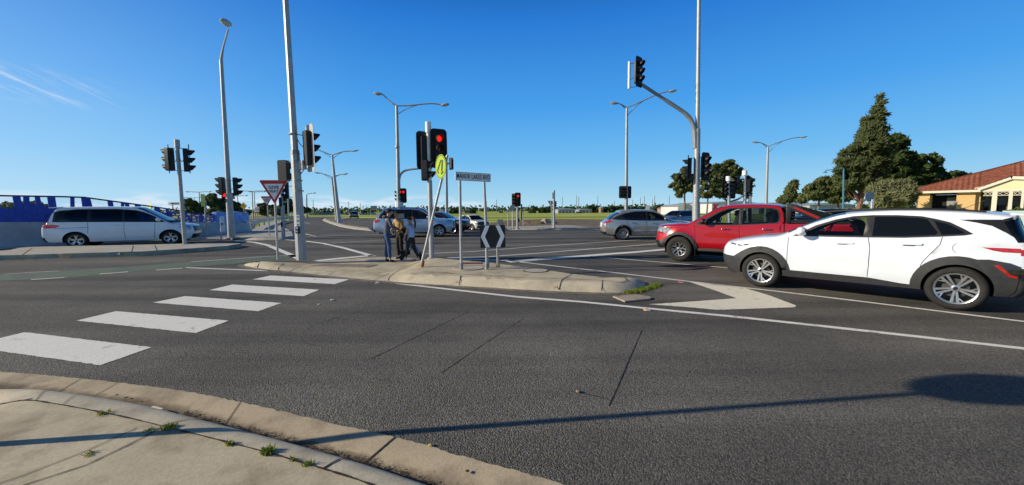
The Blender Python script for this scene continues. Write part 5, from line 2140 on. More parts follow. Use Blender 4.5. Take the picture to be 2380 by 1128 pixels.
# far lamp pair on the left median
root, f = double_lamp((788.5, 518), (772, 361), [(760, 357), (748, 352), (737, 348)], [(783, 357), (797, 353), (817, 351)], label='nearer lamp post with two curved arms on the far dirt median', r=(.24, .11), zb=.15, arm=.06, lum=(.5, .2, .08))
root, f = double_lamp((783, 511), (771, 412), [(762, 408), (752, 405), (743, 402)], [(780, 409), (788, 407), (796, 405)], label='farther lamp post with two curved arms on the far dirt median', Y=62, r=(.22, .12), arm=.07, lum=(.5, .2, .1))
root, f = double_lamp((713, 505), (712.5, 453), None, [(716, 451), (722, 450), (727, 449)], label='single arm lamp post beside the far left road bend', Y=85, r=(.2, .12), arm=.07, brace=False, lum=(.4, .2, .1))
k = 0
for bx, by, tx, ty, l, r_, Yd, lab in ((464, 500, 463, 447, -24, 20, 90, 'street lamp above the left trees, leftmost of the far row'), (452, 500, 451, 460, -20, 10, 120, 'smaller street lamp behind the leftmost of the far row'),
                                       (559, 500, 551, 456, -8, 18, 100, 'street lamp between the far corner signals and the yellow sign'), (588, 500, 586, 445, -20, 26, 85, 'tall street lamp above the white speed sign'),
                                       (593, 500, 591, 447, -6, 20, 100, 'street lamp just right of the one above the white speed sign'), (599, 500, 597, 474, -1, 12, 140, 'small distant street lamp right of the speed sign'),
                                       (671, 507, 669, 434, -1, 10, 70, 'street lamp rising behind the dark signal post'), (678, 507, 676, 459, -2, 9, 95, 'distant street lamp against the left trees near the grey column')):
    double_lamp((bx, by), (tx, ty), [(tx + l * .5, ty - .6), (tx + l, ty - 1)] if l < -1 else None, [(tx + r_ * .5, ty - .8), (tx + r_, ty - 1)], label=lab, Y=Yd, r=(.13, .09), arm=.07, brace=False, lum=(.5, .2, .1))

# right hand lamp with signals at 1455
root, f = double_lamp((1455, 533), (1457, 251), [(1449, 246), (1441, 242), (1435, 240)], [(1475, 243), (1500, 232), (1530, 219), (1555, 212)], label='two armed lamp post with paired dark signals behind the silver crossover', Y=31, r=(.15, .09), cat='traffic light', name='traffic_light', group=GRP_TL, lum=(.33, .16, .1))
signal_head(root, f(1450, 447) + Vector((-.1, -.1, 0)), R_(-110), (False,), 3, True, .72, cols=2)
signal_head(root, f(1462, 447) + Vector((0, .1, 0)), R_(60), (False,), 3, True, .72)
# lamp above the red pickup
root, f = double_lamp((1780, 500), (1785, 341), [(1777, 336), (1770, 333), (1763, 331)], [(1800, 335), (1820, 328), (1840, 322), (1860, 319)], label='lamp post with two arms rising behind the red pickup', Y=42, r=(.17, .1), lum=(.4, .2, .08))

# mast arm signal with the tall lamp column
b = P(1618, 545, 20.5); b.z = 0.1
t = P(1624.5, 0, 20.5)
root = thing('traffic_light', 'tall white lit column with a long mast arm signal, behind the red pickup bonnet', 'traffic light', b, group=GRP_TL)
f = lambda px, py: rel(root, P(px, py, 20.5))
mb = MB()
mb.cyl((0, 0, 0), f(1618, 470), .20, .19, 14)
mb.cyl(f(1618, 470), f(1621, 300), .16, .145, 14)
mb.build('pole', GALV, root, smooth=True)
mb = MB()
tt = Vector(f(1624.5, 0))
mb.cyl(f(1621, 300), tt + (tt - Vector(f(1621, 300))) * .12, .105, .085, 14)
mb.build('upper_pole', GALV, root, smooth=True)
mb = MB()
mb.tube([Vector(p) for p in catmull([tuple(f(1616, 345)), tuple(f(1614, 305)), tuple(f(1607, 282)), tuple(f(1590, 262)), tuple(f(1545, 232)), tuple(f(1492, 197))], 6)], [.13] * 6 + [.12] * 6 + [.115] * 6 + [.10] * 6 + [.085] * 7, 10)
mb.build('mast_arm', GALVD, root, smooth=True)
signal_head(root, f(1484, 169) + Vector((0, -.1, 0)), R_(-48), (False, False, False), 3, True, 1.12)
mb = MB()
mb.cyl(f(1463, 144), f(1462, 207), .07, .07, 10)
mb.build('arm_tube', WHITEP, root, smooth=True)
for a, b2 in (((1458, 149), (1482, 146)), ((1457, 205), (1484, 201))):
    bracket(root, f(*a), f(*b2))
cable(root, f(1458, 178), f(1472, 181), .1)
signal_head(root, f(1637, 388) + Vector((0, -.12, 0)), R_(-62), (False,), 3, True, 1.08)
signal_head(root, f(1601, 392) + Vector((0, .1, 0)), R_(152), (False,), 3, True, 1.05)
bracket(root, f(1601, 368), f(1640, 366)); bracket(root, f(1601, 412), f(1640, 412))

# signals behind the pickup cab
for bx, tp, heads, lab in ((1695, (1693, 410), [((1686, 440), R_(-75), (False,), True), ((1702, 442), R_(100), (False,), True)], 'white capped signal post with two dark heads above the pickup roof'),
                           (1731, (1731, 397), [((1712, 425), R_(195), (False,), False), ((1738, 432), R_(60), (False,), True)], 'taller white capped signal post above the pickup roof, right of its pair'),
                           (1743, (1743, 448), [((1741, 447), R_(-75), (True,), False)], 'low signal post with a lit red light above the pickup roof')):
    Yd = 29.0
    b = P(bx, 540, Yd); b.z = 0.1
    root = thing('traffic_light', lab, 'traffic light', b, group=GRP_TL)
    f = lambda px, py: rel(root, P(px, py, Yd))
    pole(root, (0, 0, 0), f(*tp), .11, .10)
    if tp[1] < 445:
        pole(root, f(tp[0], tp[1] + 11), f(*tp), .17, .17, WHITEP, 'pole_cap', base=False)
    for c_, yw, lt, bd in heads:
        signal_head(root, f(*c_), yw, lt, 3 if tp[1] < 445 else 2, bd, .95)

# signals across the field corner
b = G(1203, 532, .12)
Yd = b.y
root = thing('traffic_light', 'signal post with a lit red light at the grass field corner', 'traffic light', b, group=GRP_TL)
f = lambda px, py: rel(root, P(px, py, Yd))
pole(root, (0, 0, 0), f(1202.5, 448), .09, .08)
signal_head(root, f(1202, 464) + Vector((.05, -.1, 0)), R_(-80), (True, False, False), 3, True, .78)
signal_head(root, f(1195, 465) + Vector((0, .1, 0)), R_(-120), (False,), 3, True, .74)
signal_head(root, f(1200, 478) + Vector((0, 0, 0)), R_(190), (False,), 2, False, .45)
mb = MB(); mb.box(f(1204, 512) + Vector((.05, -.1, 0)), (.14, .12, .24)); mb.build('push_button', BLACK, root, bevel=.02)
b = G(1287.5, 529.5, .12)
Yd = b.y
root = thing('traffic_light', 'grey signal post beside the give way sign back at the field edge', 'traffic light', b, group=GRP_TL)
f = lambda px, py: rel(root, P(px, py, Yd))
pole(root, (0, 0, 0), f(1287.5, 443), .10, .09)
signal_head(root, f(1291, 474), R_(20), (False,), 3, False, .42)
mb = MB(); mb.box(f(1286, 455), (.16, .16, .5)); mb.build('sensor', GALVD, root, bevel=.02)

# ------------------------------------------------------------------ signs
SIGNW = pm('sign_white', (0.80, 0.84, 0.88), 0.45, 0, 0.04, 6)
SIGNR = pm('sign_red', (0.55, 0.012, 0.012), 0.45, 0, 0.06, 6)
SIGNK = pm('sign_black', (0.012, 0.012, 0.014), 0.5, 0, 0.1, 6)
SIGNY = pm('sign_lime', (0.40, 0.55, 0.01), 0.45, 0, 0.04, 6)
SIGNB = pm('sign_back', (0.30, 0.31, 0.32), 0.5, 0.4, 0.1, 6)


def tri(sz, dz=0.0):
    h = sz * math.sqrt(3) / 2
    return [(-sz / 2, h / 2), (0, -h / 2), (sz / 2, h / 2)]


def rounded(poly, r, k=4):
    out = []
    n = len(poly)
    for i in range(n):
        p0, p1, p2 = Vector(poly[i - 1]), Vector(poly[i]), Vector(poly[(i + 1) % n])
        a = p1 + (p0 - p1).normalized() * r
        b = p1 + (p2 - p1).normalized() * r
        for j in range(k + 1):
            t = j / k
            out.append(tuple((a * (1 - t) + p1 * t) * (1 - t) + (p1 * (1 - t) + b * t) * t))
    return out


def giveway(label, bpx, cpx, size, yaw, zb, text=True, back=False):
    b = G(bpx[0], bpx[1], zb)
    Yd = b.y
    root = thing('give_way_sign', label, 'road sign', b, group='give way signs')
    f = lambda px, py: rel(root, P(px, py, Yd))
    c = Vector(f(*cpx))
    n = Vector((math.cos(yaw), math.sin(yaw), 0))
    pole(root, (0, 0, 0), c - n * .04 + Vector((0, 0, size * .35)), .032, .032, base=False)
    M = frame(c, yaw)
    mb = MB(); mb.prism(rounded(tri(size), size * .07), M, -.004, .0)
    pn = mb.build('sign_panel', GALVD if back else WHITEP, root)
    if not back:
        mb = MB(); mb.prism(rounded(tri(size * .975), size * .07), M, .001, .004)
        mb.build('border', SIGNR, pn)
        mb = MB(); mb.prism([(x, y + size * .012) for x, y in rounded(tri(size * .66), size * .02)], M, .0045, .007)
        mb.build('field', SIGNW, pn)
        if text:
            text_mesh('GIVE', size * .165, M @ Matrix.Translation((0, size * .165, .009)), SIGNK, parent=pn, sx=.95, thick=.002, spacing=1.1)
            text_mesh('WAY', size * .135, M @ Matrix.Translation((0, size * .025, .009)), SIGNK, parent=pn, sx=.95, thick=.002, spacing=1.1)
    return root


giveway('large give way triangle on a slim post at the left tip of the island', (646, 604), (637, 447), .83, R_(-84), .13)
giveway('small distant give way triangle on the far left footpath', (627, 549), (620, 468), .68, R_(-85), .12)
giveway('grey back of a give way triangle at the field edge', (1284, 529.5), (1280.5, 474), .55, R_(90), .12, back=True)

# leaning round crossing sign
b = G(981, 621, .15)
Yd = b.y
root = thing('crossing_sign', 'leaning round lime sign with two walking legs on a rusty based post', 'road sign', b)
f = lambda px, py: rel(root, P(px, py, Yd))
c = Vector(f(1024, 388))
lean = (Vector(f(1026, 366))).normalized()
nS = Vector((math.cos(R_(-144)), math.sin(R_(-144)), 0))
mb = MB(); mb.tube([(0, 0, .12), c + lean * .30 - nS * .13], .032, 12)
mb.build('post', GALV, root, smooth=True)
mb = MB(); mb.tube([(0, 0, 0), lean * .16], .042, 12)
mb.build('post_base', RUST, root, smooth=True)
M = frame(c, R_(-144), R_(-8)) @ Matrix.Rotation(R_(0), 4, 'X')
circ = lambda r, k=32: [(r * math.cos(2 * PI * i / k), r * math.sin(2 * PI * i / k)) for i in range(k)]
mb = MB(); mb.prism(circ(.305), M, -.004, 0)
pn = mb.build('sign_panel', SIGNY, root)
ringp = MB()
k = 40
ringp.add([M @ Vector((r * math.cos(2 * PI * i / k), r * math.sin(2 * PI * i / k), .003)) for r in (.285, .272) for i in range(k)], [(i, (i + 1) % k, k + (i + 1) % k, k + i) for i in range(k)])
ringp.build('border', SIGNK, pn)
for poly in ([(-.02, .16), (.035, .175), (-.11, -.09), (-.16, -.06)], [(.05, .175), (.12, .165), (.12, -.12), (.055, -.11)], [(-.19, -.10), (-.15, -.145), (-.09, -.175), (-.08, -.145), (-.12, -.12), (-.165, -.07)], [(.05, -.145), (.12, -.15), (.185, -.13), (.19, -.11), (.13, -.115), (.10, -.19), (.05, -.18)]):
    mb = MB(); mb.prism(poly, M, .002, .005)
    mb.build('leg_symbol', SIGNK, pn)

# street name sign MANOR LAKES BVD
b1 = G(1072.5, 628, .15); b2 = G(1132, 628, .15)
p1 = P(1067, 412, b1.y); p2 = P(1124, 417, b1.y - .0)
root = thing('street_name_sign', 'white street name sign reading MANOR LAKES BVD on two galvanised posts', 'street sign', b1)
L0, L1 = P(1058, 408, b1.y), P(1140, 416, b1.y)
# the sign is turned: its right end is farther away
xl, xr_ = P(1058, 407.5, b1.y - .05), P(1140, 414.5, b1.y + .38)
yaw_s = math.atan2(xr_.y - xl.y, xr_.x - xl.x) - PI / 2
cS = (xl + xr_) / 2
cS.z = b1.z + 0 + (P(1099, 411.5, b1.y + .15).z - b1.z)
wS = (xr_ - xl).to_2d().length
M = frame(cS - b1, yaw_s, R_(-1.2))
for px, s in ((1067, -.36), (1126, .33)):
    q = M @ Vector((s * wS, -.08, -.035))
    bx, by_ = (1072.5, 1126)[s > 0], 628
    g_ = G(bx, by_, .15) if s < 0 else Vector((q.x + b1.x + .06, q.y + b1.y, .15))
    pole(root, g_ - b1, q + Vector((0, 0, .0)), .033, .033, name='post', base=False)
    mb = MB(); mb.cyl(g_ - b1, g_ - b1 + Vector((0, 0, .16)), .041, .041, 12)
    mb.build('post_sleeve', GALVD, root, smooth=True)
mb = MB(); mb.prism(roundrect(wS, .20, .012, 2), M, -.012, .012)
pn = mb.build('sign_panel', WHITEP, root)
mb = MB()
for q in ((0, .092, wS - .02, .006), (0, -.092, wS - .02, .006), (wS / 2 - .012, 0, .006, .19), (-wS / 2 + .012, 0, .006, .19)):
    mb.prism([(q[0] - q[2] / 2, q[1] - q[3] / 2), (q[0] + q[2] / 2, q[1] - q[3] / 2), (q[0] + q[2] / 2, q[1] + q[3] / 2), (q[0] - q[2] / 2, q[1] + q[3] / 2)], M, .012, .0135)
mb.build('border', SIGNK, pn)
tx = text_mesh('MANOR LAKES BVD', .155, M @ Matrix.Translation((0, 0, .014)), SIGNK, parent=pn, sx=.60, thick=.0009, spacing=1.12)
# fit the lettering to the panel
ws = [v.co for v in tx.data.vertices]
loc = [(M.inverted() @ v).x for v in ws]
fit = (wS * .93) / (max(loc) - min(loc))
tx.data.transform(M.inverted()); tx.data.transform(Matrix.Diagonal((fit, 1, 1, 1))); tx.data.transform(M)

# chevron board
b1 = G(1130, 627, .15)
root = thing('chevron_board', 'black board with two white chevrons pointing apart on two posts on the island', 'road sign', b1)
cB = P(1145.5, 549.5, b1.y) + Vector((0, -.05, 0))
M = frame(cB - b1, R_(-86), R_(.8))
mb = MB(); mb.prism(roundrect(.60, .545, .02, 2), M, -.006, 0)
pn = mb.build('sign_panel', SIGNK, root)
for s in (-1, 1):
    mb = MB()
    pts = [(s * .145, .265), (s * .045 + s * .0, .265), (s * .005 + s * .0, .265)]
    mb.prism([(s * .07, .262), (s * .17, .262), (s * .285, 0), (s * .17, -.262), (s * .07, -.262), (s * .185, 0)], M, .001, .004)
    mb.build('chevron', SIGNW, pn)
for px in (1131.5, 1157.5):
    g = G(px, 627 if px < 1140 else 622, .15)
    q = P(px - 1, 530, g.y) 
    pole(root, g - b1, Vector(((g - b1).x, (cB - b1).y + .04, (q - b1).z)), .033, .033, name='post', base=False)
    mb = MB(); mb.cyl(g - b1, g - b1 + Vector((0, 0, .14)), .041, .041, 12)
    mb.build('post_sleeve', RUST if px > 1140 else GALVD, root, smooth=True)


def board_sign(name, label, Yd, post_px, base_z, shape, cpx, yaw, mats, cat='road sign', r=.04, txt=None, postmat=GALV, group=None):
    b = P(post_px[0][0], post_px[0][1], Yd); b.z = base_z
    root = thing(name, label, cat, b, group=group)
    f = lambda px, py: rel(root, P(px, py, Yd))
    c = Vector(f(*cpx))
    n = Vector((math.cos(yaw), math.sin(yaw), 0))
    for i, pp in enumerate(post_px):
        g = P(pp[0], pp[1], Yd) - b
        g.z = 0
        q = Vector((f(pp[0], cpx[1]).x, 0, c.z))
        pole(root, g, q - n * .05, r, r, postmat, 'post', base=False)
    M = frame(c, yaw)
    mb = MB(); mb.prism(shape, M, -.004, .004)
    pn = mb.build('sign_panel', mats[0], root)
    if len(mats) > 1:
        s2 = [(x * .9, y * .9) for x, y in shape]
        mb = MB(); mb.prism(s2, M, .005, .008)
        mb.build('field', mats[1], pn)
    if txt:
        text_mesh(txt[0], txt[1], M @ Matrix.Translation((0, 0, .011)), SIGNK, parent=pn, sx=txt[2], thick=.002)
    return root, M, pn


sq = lambda w, h: [(-w / 2, -h / 2), (w / 2, -h / 2), (w / 2, h / 2), (-w / 2, h / 2)]
board_sign('street_name_sign', 'white street name sign reading ARMSTRONG RD behind the white van', 26, [(400, 550), (418, 550)], .05, sq(.85, .2), (406, 473.5), R_(-90), [WHITEP], 'street sign', .035, ('ARMSTRONG RD', .14, .5))
board_sign('crossing_sign', 'small round yellow sign standing above the white van roof', 27, [(349, 555)], .05, circ(.22), (348.5, 480), R_(-120), [pm('sign_pale_yellow', (.85, .80, .1), .5)], r=.03)
ylw = MATS['sign_pale_yellow']
b, M, pn = board_sign('crossing_sign', 'tall yellow sign seen almost edge on at the wall foot', 24.5, [(476, 553)], .12, sq(.52, .78), (472, 466), R_(195), [ylw], r=.045)
b, M, pn = board_sign('footway_board', 'short white and dark board on a low post at the median tip', 21, [(515, 568)], .1, sq(.22, .8), (517, 521), R_(-25), [WHITEP], 'road sign', .035)
mb = MB(); mb.prism(circ(.05, 12), M @ Matrix.Translation((-.02, 0, 0)), .006, .02); mb.build('reflector', SIGNK, pn)
oy = pm('warning_yellow', (.60, .32, .02), .5)
b, M, pn = board_sign('warning_sign', 'yellow diamond warning sign with an orange plate by the left trees', 75, [(566, 505)], 0, [(-.7, 0), (0, -.7), (.7, 0), (0, .7)], (566, 479), R_(-90), [oy, pm('warning_yellow_face', (.72, .42, .03), .5)], r=.06)
mb = MB(); mb.prism(sq(.9, .38), M @ Matrix.Translation((0, -1.05, 0)), .002, .01); mb.build('supplementary_plate', pm('sign_orange', (.6, .16, .02), .5), pn)
for s in (-1, 1):
    mb = MB(); mb.prism([(s * .08, -.35), (s * .15, -.35), (s * .15, .0), (s * .09, .15), (s * .09, .38), (s * .02, .38), (s * .02, .12), (s * .08, 0)], M, .009, .013); mb.build('symbol', SIGNK, pn)
b, M, pn = board_sign('speed_sign', 'white speed sign reading 60 on the dry verge at the far left', 75, [(598, 507)], 0, sq(.85, 1.0), (597, 487), R_(-90), [WHITEP], r=.05)
mb = MB()
mb.add([M @ Vector((r * math.cos(2 * PI * i / 28), r * math.sin(2 * PI * i / 28), .012)) for r in (.36, .28) for i in range(28)], [(i, (i + 1) % 28, 28 + (i + 1) % 28, 28 + i) for i in range(28)])
mb.build('speed_ring', SIGNR, pn)
text_mesh('60', .34, M @ Matrix.Translation((0, 0, .013)), SIGNK, parent=pn, sx=.8)
# far corner small signs
board_sign('street_name_sign', 'dark back of a street name sign at the field corner', G(1182, 532, .1).y, [(1181, 532), (1191, 532)], .12, sq(.68, .14), (1186.5, 490), R_(-90), [SIGNB], 'street sign', .04)
board_sign('round_sign', 'grey back of a round sign at the field corner', G(1191, 532, .1).y - .4, [(1191.5, 532)], .12, circ(.19), (1190.5, 482.5), R_(-90), [GALVD], r=.03)
board_sign('small_sign', 'narrow post with a small edge on sign at the field corner', G(1216, 530.5, .1).y, [(1216.5, 530.5)], .12, circ(.15), (1215.5, 489), R_(-20), [GALVD], r=.035)
b = P(1212.5, 500, 60); b.z = 0
root = thing('timber_pole', 'dark slim pole behind the corner signals', 'pole', b)
pole(root, (0, 0, 0), rel(root, P(1212, 475, 60)), .12, .12, SIGNK, base=False)
board_sign('info_sign', 'small grey panel with two legs just above the chevron board', 20, [(1157, 560), (1168, 560)], 0, sq(.28, .22), (1162.5, 515.5), R_(-90), [SIGNK, GALVD], r=.025)
board_sign('billboard', 'dark grey billboard on posts beyond the far left road', 120, [(862, 500), (876, 500)], 0, sq(2.0, 1.25), (869, 483.5), R_(-90), [GALV, pm('billboard_face', (.12, .17, .19), .5)], 'billboard', .06)
board_sign('estate_sign', 'white board sign standing in the field behind the silver crossover', 75, [(1504, 500)], 0, sq(.75, 1.2), (1505.5, 484.5), R_(-90), [WHITEP], r=.04)
board_sign('estate_sign', 'white board with a red emblem at the foot of the left roadside tree', 70, [(1580, 500)], 0, sq(.95, 1.3), (1582, 483), R_(-90), [WHITEP], r=.04)
board_sign('round_sign', 'grey back of a round sign on a white post above the white crossover', 19, [(2026, 560)], 0, circ(.25), (2021, 457), R_(-82), [GALV], r=.03)
b = P(2026, 560, 18.9); b.z = 0
root = thing('marker_post', 'white flat post in front of the grey round sign back', 'post', b)
mb = MB(); mb.box(rel(root, P(2024, 480, 18.8)) * .5, (.10, .03, rel(root, P(2024, 447, 18.8)).z)); mb.build('post_panel', WHITEP, root)
b = P(1340, 500, 55); b.z = 0
# teal park lamp
Yp = 30
b = P(1960, 520, Yp); b.z = 0
root = thing('park_lamp', 'teal post with a straight arm and a hanging lamp by the tallest tree', 'street lamp', b, group='street lamps')
f = lambda px, py: rel(root, P(px, py, Yp))
TEALP = pm('teal_paint', (.06, .22, .26), .45)
pole(root, (0, 0, 0), f(1961, 392), .07, .055, TEALP)
mb = MB(); mb.tube([f(1961, 393), f(1920, 396)], .03, 6); mb.tube([f(1920, 396), f(1918, 401)], .02, 6); mb.build('arm', TEALP, root, smooth=True)
mb = MB(); mb.lathe([(.03, .14), (.07, .08), (.16, 0), (.0, -.01)], Matrix.Translation(f(1918, 402)), 14); mb.build('luminaire', TEALP, root, smooth=True)

# crossing sign outside the picture, left of the camera: its shadow lies across the lane
bl = G(2145, 914)
dirs = -Vector((math.cos(SUN_AZ), math.sin(SUN_AZ)))
hS = 3.0
bx_, by__ = bl.x - dirs.x * hS / math.tan(SUN_EL), bl.y - dirs.y * hS / math.tan(SUN_EL)
root = thing('crossing_sign', 'round lime crossing sign on a post beside the footpath, left of the camera', 'road sign', (bx_, by__, .10))
pole(root, (0, 0, 0), (0, 0, hS + .5), .035, .035, base=False)
M = frame((.0, 0.0, hS + .30 - .10), R_(200))
mb = MB(); mb.prism(circ(.31), M, .035, .04); mb.build('sign_panel', SIGNY, root)
# ------------------------------------------------------------------ wall, screens, guard rail
WALLC = concrete_mat('concrete_wall', (0.45, 0.46, 0.47), (0.28, 0.29, 0.30), 0.5, 1.0)
BLUE = pm('screen_blue', (0.018, 0.065, 0.45), 0.5, 0, 0.25, 5)
BLUEL = pm('wrap_blue', (0.18, 0.36, 0.78), 0.6, 0, 0.35, 3, stain=(.5, .6, .75), stain_amt=.8, stain_scale=1.2)


def perforated():
    m = bpy.data.materials.new('perforated_blue')
    m.use_nodes = True
    N, L = m.node_tree.nodes, m.node_tree.links
    b = N['Principled BSDF']
    b.inputs['Base Color'].default_value = (0.02, 0.06, 0.42, 1)
    tcn = N.new('ShaderNodeTexCoord')
    mp = N.new('ShaderNodeMapping')
    mp.inputs['Scale'].default_value = (2.0, 2.0, 3.2)
    L.new(tcn.outputs['Object'], mp.inputs['Vector'])
    vo = N.new('ShaderNodeTexVoronoi')
    vo.inputs['Scale'].default_value = 1.6
    vo.feature = 'DISTANCE_TO_EDGE'
    L.new(mp.outputs[0], vo.inputs['Vector'])
    mr = N.new('ShaderNodeMapRange')
    mr.inputs['From Min'].default_value = 0.13
    mr.inputs['From Max'].default_value = 0.17
    mr.inputs['To Min'].default_value = 1.0
    mr.inputs['To Max'].default_value = 0.25
    L.new(vo.outputs['Distance'], mr.inputs['Value'])
    L.new(mr.outputs[0], b.inputs['Alpha'])
    return m


PERF = perforated()
# wall line: plan points with concrete top and screen top, read along the wall
def wallpt(px, d):
    p = P(px, 500, d)
    return Vector((p.x, p.y))


wl_px = [(-420, 15.6), (0, 17.8), (150, 19.4), (200, 20.2), (345, 22.5), (440, 24.8), (520, 27.2), (575, 29.5)]
wtop = []
for px, d in wl_px:
    ct = P(px, 516.5 if px < 500 else 517.5, d).z
    stp = {-420: 447, 0: 455, 150: 457.5, 200: 459, 345: 479, 440: 493, 520: 502, 575: 506}[px]
    wtop.append((wallpt(px, d), ct, P(px, stp, d).z))
root = thing('barrier_wall', 'long grey concrete road barrier below the blue screens on the left', 'wall', (wtop[1][0].x, wtop[1][0].y, 0))
mb = MB()
o_ = root.location
rows = []
for i, (p, ct, stt) in enumerate(wtop):
    a = wtop[max(i - 1, 0)][0]; b = wtop[min(i + 1, len(wtop) - 1)][0]
    t = (b - a).normalized(); nn = Vector((t.y, -t.x))
    prof = [(0.30, 0), (0.30, .10), (0.16, .34), (0.09, ct), (-.09, ct), (-.2, 0)]
    rows.append([Vector((p.x + nn.x * u_, p.y + nn.y * u_, z)) - o_ for u_, z in prof])
k = 6
mb.add([v for r in rows for v in r], [(i * k + j, i * k + j + 1, (i + 1) * k + j + 1, (i + 1) * k + j) for i in range(len(rows) - 1) for j in range(k - 1)] + [tuple(range(k)), tuple((len(rows) - 1) * k + j for j in range(k - 1, -1, -1))])
mb.build('wall', WALLC, root)
root2 = thing('noise_screen', 'dark blue cut metal screen with slanting posts above the concrete barrier', 'screen', (wtop[1][0].x, wtop[1][0].y, 0))
o_ = root2.location


def along(px):
    for (a, da), (b, db), A_, B_ in zip(wl_px[:-1], wl_px[1:], wtop[:-1], wtop[1:]):
        if a <= px <= b:
            d0 = P(a, 500, da); d1 = P(b, 500, db)
            # solve along segment
            lo, hi = 0.0, 1.0
            for _ in range(30):
                mid = (lo + hi) / 2
                q = A_[0].lerp(B_[0], mid)
                pxm = CXP + FPX * q.x / q.y
                if pxm < px:
                    lo = mid
                else:
                    hi = mid
            t = (lo + hi) / 2
            return A_[0].lerp(B_[0], t), A_[1] + (B_[1] - A_[1]) * t, A_[2] + (B_[2] - A_[2]) * t
    return wtop[-1]


mb = MB()
rail = [Vector((w[0].x, w[0].y, w[2])) - o_ for w in wtop]
mb.tube(rail, .04, 6)
mb.build('top_rail', pm('rail_navy', (.008, .012, .04), .5), root2)
# cut sheet: solid low hills profile, rising and falling along the fence
hills = [(-420, .72), (-200, .8), (-60, .7), (0, .62), (20, .5), (33, .52), (45, .66), (72, .76), (95, .66), (115, .6), (150, .45), (200, .42), (235, .4), (300, .55), (345, .5), (400, .8), (440, .97), (520, .97), (575, .97)]
mb = MB()
vs, fs = [], []
for i, (px, h) in enumerate(hills):
    q, ct, stt = along(px)
    vs += [Vector((q.x, q.y, ct)) - o_, Vector((q.x, q.y, ct + (stt - ct) * h)) - o_]
for i in range(len(hills) - 1):
    if hills[i][0] < 400:
        fs.append((2 * i, 2 * i + 2, 2 * i + 3, 2 * i + 1))
mb.add(vs, fs)
sh_ = mb.build('screen_sheet', BLUE, root2)
mb = MB()
mb.add(vs, [(2 * i, 2 * i + 2, 2 * i + 3, 2 * i + 1) for i in range(len(hills) - 1) if hills[i][0] >= 400])
mb.build('perforated_sheet', PERF, root2)
posts = [(47, 52, .35), (70, 64, .28), (95, 101, .25), (127, 130, .38), (176, 171, .22), (203, 206, .35), (212, 222, .22), (262, 266, .3), (291, 285, .2), (300, 306, .25), (325, 328, .35), (368, 370, .3), (392, 395, .2), (430, 431, .3), (470, 470, .2), (505, 506, .25), (540, 541, .25), (-40, -46, .3), (-110, -104, .35), (-200, -210, .3), (-300, -296, .35)]
for pt, pb_, w_ in posts:
    a, ct, stt = along(pt); b, ct2, st2 = along(pb_)
    mb = MB()
    d_ = (wtop[2][0] - wtop[1][0]).normalized() * w_ * .34
    A0, A1 = Vector((b.x, b.y, ct2)), Vector((a.x, a.y, stt))
    dd = Vector((d_.x, d_.y, 0)); nn = Vector((dd.y, -dd.x, 0)).normalized() * .03
    q = [A0 - dd + nn, A0 + dd + nn, A1 + dd + nn, A1 - dd + nn, A0 - dd - nn, A0 + dd - nn, A1 + dd - nn, A1 - dd - nn]
    mb.add([v - o_ for v in q], [(0, 1, 2, 3), (7, 6, 5, 4), (0, 4, 5, 1), (1, 5, 6, 2), (2, 6, 7, 3), (3, 7, 4, 0)])
    mb.build('screen_post', BLUE, root2)
# transparent upper panels
mb = MB()
vs = []
pxs = [-420, -200, 0, 100, 200, 300, 400]
for px in pxs:
    q, ct, stt = along(px)
    vs += [Vector((q.x, q.y + .05, ct)) - o_, Vector((q.x, q.y + .05, stt)) - o_]
mb.add(vs, [(2 * i, 2 * i + 2, 2 * i + 3, 2 * i + 1) for i in range(len(pxs) - 1)])
gm = glass_mat('screen_glass', (0.86, 0.92, 0.98), 0.97, 0.1)
mb.build('clear_panel', gm, root2)
# wrapped end barrier
a, ct, _ = along(500); b, ct2, _ = along(575)
root = thing('wrapped_barrier', 'barrier end wrapped in bright blue and white sheeting', 'barrier', (a.x, a.y, 0))
mb = MB()
n0 = Vector(((b - a).y, -(b - a).x)).normalized() * .18
vs = []
for i in range(13):
    q = a.lerp(b, i / 12)
    wv = .05 * math.sin(i * 2.1)
    for s, z in ((1, ct - .05), (1.1 + wv, ct + .35), (.9 - wv, ct + .68 + .04 * math.sin(i)), (-.9, ct + .68 + .04 * math.sin(i)), (-1, ct - .05)):
        vs.append((q.x + n0.x * s - a.x, q.y + n0.y * s - a.y, z))
mb.add(vs, [(i * 5 + j, (i + 1) * 5 + j, (i + 1) * 5 + j + 1, i * 5 + j + 1) for i in range(12) for j in range(4)] + [(0, 1, 2, 3, 4), (64, 63, 62, 61, 60)])
mb.build('sheeting', BLUEL, root, smooth=True, angle=30)
# guard rail beyond the wall end
root = thing('guard_rail', 'galvanised guard rail curving away beside the far footpath', 'guard rail', G(588, 535))
gr_px = [(586, 533, 31), (592, 523, 34), (603, 516, 38), (625, 511.5, 46), (650, 509, 56), (690, 507, 72)]
pts = []
for px, py, d in gr_px:
    q = P(px, py, d)
    pts.append(Vector((q.x, q.y, .62)) - Vector(root.location))
mb = MB()
vs = []
for p in pts:
    for u_, z in ((0, -.15), (.05, -.08), (0, 0), (.05, .08), (0, .15)):
        vs.append(p + Vector((u_, -u_, z)))
mb.add(vs, [(i * 5 + j, (i + 1) * 5 + j, (i + 1) * 5 + j + 1, i * 5 + j + 1) for i in range(len(pts) - 1) for j in range(4)])
mb.build('rail', GALV, root)
for p in [pts[0], pts[1], pts[2], pts[3], pts[4], (pts[0] + pts[1]) / 2, (pts[2] + pts[3]) / 2]:
    mb = MB(); mb.box(p + Vector((-.1, .05, -.3)), (.12, .12, .7)); mb.build('post', GALVD, root)

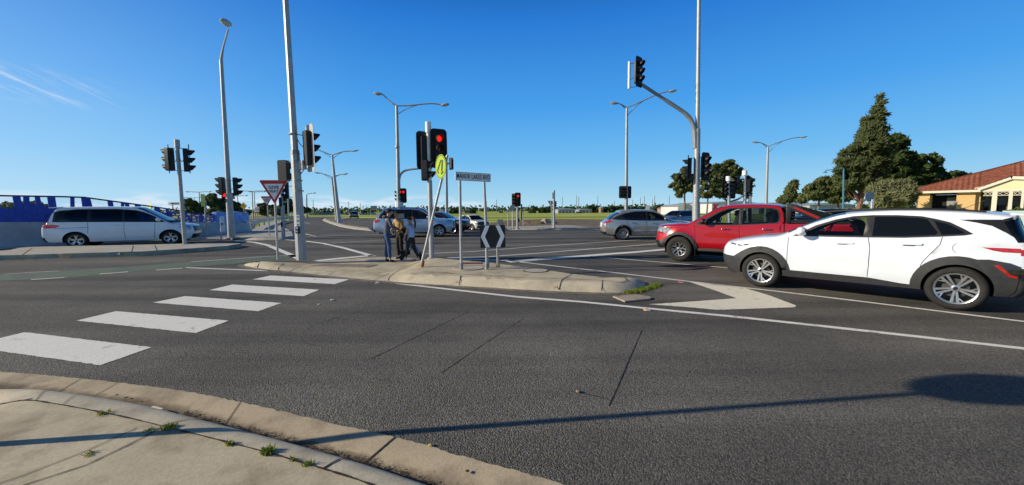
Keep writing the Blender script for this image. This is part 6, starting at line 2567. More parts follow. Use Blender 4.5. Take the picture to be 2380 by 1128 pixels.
# ------------------------------------------------------------------ vegetation
def leaf_mat(name, c0, c1):
    m = bpy.data.materials.new(name)
    m.use_nodes = True
    N, L = m.node_tree.nodes, m.node_tree.links
    b = N['Principled BSDF']
    ge = N.new('ShaderNodeNewGeometry')
    tcn = N.new('ShaderNodeTexCoord')
    nz = N.new('ShaderNodeTexNoise')
    nz.inputs['Scale'].default_value = 0.7
    nz.inputs['Detail'].default_value = 4
    L.new(tcn.outputs['Object'], nz.inputs['Vector'])
    ad = N.new('ShaderNodeMath'); ad.operation = 'ADD'
    L.new(ge.outputs['Random Per Island'], ad.inputs[0]); L.new(nz.outputs['Fac'], ad.inputs[1])
    mr = N.new('ShaderNodeMapRange')
    mr.inputs['From Min'].default_value = .3; mr.inputs['From Max'].default_value = 1.3
    L.new(ad.outputs[0], mr.inputs['Value'])
    mx = N.new('ShaderNodeMix'); mx.data_type = 'RGBA'
    L.new(mr.outputs[0], mx.inputs['Factor'])
    mx.inputs['A'].default_value = (*c0, 1); mx.inputs['B'].default_value = (*c1, 1)
    L.new(mx.outputs['Result'], b.inputs['Base Color'])
    b.inputs['Roughness'].default_value = .65
    b.inputs['Specular IOR Level'].default_value = .25
    tr = N.new('ShaderNodeBsdfTranslucent')
    L.new(mx.outputs['Result'], tr.inputs['Color'])
    ms = N.new('ShaderNodeMixShader'); ms.inputs['Fac'].default_value = .28
    L.new(b.outputs[0], ms.inputs[1]); L.new(tr.outputs[0], ms.inputs[2])
    L.new(ms.outputs[0], N['Material Output'].inputs['Surface'])
    return m


LF_GUM = leaf_mat('leaf_gum', (.035, .052, .018), (.15, .175, .06))
LF_DARK = leaf_mat('leaf_dark', (.018, .036, .012), (.09, .13, .035))
LF_PALE = leaf_mat('leaf_pale', (.09, .10, .05), (.26, .27, .13))
LF_CON = leaf_mat('leaf_conifer', (.03, .05, .02), (.14, .165, .065))
LF_GRASS = leaf_mat('leaf_grass', (.06, .12, .01), (.30, .36, .05))
BARK = pm('bark', (.20, .16, .13), .9, 0, .3, 8, .5, 20)
BARKR = pm('bark_reddish', (.22, .12, .08), .9, 0, .3, 8, .5, 20)


def leaves(rng, blobs, count, lsize, wind=Vector((0, 0, 0)), stretch=1.0, clump=0.5):
    """blobs: ellipsoids (centre, radii). Leaves sit in clumps spread over and through each ellipsoid."""
    vs, fs = [], []
    vol = [b[1][0] * b[1][2] for b in blobs]
    tot = sum(vol)
    for (c, r), w in zip(blobs, vol):
        n = int(count * w / tot)
        ncl = max(3, int(n / 34))
        per = max(8, n // ncl)
        rm = (r[0] + r[1] + r[2]) / 3
        for k in range(ncl):
            d = Vector((rng.gauss(0, 1), rng.gauss(0, 1), rng.gauss(0, 1))).normalized()
            q = rng.uniform(.45, 1.0) ** .5 * rng.choice((1, 1, 1, 1.12, 1.22))
            cc = Vector((c[0] + d.x * r[0] * q, c[1] + d.y * r[1] * q, c[2] + d.z * r[2] * q))
            cr = rm * clump * rng.uniform(.18, .72)
            cr = max(cr, lsize * 1.2)
            for j in range(per):
                e = Vector((rng.gauss(0, 1), rng.gauss(0, 1), rng.gauss(0, .8))).normalized()
                rad = cr * rng.uniform(.5, 1.0)
                p = cc + Vector((e.x * rad, e.y * rad, e.z * rad * .7)) + wind * cr * rng.uniform(-1, 1.2)
                nrm = (e + d * .4 + Vector((rng.uniform(-.5, .5), rng.uniform(-.5, .5), rng.uniform(-.2, .6)))).normalized()
                t = nrm.cross(Vector((rng.uniform(-1, 1), rng.uniform(-1, 1), rng.uniform(-1, 1))) + wind * 3)
                if t.length < 1e-3:
                    continue
                t.normalize()
                b2 = nrm.cross(t)
                if wind.length > 0:
                    b2 = (b2 + wind * 1.0).normalized()
                s = lsize * rng.uniform(.6, 1.3)
                i0 = len(vs)
                vs += [p - t * s * .5, p + b2 * s * .45 * stretch * .5 + t * s * .0 - b2 * s * stretch * .9, p + t * s * .5, p + b2 * s * stretch]
                fs.append((i0, i0 + 1, i0 + 2, i0 + 3))
    return vs, fs


def tree(name, label, Y, base_px, zb, blobs_px, leafm, count=5000, lsize=.22, trunk=.22, wind=(0, 0, 0), stretch=1.2, seed=1, group=None, barkm=None, dep=.8, clump=.30, limbs=True, cat='tree', trunk_top=None):
    rng = random.Random(seed)
    b = P(base_px[0], base_px[1], Y); b.z = zb
    root = thing(name, label, cat, b, group=group)
    blobs = []
    for (px, py, rx, rz) in blobs_px:
        c = P(px, py, Y) - b
        R1, R2 = rx * Y / FPX, rz * Y / FPX
        c.y += rng.uniform(-.5, .5) * R1
        blobs.append((c, (R1, R1 * dep, R2)))
    if leafm in (LF_GUM,) and count > 1500:
        count = int(count * .62)
    vs, fs = leaves(rng, blobs, count, lsize, Vector(wind), stretch, clump)
    mb = MB(); mb.v = [tuple(v) for v in vs]; mb.f = fs
    mb.build('crown', leafm, root)
    if limbs:
        top = max(blobs, key=lambda q: q[0].z)[0]
        mt = MB()
        lowest = min(q[0].z - q[1][2] for q in blobs)
        mid = Vector((top.x * .35, 0, max(lowest, top.z * .3)))
        pts = [Vector((0, 0, 0)), mid * .5 + Vector((.05, 0, 0)), mid, mid.lerp(top, .5), top]
        pts = [Vector(p) for p in catmull([tuple(p) for p in pts], 3)]
        nn = len(pts)
        mt.tube(pts, [trunk * (1.15 - .95 * i / (nn - 1)) for i in range(nn)], 8)
        for c, r in blobs:
            t = rng.uniform(.35, .8)
            k0 = pts[min(nn - 2, int(nn * max(.30, min(.8, (c.z - r[2] * .8) / max(top.z, .1)))))]
            for _ in range(3):
                e = c + Vector((rng.uniform(-.7, .7) * r[0], rng.uniform(-.7, .7) * r[1], rng.uniform(-.3, .6) * r[2]))
                m_ = k0.lerp(e, .5) + Vector((0, 0, -.08 * (e - k0).length))
                mt.tube([k0, m_, e], [trunk * .35, trunk * .22, trunk * .06], 5)
        mt.build('trunk', barkm or BARK, root, smooth=True)
    return root


WND = (.55, 0, .30)
TG = 'street trees beyond the field'
tree('pine_tree', 'tall windswept conifer leaning right, tallest tree in the scene', 42, (1990, 500), 0,
     [(2057, 298, 4, 4), (2060, 322, 7, 4), (2053, 266, 3, 3), (1952, 372, 7, 5), (1947, 396, 7, 5), (1964, 350, 7, 5), (2068, 345, 7, 5), (2044, 230, 3, 8), (2042, 244, 5, 10), (2037, 261, 8, 12), (2031, 279, 13, 14), (2024, 299, 18, 14), (2047, 285, 5, 8), (2018, 316, 25, 16), (2046, 312, 10, 8), (2008, 340, 31, 18), (2036, 338, 16, 12), (1998, 366, 35, 18), (1978, 385, 22, 14), (1972, 408, 24, 12), (2005, 392, 30, 20), (2028, 372, 24, 22), (2030, 402, 28, 24), (2000, 424, 26, 14), (1966, 430, 16, 8), (2020, 436, 26, 14)],
     LF_CON, 24000, .16, .27, (.9, 0, .45), 2.6, 3, barkm=BARKR, clump=.28)
tree('broadleaf_tree', 'dark green tree directly right of the tallest conifer', 47, (2070, 500), 0,
     [(2080, 328, 12, 14), (2060, 345, 26, 22), (2085, 375, 28, 24), (2060, 395, 34, 30), (2085, 420, 34, 26)], LF_DARK, 15000, .26, .3, WND, 1.3, 4)
tree('broadleaf_tree', 'broad dark olive tree between the conifer and the house roof', 50, (2140, 500), 0,
     [(2125, 372, 20, 15), (2160, 378, 26, 16), (2125, 400, 36, 26), (2165, 405, 34, 26), (2185, 425, 28, 24), (2140, 435, 42, 24), (2215, 415, 22, 16), (2230, 425, 12, 10)], LF_DARK, 20000, .28, .35, (.3, 0, .1), 1.2, 5)
tree('pale_bush_tree', 'pale windblown bushy tree in front of the dark trees', 36, (2080, 510), 0,
     [(2045, 448, 16, 16), (2068, 438, 20, 14), (2096, 436, 20, 12), (2080, 456, 30, 18), (2046, 466, 16, 12), (2104, 456, 14, 14)], LF_PALE, 13000, .20, .15, (.7, 0, .35), 2.0, 6)
tree('broadleaf_tree', 'leafy tree left of the conifer overlapping the teal lamp', 46, (1948, 505), 0,
     [(1945, 424, 15, 10), (1928, 442, 14, 10), (1958, 442, 18, 12), (1940, 462, 20, 7), (1968, 458, 12, 8)], LF_GUM, 9000, .24, .14, WND, 1.4, 7, group=TG)
tree('broadleaf_tree', 'rounded tree on a pale trunk above the dark car', 38, (1898, 515), 0,
     [(1912, 423, 11, 9), (1899, 437, 18, 10), (1883, 455, 16, 7), (1915, 450, 12, 8), (1900, 458, 10, 5)], LF_GUM, 6500, .2, .12, WND, 1.4, 8, group=TG)
tree('broadleaf_tree', 'narrow windswept tree between the pickup lamp post and the rounded tree', 55, (1830, 500), 0,
     [(1844, 428, 5, 6), (1840, 438, 9, 7), (1833, 451, 11, 9), (1829, 465, 14, 6)], LF_GUM, 5000, .26, .12, WND, 1.4, 9, group=TG)
tree('broadleaf_tree', 'tiny thin tree before the grey sheds', 70, (1862, 495), 0, [(1862, 456, 8, 5), (1860, 465, 13, 5)], LF_GUM, 1400, .3, .1, (0, 0, 0), 1.3, 10, group=TG)
tree('gum_tree', 'open crowned gum tree left of the mast arm column', 50, (1590, 500), 0,
     [(1593, 398, 10, 8), (1580, 412, 15, 9), (1602, 416, 15, 10), (1570, 431, 12, 8), (1602, 437, 15, 9), (1584, 443, 14, 7), (1572, 455, 8, 4)], LF_GUM, 8500, .22, .14, (.4, 0, .2), 1.3, 11, group=TG)
tree('gum_tree', 'thin gum tree just right of the mast arm column', 46, (1640, 505), 0,
     [(1655, 395, 16, 14), (1650, 425, 22, 16), (1642, 445, 20, 10), (1632, 455, 12, 6), (1655, 450, 12, 8)], LF_GUM, 6500, .2, .11, (.4, 0, .2), 1.3, 12, group=TG)
tree('gum_tree', 'large round crowned tree behind the white capped signals', 50, (1690, 500), 0,
     [(1697, 383, 14, 10), (1680, 397, 18, 12), (1704, 402, 18, 14), (1668, 422, 17, 11), (1694, 428, 22, 12), (1718, 436, 14, 12), (1737, 426, 9, 14), (1678, 450, 20, 8), (1740, 450, 7, 10)], LF_GUM, 13000, .24, .2, (.4, 0, .25), 1.3, 13, group=TG)
# left group
LG = 'trees behind the blue screens'
tree('gum_tree', 'dark domed tree above the street name sign at left', 70, (443, 505), 0, [(443, 470, 12, 6), (440, 480, 18, 8), (455, 488, 16, 8)], LF_DARK, 3000, .35, .2, (0, 0, 0), 1.2, 21, group=LG)
tree('gum_tree', 'open gum tree with gaps of sky right of the yellow edge on sign', 65, (492, 505), 0, [(482, 462, 9, 5), (495, 457, 9, 5), (490, 472, 14, 7), (505, 466, 8, 6)], LF_GUM, 2600, .3, .2, (0, 0, 0), 1.2, 22, group=LG)
tree('gum_tree', 'dark dense tree behind the lit red far corner signal', 65, (520, 505), 0, [(508, 478, 16, 10), (525, 480, 20, 14), (540, 485, 14, 12), (515, 492, 24, 8)], LF_DARK, 4200, .34, .25, (0, 0, 0), 1.2, 23, group=LG)
tree('gum_tree', 'low dark tree left of the yellow diamond sign', 80, (556, 505), 0, [(552, 488, 10, 8), (560, 495, 14, 6)], LF_DARK, 1800, .35, .2, (0, 0, 0), 1.2, 24, group=LG)
tree('gum_tree', 'grey green tree right of the speed sign', 85, (622, 505), 0, [(615, 482, 12, 9), (628, 487, 12, 8), (612, 492, 14, 6)], LF_GUM, 2600, .4, .2, (0, 0, 0), 1.2, 25, group=LG)
tree('gum_tree', 'dark tree behind the dark signal post', 80, (668, 505), 0, [(668, 475, 9, 12), (660, 487, 12, 10), (645, 492, 14, 7)], LF_DARK, 3000, .38, .2, (0, 0, 0), 1.2, 26, group=LG)
tree('gum_tree', 'dark low tree just right of the thick grey column', 80, (702, 505), 0, [(690, 485, 8, 8), (706, 488, 10, 5), (695, 494, 10, 6)], LF_DARK, 1800, .36, .2, (0, 0, 0), 1.2, 27, group=LG)
for i, (px, py, rx, ry, lab) in enumerate(((18, 482, 30, 9, 'low hilltop trees seen through the left end of the blue screen'), (74, 476, 40, 6, 'low trees seen through the screen behind its second post'))):
    tree('gum_tree', lab, 85, (px, 505), 0, [(px, py, rx * .5, ry), (px + rx * .5, py + 6, rx * .5, ry), (px - rx * .5, py + 4, rx * .5, ry)], LF_DARK, 2500, .5, .2, (0, 0, 0), 1.2, 40 + i, group=LG)
# small far trees on the horizon
rr = random.Random(5)
far = [(754, 497), (792, 495), (810, 496), (845, 497), (862, 497), (1053, 490), (1063, 491), (1097, 493), (1236, 489), (1240, 486), (1261, 487), (1272, 488), (1368, 484), (1376, 483), (1386, 486), (1406, 485), (1420, 484), (1432, 487), (1440, 485), (1448, 486), (1465, 487), (1478, 487), (1490, 486), (1523, 484), (1530, 483), (1538, 486), (1549, 486), (1560, 482), (1567, 484), (1660, 483), (1668, 486), (1745, 482)]
for i, (px, py) in enumerate(far):
    h_ = rr.uniform(5, 9)
    Yt = 170 if px > 900 else 200
    o = tree('distant_tree', 'small dark tree on the far horizon', Yt, (px, 494), -.05, [(px + rr.uniform(0, 2), py - 1, rr.uniform(2, 4), rr.uniform(3, 5)), (px + rr.uniform(-3, 2), py + 3, rr.uniform(3, 5.5), 3.5), (px, 493, 3, 3)], LF_DARK, 260, .8, .2, (.5, 0, .2), 1.2, 60 + i, group='small dark trees along the far horizon', limbs=False)

# boulder, dirt heaps
def rock(name, label, px, py, Yd, r, mat, seed, cat='rock', zs=.6):
    rng = random.Random(seed)
    c = P(px, py, Yd); c.z = 0
    bm = bmesh.new()
    bmesh.ops.create_icosphere(bm, subdivisions=3, radius=1)
    for v in bm.verts:
        k = 1 + .16 * math.sin(v.co.x * 3 + seed) + .12 * math.cos(v.co.y * 4 + seed * 2) + rng.uniform(-.06, .06)
        v.co = Vector((v.co.x * r * k, v.co.y * r * .8 * k, v.co.z * r * zs * k))
    me = bpy.data.meshes.new(name)
    bm.to_mesh(me); bm.free()
    me.materials.append(mat)
    o = bpy.data.objects.new(name, me)
    COL.objects.link(o)
    o.location = c
    tag(o, label, cat)
    return o


rock('boulder', 'pale boulder on the bare earth near the give way sign back', 1270, 510, 42, .62, pm('boulder_stone', (.48, .38, .25), .9, 0, .25, 3, .5, 8), 3, zs=.8)
rock('dirt_heap', 'low brown dirt heap right beside the pale boulder', 1277, 512, 43.2, .8, DIRT, 5, 'dirt heap', .45)
rock('dirt_heap', 'longer brown dirt heap left of the pale boulder', 1244, 512, 42, 1.2, DIRT, 6, 'dirt heap', .28)

# ------------------------------------------------------------------ buildings
SHEDW = pm('shed_white', (.62, .62, .62), .6, 0, .06, .5)
SHEDG = pm('shed_grey', (.36, .38, .40), .6, 0, .08, .5)
SHEDB = pm('shed_dark', (.07, .08, .09), .6, 0, .1, .5)
ROOFG = pm('roof_grey', (.40, .42, .44), .5, .2, .06, .5)


def shed(name, label, Y, px0, px1, pyt, mat, dp=18, roof=None, wins=0, group=None, base=494, cat='building', sawt=False):
    a = P(px0, pyt, Y); b = P(px1, pyt, Y)
    w = b.x - a.x
    h = a.z
    root = thing(name, label, cat, ((a.x + b.x) / 2, Y, -.05), group=group)
    mb = MB(); mb.box((0, dp / 2, h / 2), (w, dp, h)); mb.build('wall', mat, root)
    mb = MB()
    mb.prism([(-w / 2 - .2, h + .02), (w / 2 + .2, h + .02), (w / 2 * .3, h + .12 * h + .3), (-w / 2 * .3, h + .12 * h + .3)], Matrix(((1, 0, 0, 0), (0, 0, -1, dp + .2), (0, 1, 0, 0), (0, 0, 0, 1))), 0, dp + .4)
    mb.build('roof', roof or ROOFG, root)
    for k in range(wins):
        x = -w / 2 + w * (k + .5) / wins
        mb = MB(); mb.box((x, -.03, h * .38), (w / wins * .45, .06, h * .5)); mb.build('door' if k % 2 else 'window', SHEDB, root)
    return root


FG = 'low buildings along the far horizon'
for Yb, x0, x1, yt, m_, nm, lb, wn2 in ((190, 1160, 1168, 491, SHEDB, 'house', 'tiny dark house between the name sign and the corner signals', 1),
                                   (175, 1042, 1048, 487, SHEDW, 'house', 'small white house just right of the slim mast foot', 2),
                                   (180, 1048, 1062, 488, SHEDG, 'shed', 'small grey green shed right of the small white house', 2),
                                   (150, 1297, 1337, 487, SHEDG, 'warehouse', 'long low grey shed right of the give way sign back', 5),
                                   (155, 1346, 1376, 488, SHEDG, 'warehouse', 'ribbed grey shed left of the horizon tree cluster', 4),
                                   (165, 1396, 1402, 484, pm('brick_far', (.35, .24, .2), .8), 'building', 'narrow brown building between the ribbed shed and the lamp post', 1),
                                   (180, 1080, 1088, 489, SHEDB, 'shed', 'dark green shed near the name sign posts', 1),
                                   (190, 1020, 1028, 488, SHEDW, 'house', 'small white house left of the slim mast foot', 2)):
    shed(nm, lb, Yb, x0, x1, yt, m_, 12, wins=wn2, group=FG)
# far left low houses behind the road bend
for i, (x0, x1, yt, Yb, mw) in enumerate(((716, 731, 497, 150, SHEDW), (735, 747, 497, 150, SHEDG), (766, 786, 498, 170, SHEDW), (800, 806, 498, 165, SHEDG), (835, 854, 497, 150, SHEDW))):
    shed('house', ['pale house just right of the single arm lamp', 'grey house second right of the single arm lamp', 'long pale house behind the two median lamp posts', 'tiny grey house left of the teal car', 'pale house right of the teal car'][i], Yb, x0, x1, yt, mw, 10, roof=SHEDB, wins=3, group=FG)
mb = MB()
q = [P(x, 494, 260) for x in (700, 800, 900, 1000, 1100, 1200)]
# warehouses at right
WRG = 'pale warehouses beyond the right field'
shed('warehouse', 'white warehouse with a red emblem behind the pickup lamp', 115, 1655, 1762, 473, SHEDW, 30, wins=7, group=WRG)
a = P(1664, 481, 114.8)
mb = MB()
for k_ in range(2):
    M = frame(a + Vector((0, -.1, 0)), R_(-90))
mb.prism([(-1.2, -1.0), (-.6, -1.0), (.1, 0), (1.0, .9), (-.2, .5), (-1.1, 1.0), (-.7, .1)], M, 0, .1)
o = mb.build('red_emblem', SIGNR)
tag(o, 'angular red emblem on the white warehouse wall', 'sign')
shed('warehouse', 'long grey warehouse behind the narrow windswept tree', 100, 1764, 1880, 476, SHEDG, 30, wins=6, group=WRG)
shed('warehouse', 'grey warehouse behind the rounded tree on the pale trunk', 90, 1882, 1985, 477, SHEDG, 25, wins=5, group=WRG)
shed('warehouse', 'small white building with a dark awning left of the mast arm column', 95, 1580, 1612, 480, SHEDW, 12, wins=2, group=WRG)
shed('house', 'brown roofed house left of the open crowned gum', 120, 1556, 1574, 484, pm('brick_far', (.35, .24, .2), .8), 10, roof=pm('roof_maroon', (.18, .06, .05), .8), wins=2, group=WRG)
# parked row of cars and street poles on the horizon are one far mass of clutter
for i, px in enumerate((1307, 1340, 1345, 1389, 1428, 1470, 1488, 1497, 1516, 1521, 1555, 1340, 729, 811, 838, 1131, 1154)):
    b = P(px, 494, 180); b.z = 0
    r2 = thing('distant_pole', 'thin dark pole on the far horizon', 'pole', b, group='thin poles along the far horizon')
    mb = MB(); mb.cyl((0, 0, 0), (0, 0, rr.uniform(5, 8.5)), .16, .12, 5); mb.build('pole', GALVD, r2)

# far dark tree belt behind everything, a faint line at the horizon
mb = MB()
vs, fs = [], []
rng = random.Random(9)
for i in range(5200):
    x = rng.uniform(-420, 520)
    y = rng.uniform(330, 360)
    z = rng.uniform(0, 3.2 if rng.random() < .7 else 5.0)
    s = rng.uniform(.8, 1.8)
    t = Vector((rng.uniform(-1, 1), rng.uniform(-.4, .4), rng.uniform(-.5, .5))).normalized() * s
    u_ = Vector((rng.uniform(-.4, .4), rng.uniform(-.3, .3), 1)).normalized() * s * .7
    c = Vector((x, y, z))
    k = len(vs)
    vs += [c - t, c - u_, c + t, c + u_]
    fs.append((k, k + 1, k + 2, k + 3))
mb.v = [tuple(v) for v in vs]; mb.f = fs
o = mb.build('distant_trees', LF_DARK)
tag(o, None, None, kind='stuff')

# ------------------------------------------------------------------ the house on the right
def brick_mat():
    m = bpy.data.materials.new('cream_brick')
    m.use_nodes = True
    N, L = m.node_tree.nodes, m.node_tree.links
    b = N['Principled BSDF']
    tcn = N.new('ShaderNodeTexCoord')
    sp = N.new('ShaderNodeSeparateXYZ'); L.new(tcn.outputs['Object'], sp.inputs[0])
    ad = N.new('ShaderNodeMath'); ad.operation = 'ADD'; L.new(sp.outputs[0], ad.inputs[0]); L.new(sp.outputs[1], ad.inputs[1])
    cb = N.new('ShaderNodeCombineXYZ'); L.new(ad.outputs[0], cb.inputs[0]); L.new(sp.outputs[2], cb.inputs[1])
    br = N.new('ShaderNodeTexBrick')
    br.inputs['Scale'].default_value = 1
    br.inputs['Brick Width'].default_value = .24
    br.inputs['Row Height'].default_value = .086
    br.inputs['Mortar Size'].default_value = .01
    br.inputs['Color1'].default_value = (.80, .52, .20, 1)
    br.inputs['Color2'].default_value = (.72, .44, .16, 1)
    br.inputs['Mortar'].default_value = (.5, .4, .26, 1)
    L.new(cb.outputs[0], br.inputs['Vector'])
    L.new(br.outputs['Color'], b.inputs['Base Color'])
    b.inputs['Roughness'].default_value = .85
    return m


BRICK = brick_mat()
def tile_mat():
    m = bpy.data.materials.new('terracotta_tiles')
    m.use_nodes = True
    N, L = m.node_tree.nodes, m.node_tree.links
    b = N['Principled BSDF']
    tcn = N.new('ShaderNodeTexCoord')
    nz = N.new('ShaderNodeTexNoise'); nz.inputs['Scale'].default_value = 3; nz.inputs['Detail'].default_value = 5
    L.new(tcn.outputs['Object'], nz.inputs['Vector'])
    cr = N.new('ShaderNodeValToRGB')
    cr.color_ramp.elements[0].color = (.20, .06, .035, 1); cr.color_ramp.elements[1].color = (.36, .12, .065, 1)
    cr.color_ramp.elements[0].position = .3; cr.color_ramp.elements[1].position = .7
    L.new(nz.outputs['Fac'], cr.inputs[0]); L.new(cr.outputs[0], b.inputs['Base Color'])
    wv = N.new('ShaderNodeTexWave'); wv.inputs['Scale'].default_value = 1.0
    wv.wave_type = 'BANDS'; wv.bands_direction = 'Y'
    wv.inputs['Distortion'].default_value = 0
    L.new(tcn.outputs['Object'], wv.inputs['Vector'])
    b.inputs['Roughness'].default_value = .7
    return m


TILE = tile_mat()
CREAM = pm('cream_render', (.82, .70, .42), .7, 0, .05, 1)
CREAMW = pm('cream_trim', (.74, .70, .56), .6, 0, .05, 1)
SAGE = pm('pale_sage_paint', (.42, .55, .50), .6, 0, .05, 1)
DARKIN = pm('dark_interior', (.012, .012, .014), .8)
HY = 38.0
HB = R_(-50)
hl = P(2133, 447, HY)
house = thing('brick_house', 'cream brick house with terracotta tiled roof and a lattice gable porch', 'house', (hl.x, HY, 0))
house.rotation_euler = (0, 0, HB)
H0 = Vector(house.location)
HX_, HY_ = Vector((math.cos(HB), math.sin(HB), 0)), Vector((-math.sin(HB), math.cos(HB), 0))


def f(px, py, yo=0.0):
    d = ray(px, py)
    o0 = H0 + HY_ * yo
    t = (o0 - EYE).dot(HY_) / d.dot(HY_)
    q = EYE + d * t - H0
    return Vector((q.dot(HX_), yo, q.z))


ez = f(2133, 447).z         # eaves height
# brick garage front: two piers and a dark opening
def wallbox(name, x0, x1, z0, z1, y0, y1, mat, par=house):
    mb = MB(); mb.box(((x0 + x1) / 2, (y0 + y1) / 2, (z0 + z1) / 2), (x1 - x0, y1 - y0, z1 - z0)); return mb.build(name, mat, par)


xa, xb, xc, xd = f(2135, 450).x, f(2162, 450).x, f(2224, 450).x, f(2268, 450).x
wallbox('wall', xa, xb, -.05, ez - .14, 0, .35, BRICK)
wallbox('wall', xc, xd, -.05, ez - .14, 0, .35, BRICK)
wallbox('garage_opening', xb, xc, -.05, ez - .3, 1.2, 1.3, DARKIN)
wallbox('garage_reveal', xb - .001, xb + .12, -.05, ez - .3, .35, 1.2, BRICK)
wallbox('door_panel', f(2199, 470).x, f(2222, 470).x, -.05, ez - .55, 1.05, 1.15, pm('pale_door', (.3, .3, .28), .6))
wallbox('lintel', xb, xc, ez - .3, ez - .14, .0, .3, DARKIN)
wallbox('wall', xd - .02, xd + .3, -.05, ez - .14, .36, 4.5, BRICK)
wallbox('fascia', xa - .95, xd + .25, ez - .14, ez + .06, -.5, -.42, CREAMW)
wallbox('soffit', xa - .4, xd + .2, ez - .145, ez - .12, -.42, 4, CREAMW)
# porch / verandah under the gable on the right, set back
gx0, gx1 = f(2276, 450).x, f(2276, 450).x + 9.5
gy = -.25
gz = ez
pk = f(2352, 417, -.45)
wallbox('wall', gx0, gx1, .0, gz + .2, gy + 2.4, gy + 2.6, pm('porch_wall', (.20, .17, .13), .8))
mb = MB()
gzz = gz + .1
mb.prism([(gx0 - .3, gzz - .1), (gx1, gzz - .1), (gx1, gzz + .5), (pk.x, pk.z + .12), (gx0 - .3, gzz + .12)], Matrix(((1, 0, 0, 0), (0, 0, -1, gy), (0, 1, 0, 0), (0, 0, 0, 1))), -.1, 0)
mb.build('gable_wall', CREAM, house)
wallbox('beam', gx0 - .3, gx1, gzz - .22, gzz - .1, gy - .05, gy + .1, CREAMW)
for px in (2310, 2349, 2376, 2412):
    x = f(px, 470, gy).x
    wallbox('post', x - (.13 if px < 2370 else .08), x + (.16 if px < 2320 else .08), 0, gzz - .2, gy - .04, gy + .12, CREAMW)
# lattice frieze
lx = [f(px, 470, gy).x for px in (2284, 2304, 2315, 2345, 2353, 2373, 2381, 2408)]
lat = MB()
for x0, x1 in ((lx[0], lx[1]), (lx[2], lx[3]), (lx[4], lx[5]), (lx[6], lx[7])):
    for zz in (gzz - .26, gzz - .58):
        lat.box(((x0 + x1) / 2, gy, zz), (x1 - x0, .04, .04))
    n_ = max(2, round((x1 - x0) / .32))
    for i in range(n_):
        u0 = x0 + (x1 - x0) * i / n_; u1 = x0 + (x1 - x0) * (i + 1) / n_
        lat.tube([(u0, gy, gzz - .27), (u1, gy, gzz - .57)], .018, 4)
        lat.tube([(u0, gy + .01, gzz - .57), (u1, gy + .01, gzz - .27)], .018, 4)
lat.build('lattice', CREAMW, house)
for x0, x1 in ((lx[0], lx[1]), (lx[2], lx[3]), (lx[4], lx[5])):
    wb = wallbox('window', x0 + .1, x1 - .1, .7, gzz - .75, gy + 2.3, gy + 2.39, GL_DARK)
# barge boards of the gable, roof planes
def bar(name, a, b, w, t, mat):
    mb = MB()
    a, b = Vector(a), Vector(b)
    d = (b - a).normalized(); up = Vector((0, 1, 0)).cross(d).normalized()
    if up.z < 0:
        up = -up
    yv = Vector((0, t, 0))
    q = [a, b, b + up * w, a + up * w]
    mb.add(q + [v + yv for v in q], [(0, 1, 2, 3), (7, 6, 5, 4), (0, 4, 5, 1), (1, 5, 6, 2), (2, 6, 7, 3), (3, 7, 4, 0)])
    return mb.build(name, mat, house)


g0 = Vector((xd + .15, -.5, ez - .02))
bar('barge_board', g0, pk, .26, .08, CREAMW)
bar('barge_board', pk, (gx1 + .6, -.5, ez - .0), .26, .08, CREAMW)
ridge = f(2392, 372, 5.0)
L0 = Vector((xa - 1.0, -.5, ez + .05))
rx = ridge.x + 7
roofz = lambda y: 0


def roofplane(pts, name='roof', waves=True):
    """tiled plane: rolls run down the slope; pts = eave left, eave right, ridge right, ridge left"""
    a, b, c, d_ = [Vector(p) for p in pts]
    nrm = (b - a).cross(d_ - a).normalized()
    n_ = max(8, int((b - a).length / .05))
    m_ = max(4, int((d_ - a).length / .33)) * 2
    vs = []
    for j in range(m_ + 1):
        for i in range(n_ + 1):
            u_, v_ = i / n_, j / m_
            e = a.lerp(b, u_).lerp(d_.lerp(c, u_), v_)
            x_ = e.x if abs((b - a).x) > abs((b - a).y) else e.y
            hgt = .03 * math.sin(x_ * 2 * PI / .33) + (.025 if j % 2 else 0)
            vs.append(e + nrm * hgt)
    mb = MB()
    mb.add(vs, [(j * (n_ + 1) + i, j * (n_ + 1) + i + 1, (j + 1) * (n_ + 1) + i + 1, (j + 1) * (n_ + 1) + i) for j in range(m_) for i in range(n_)])
    return mb.build(name, TILE, house, smooth=True, angle=60)


# main hip roof: front slope rises from the eave to the ridge, hip at left
sl_ = (ridge.z - ez - .05) / 5.5


def onroof(x, y):
    return Vector((x, y, ez + .05 + sl_ * (y + .5)))


def hip(x):
    return onroof(x, -.5 + 5.5 * min(1, (x - L0.x) / (ridge.x - L0.x)))


xv = xd + .25
yv = (pk.z + .28 - ez - .05) / sl_ - .5
roofplane([L0, onroof(xv, -.5), hip(xv), hip(xv - .01)])
roofplane([onroof(xv, -.5), onroof(pk.x, yv), hip(pk.x), hip(xv)])
roofplane([onroof(pk.x, yv), onroof(ridge.x + .3, yv), onroof(ridge.x + .3, 5), hip(pk.x)])
roofplane([onroof(ridge.x + .3, yv), onroof(rx, yv), onroof(rx, 5), onroof(ridge.x + .3, 5)])
roofplane([Vector((L0.x, 10, ez + .05)), L0, Vector((ridge.x, 5, ridge.z)), Vector((ridge.x, 5.01, ridge.z))])
bar('hip_capping', L0 + Vector((0, 0, .02)), (ridge.x, 4.9, ridge.z), .08, .12, pm('ridge_tile', (.2, .06, .04), .8))
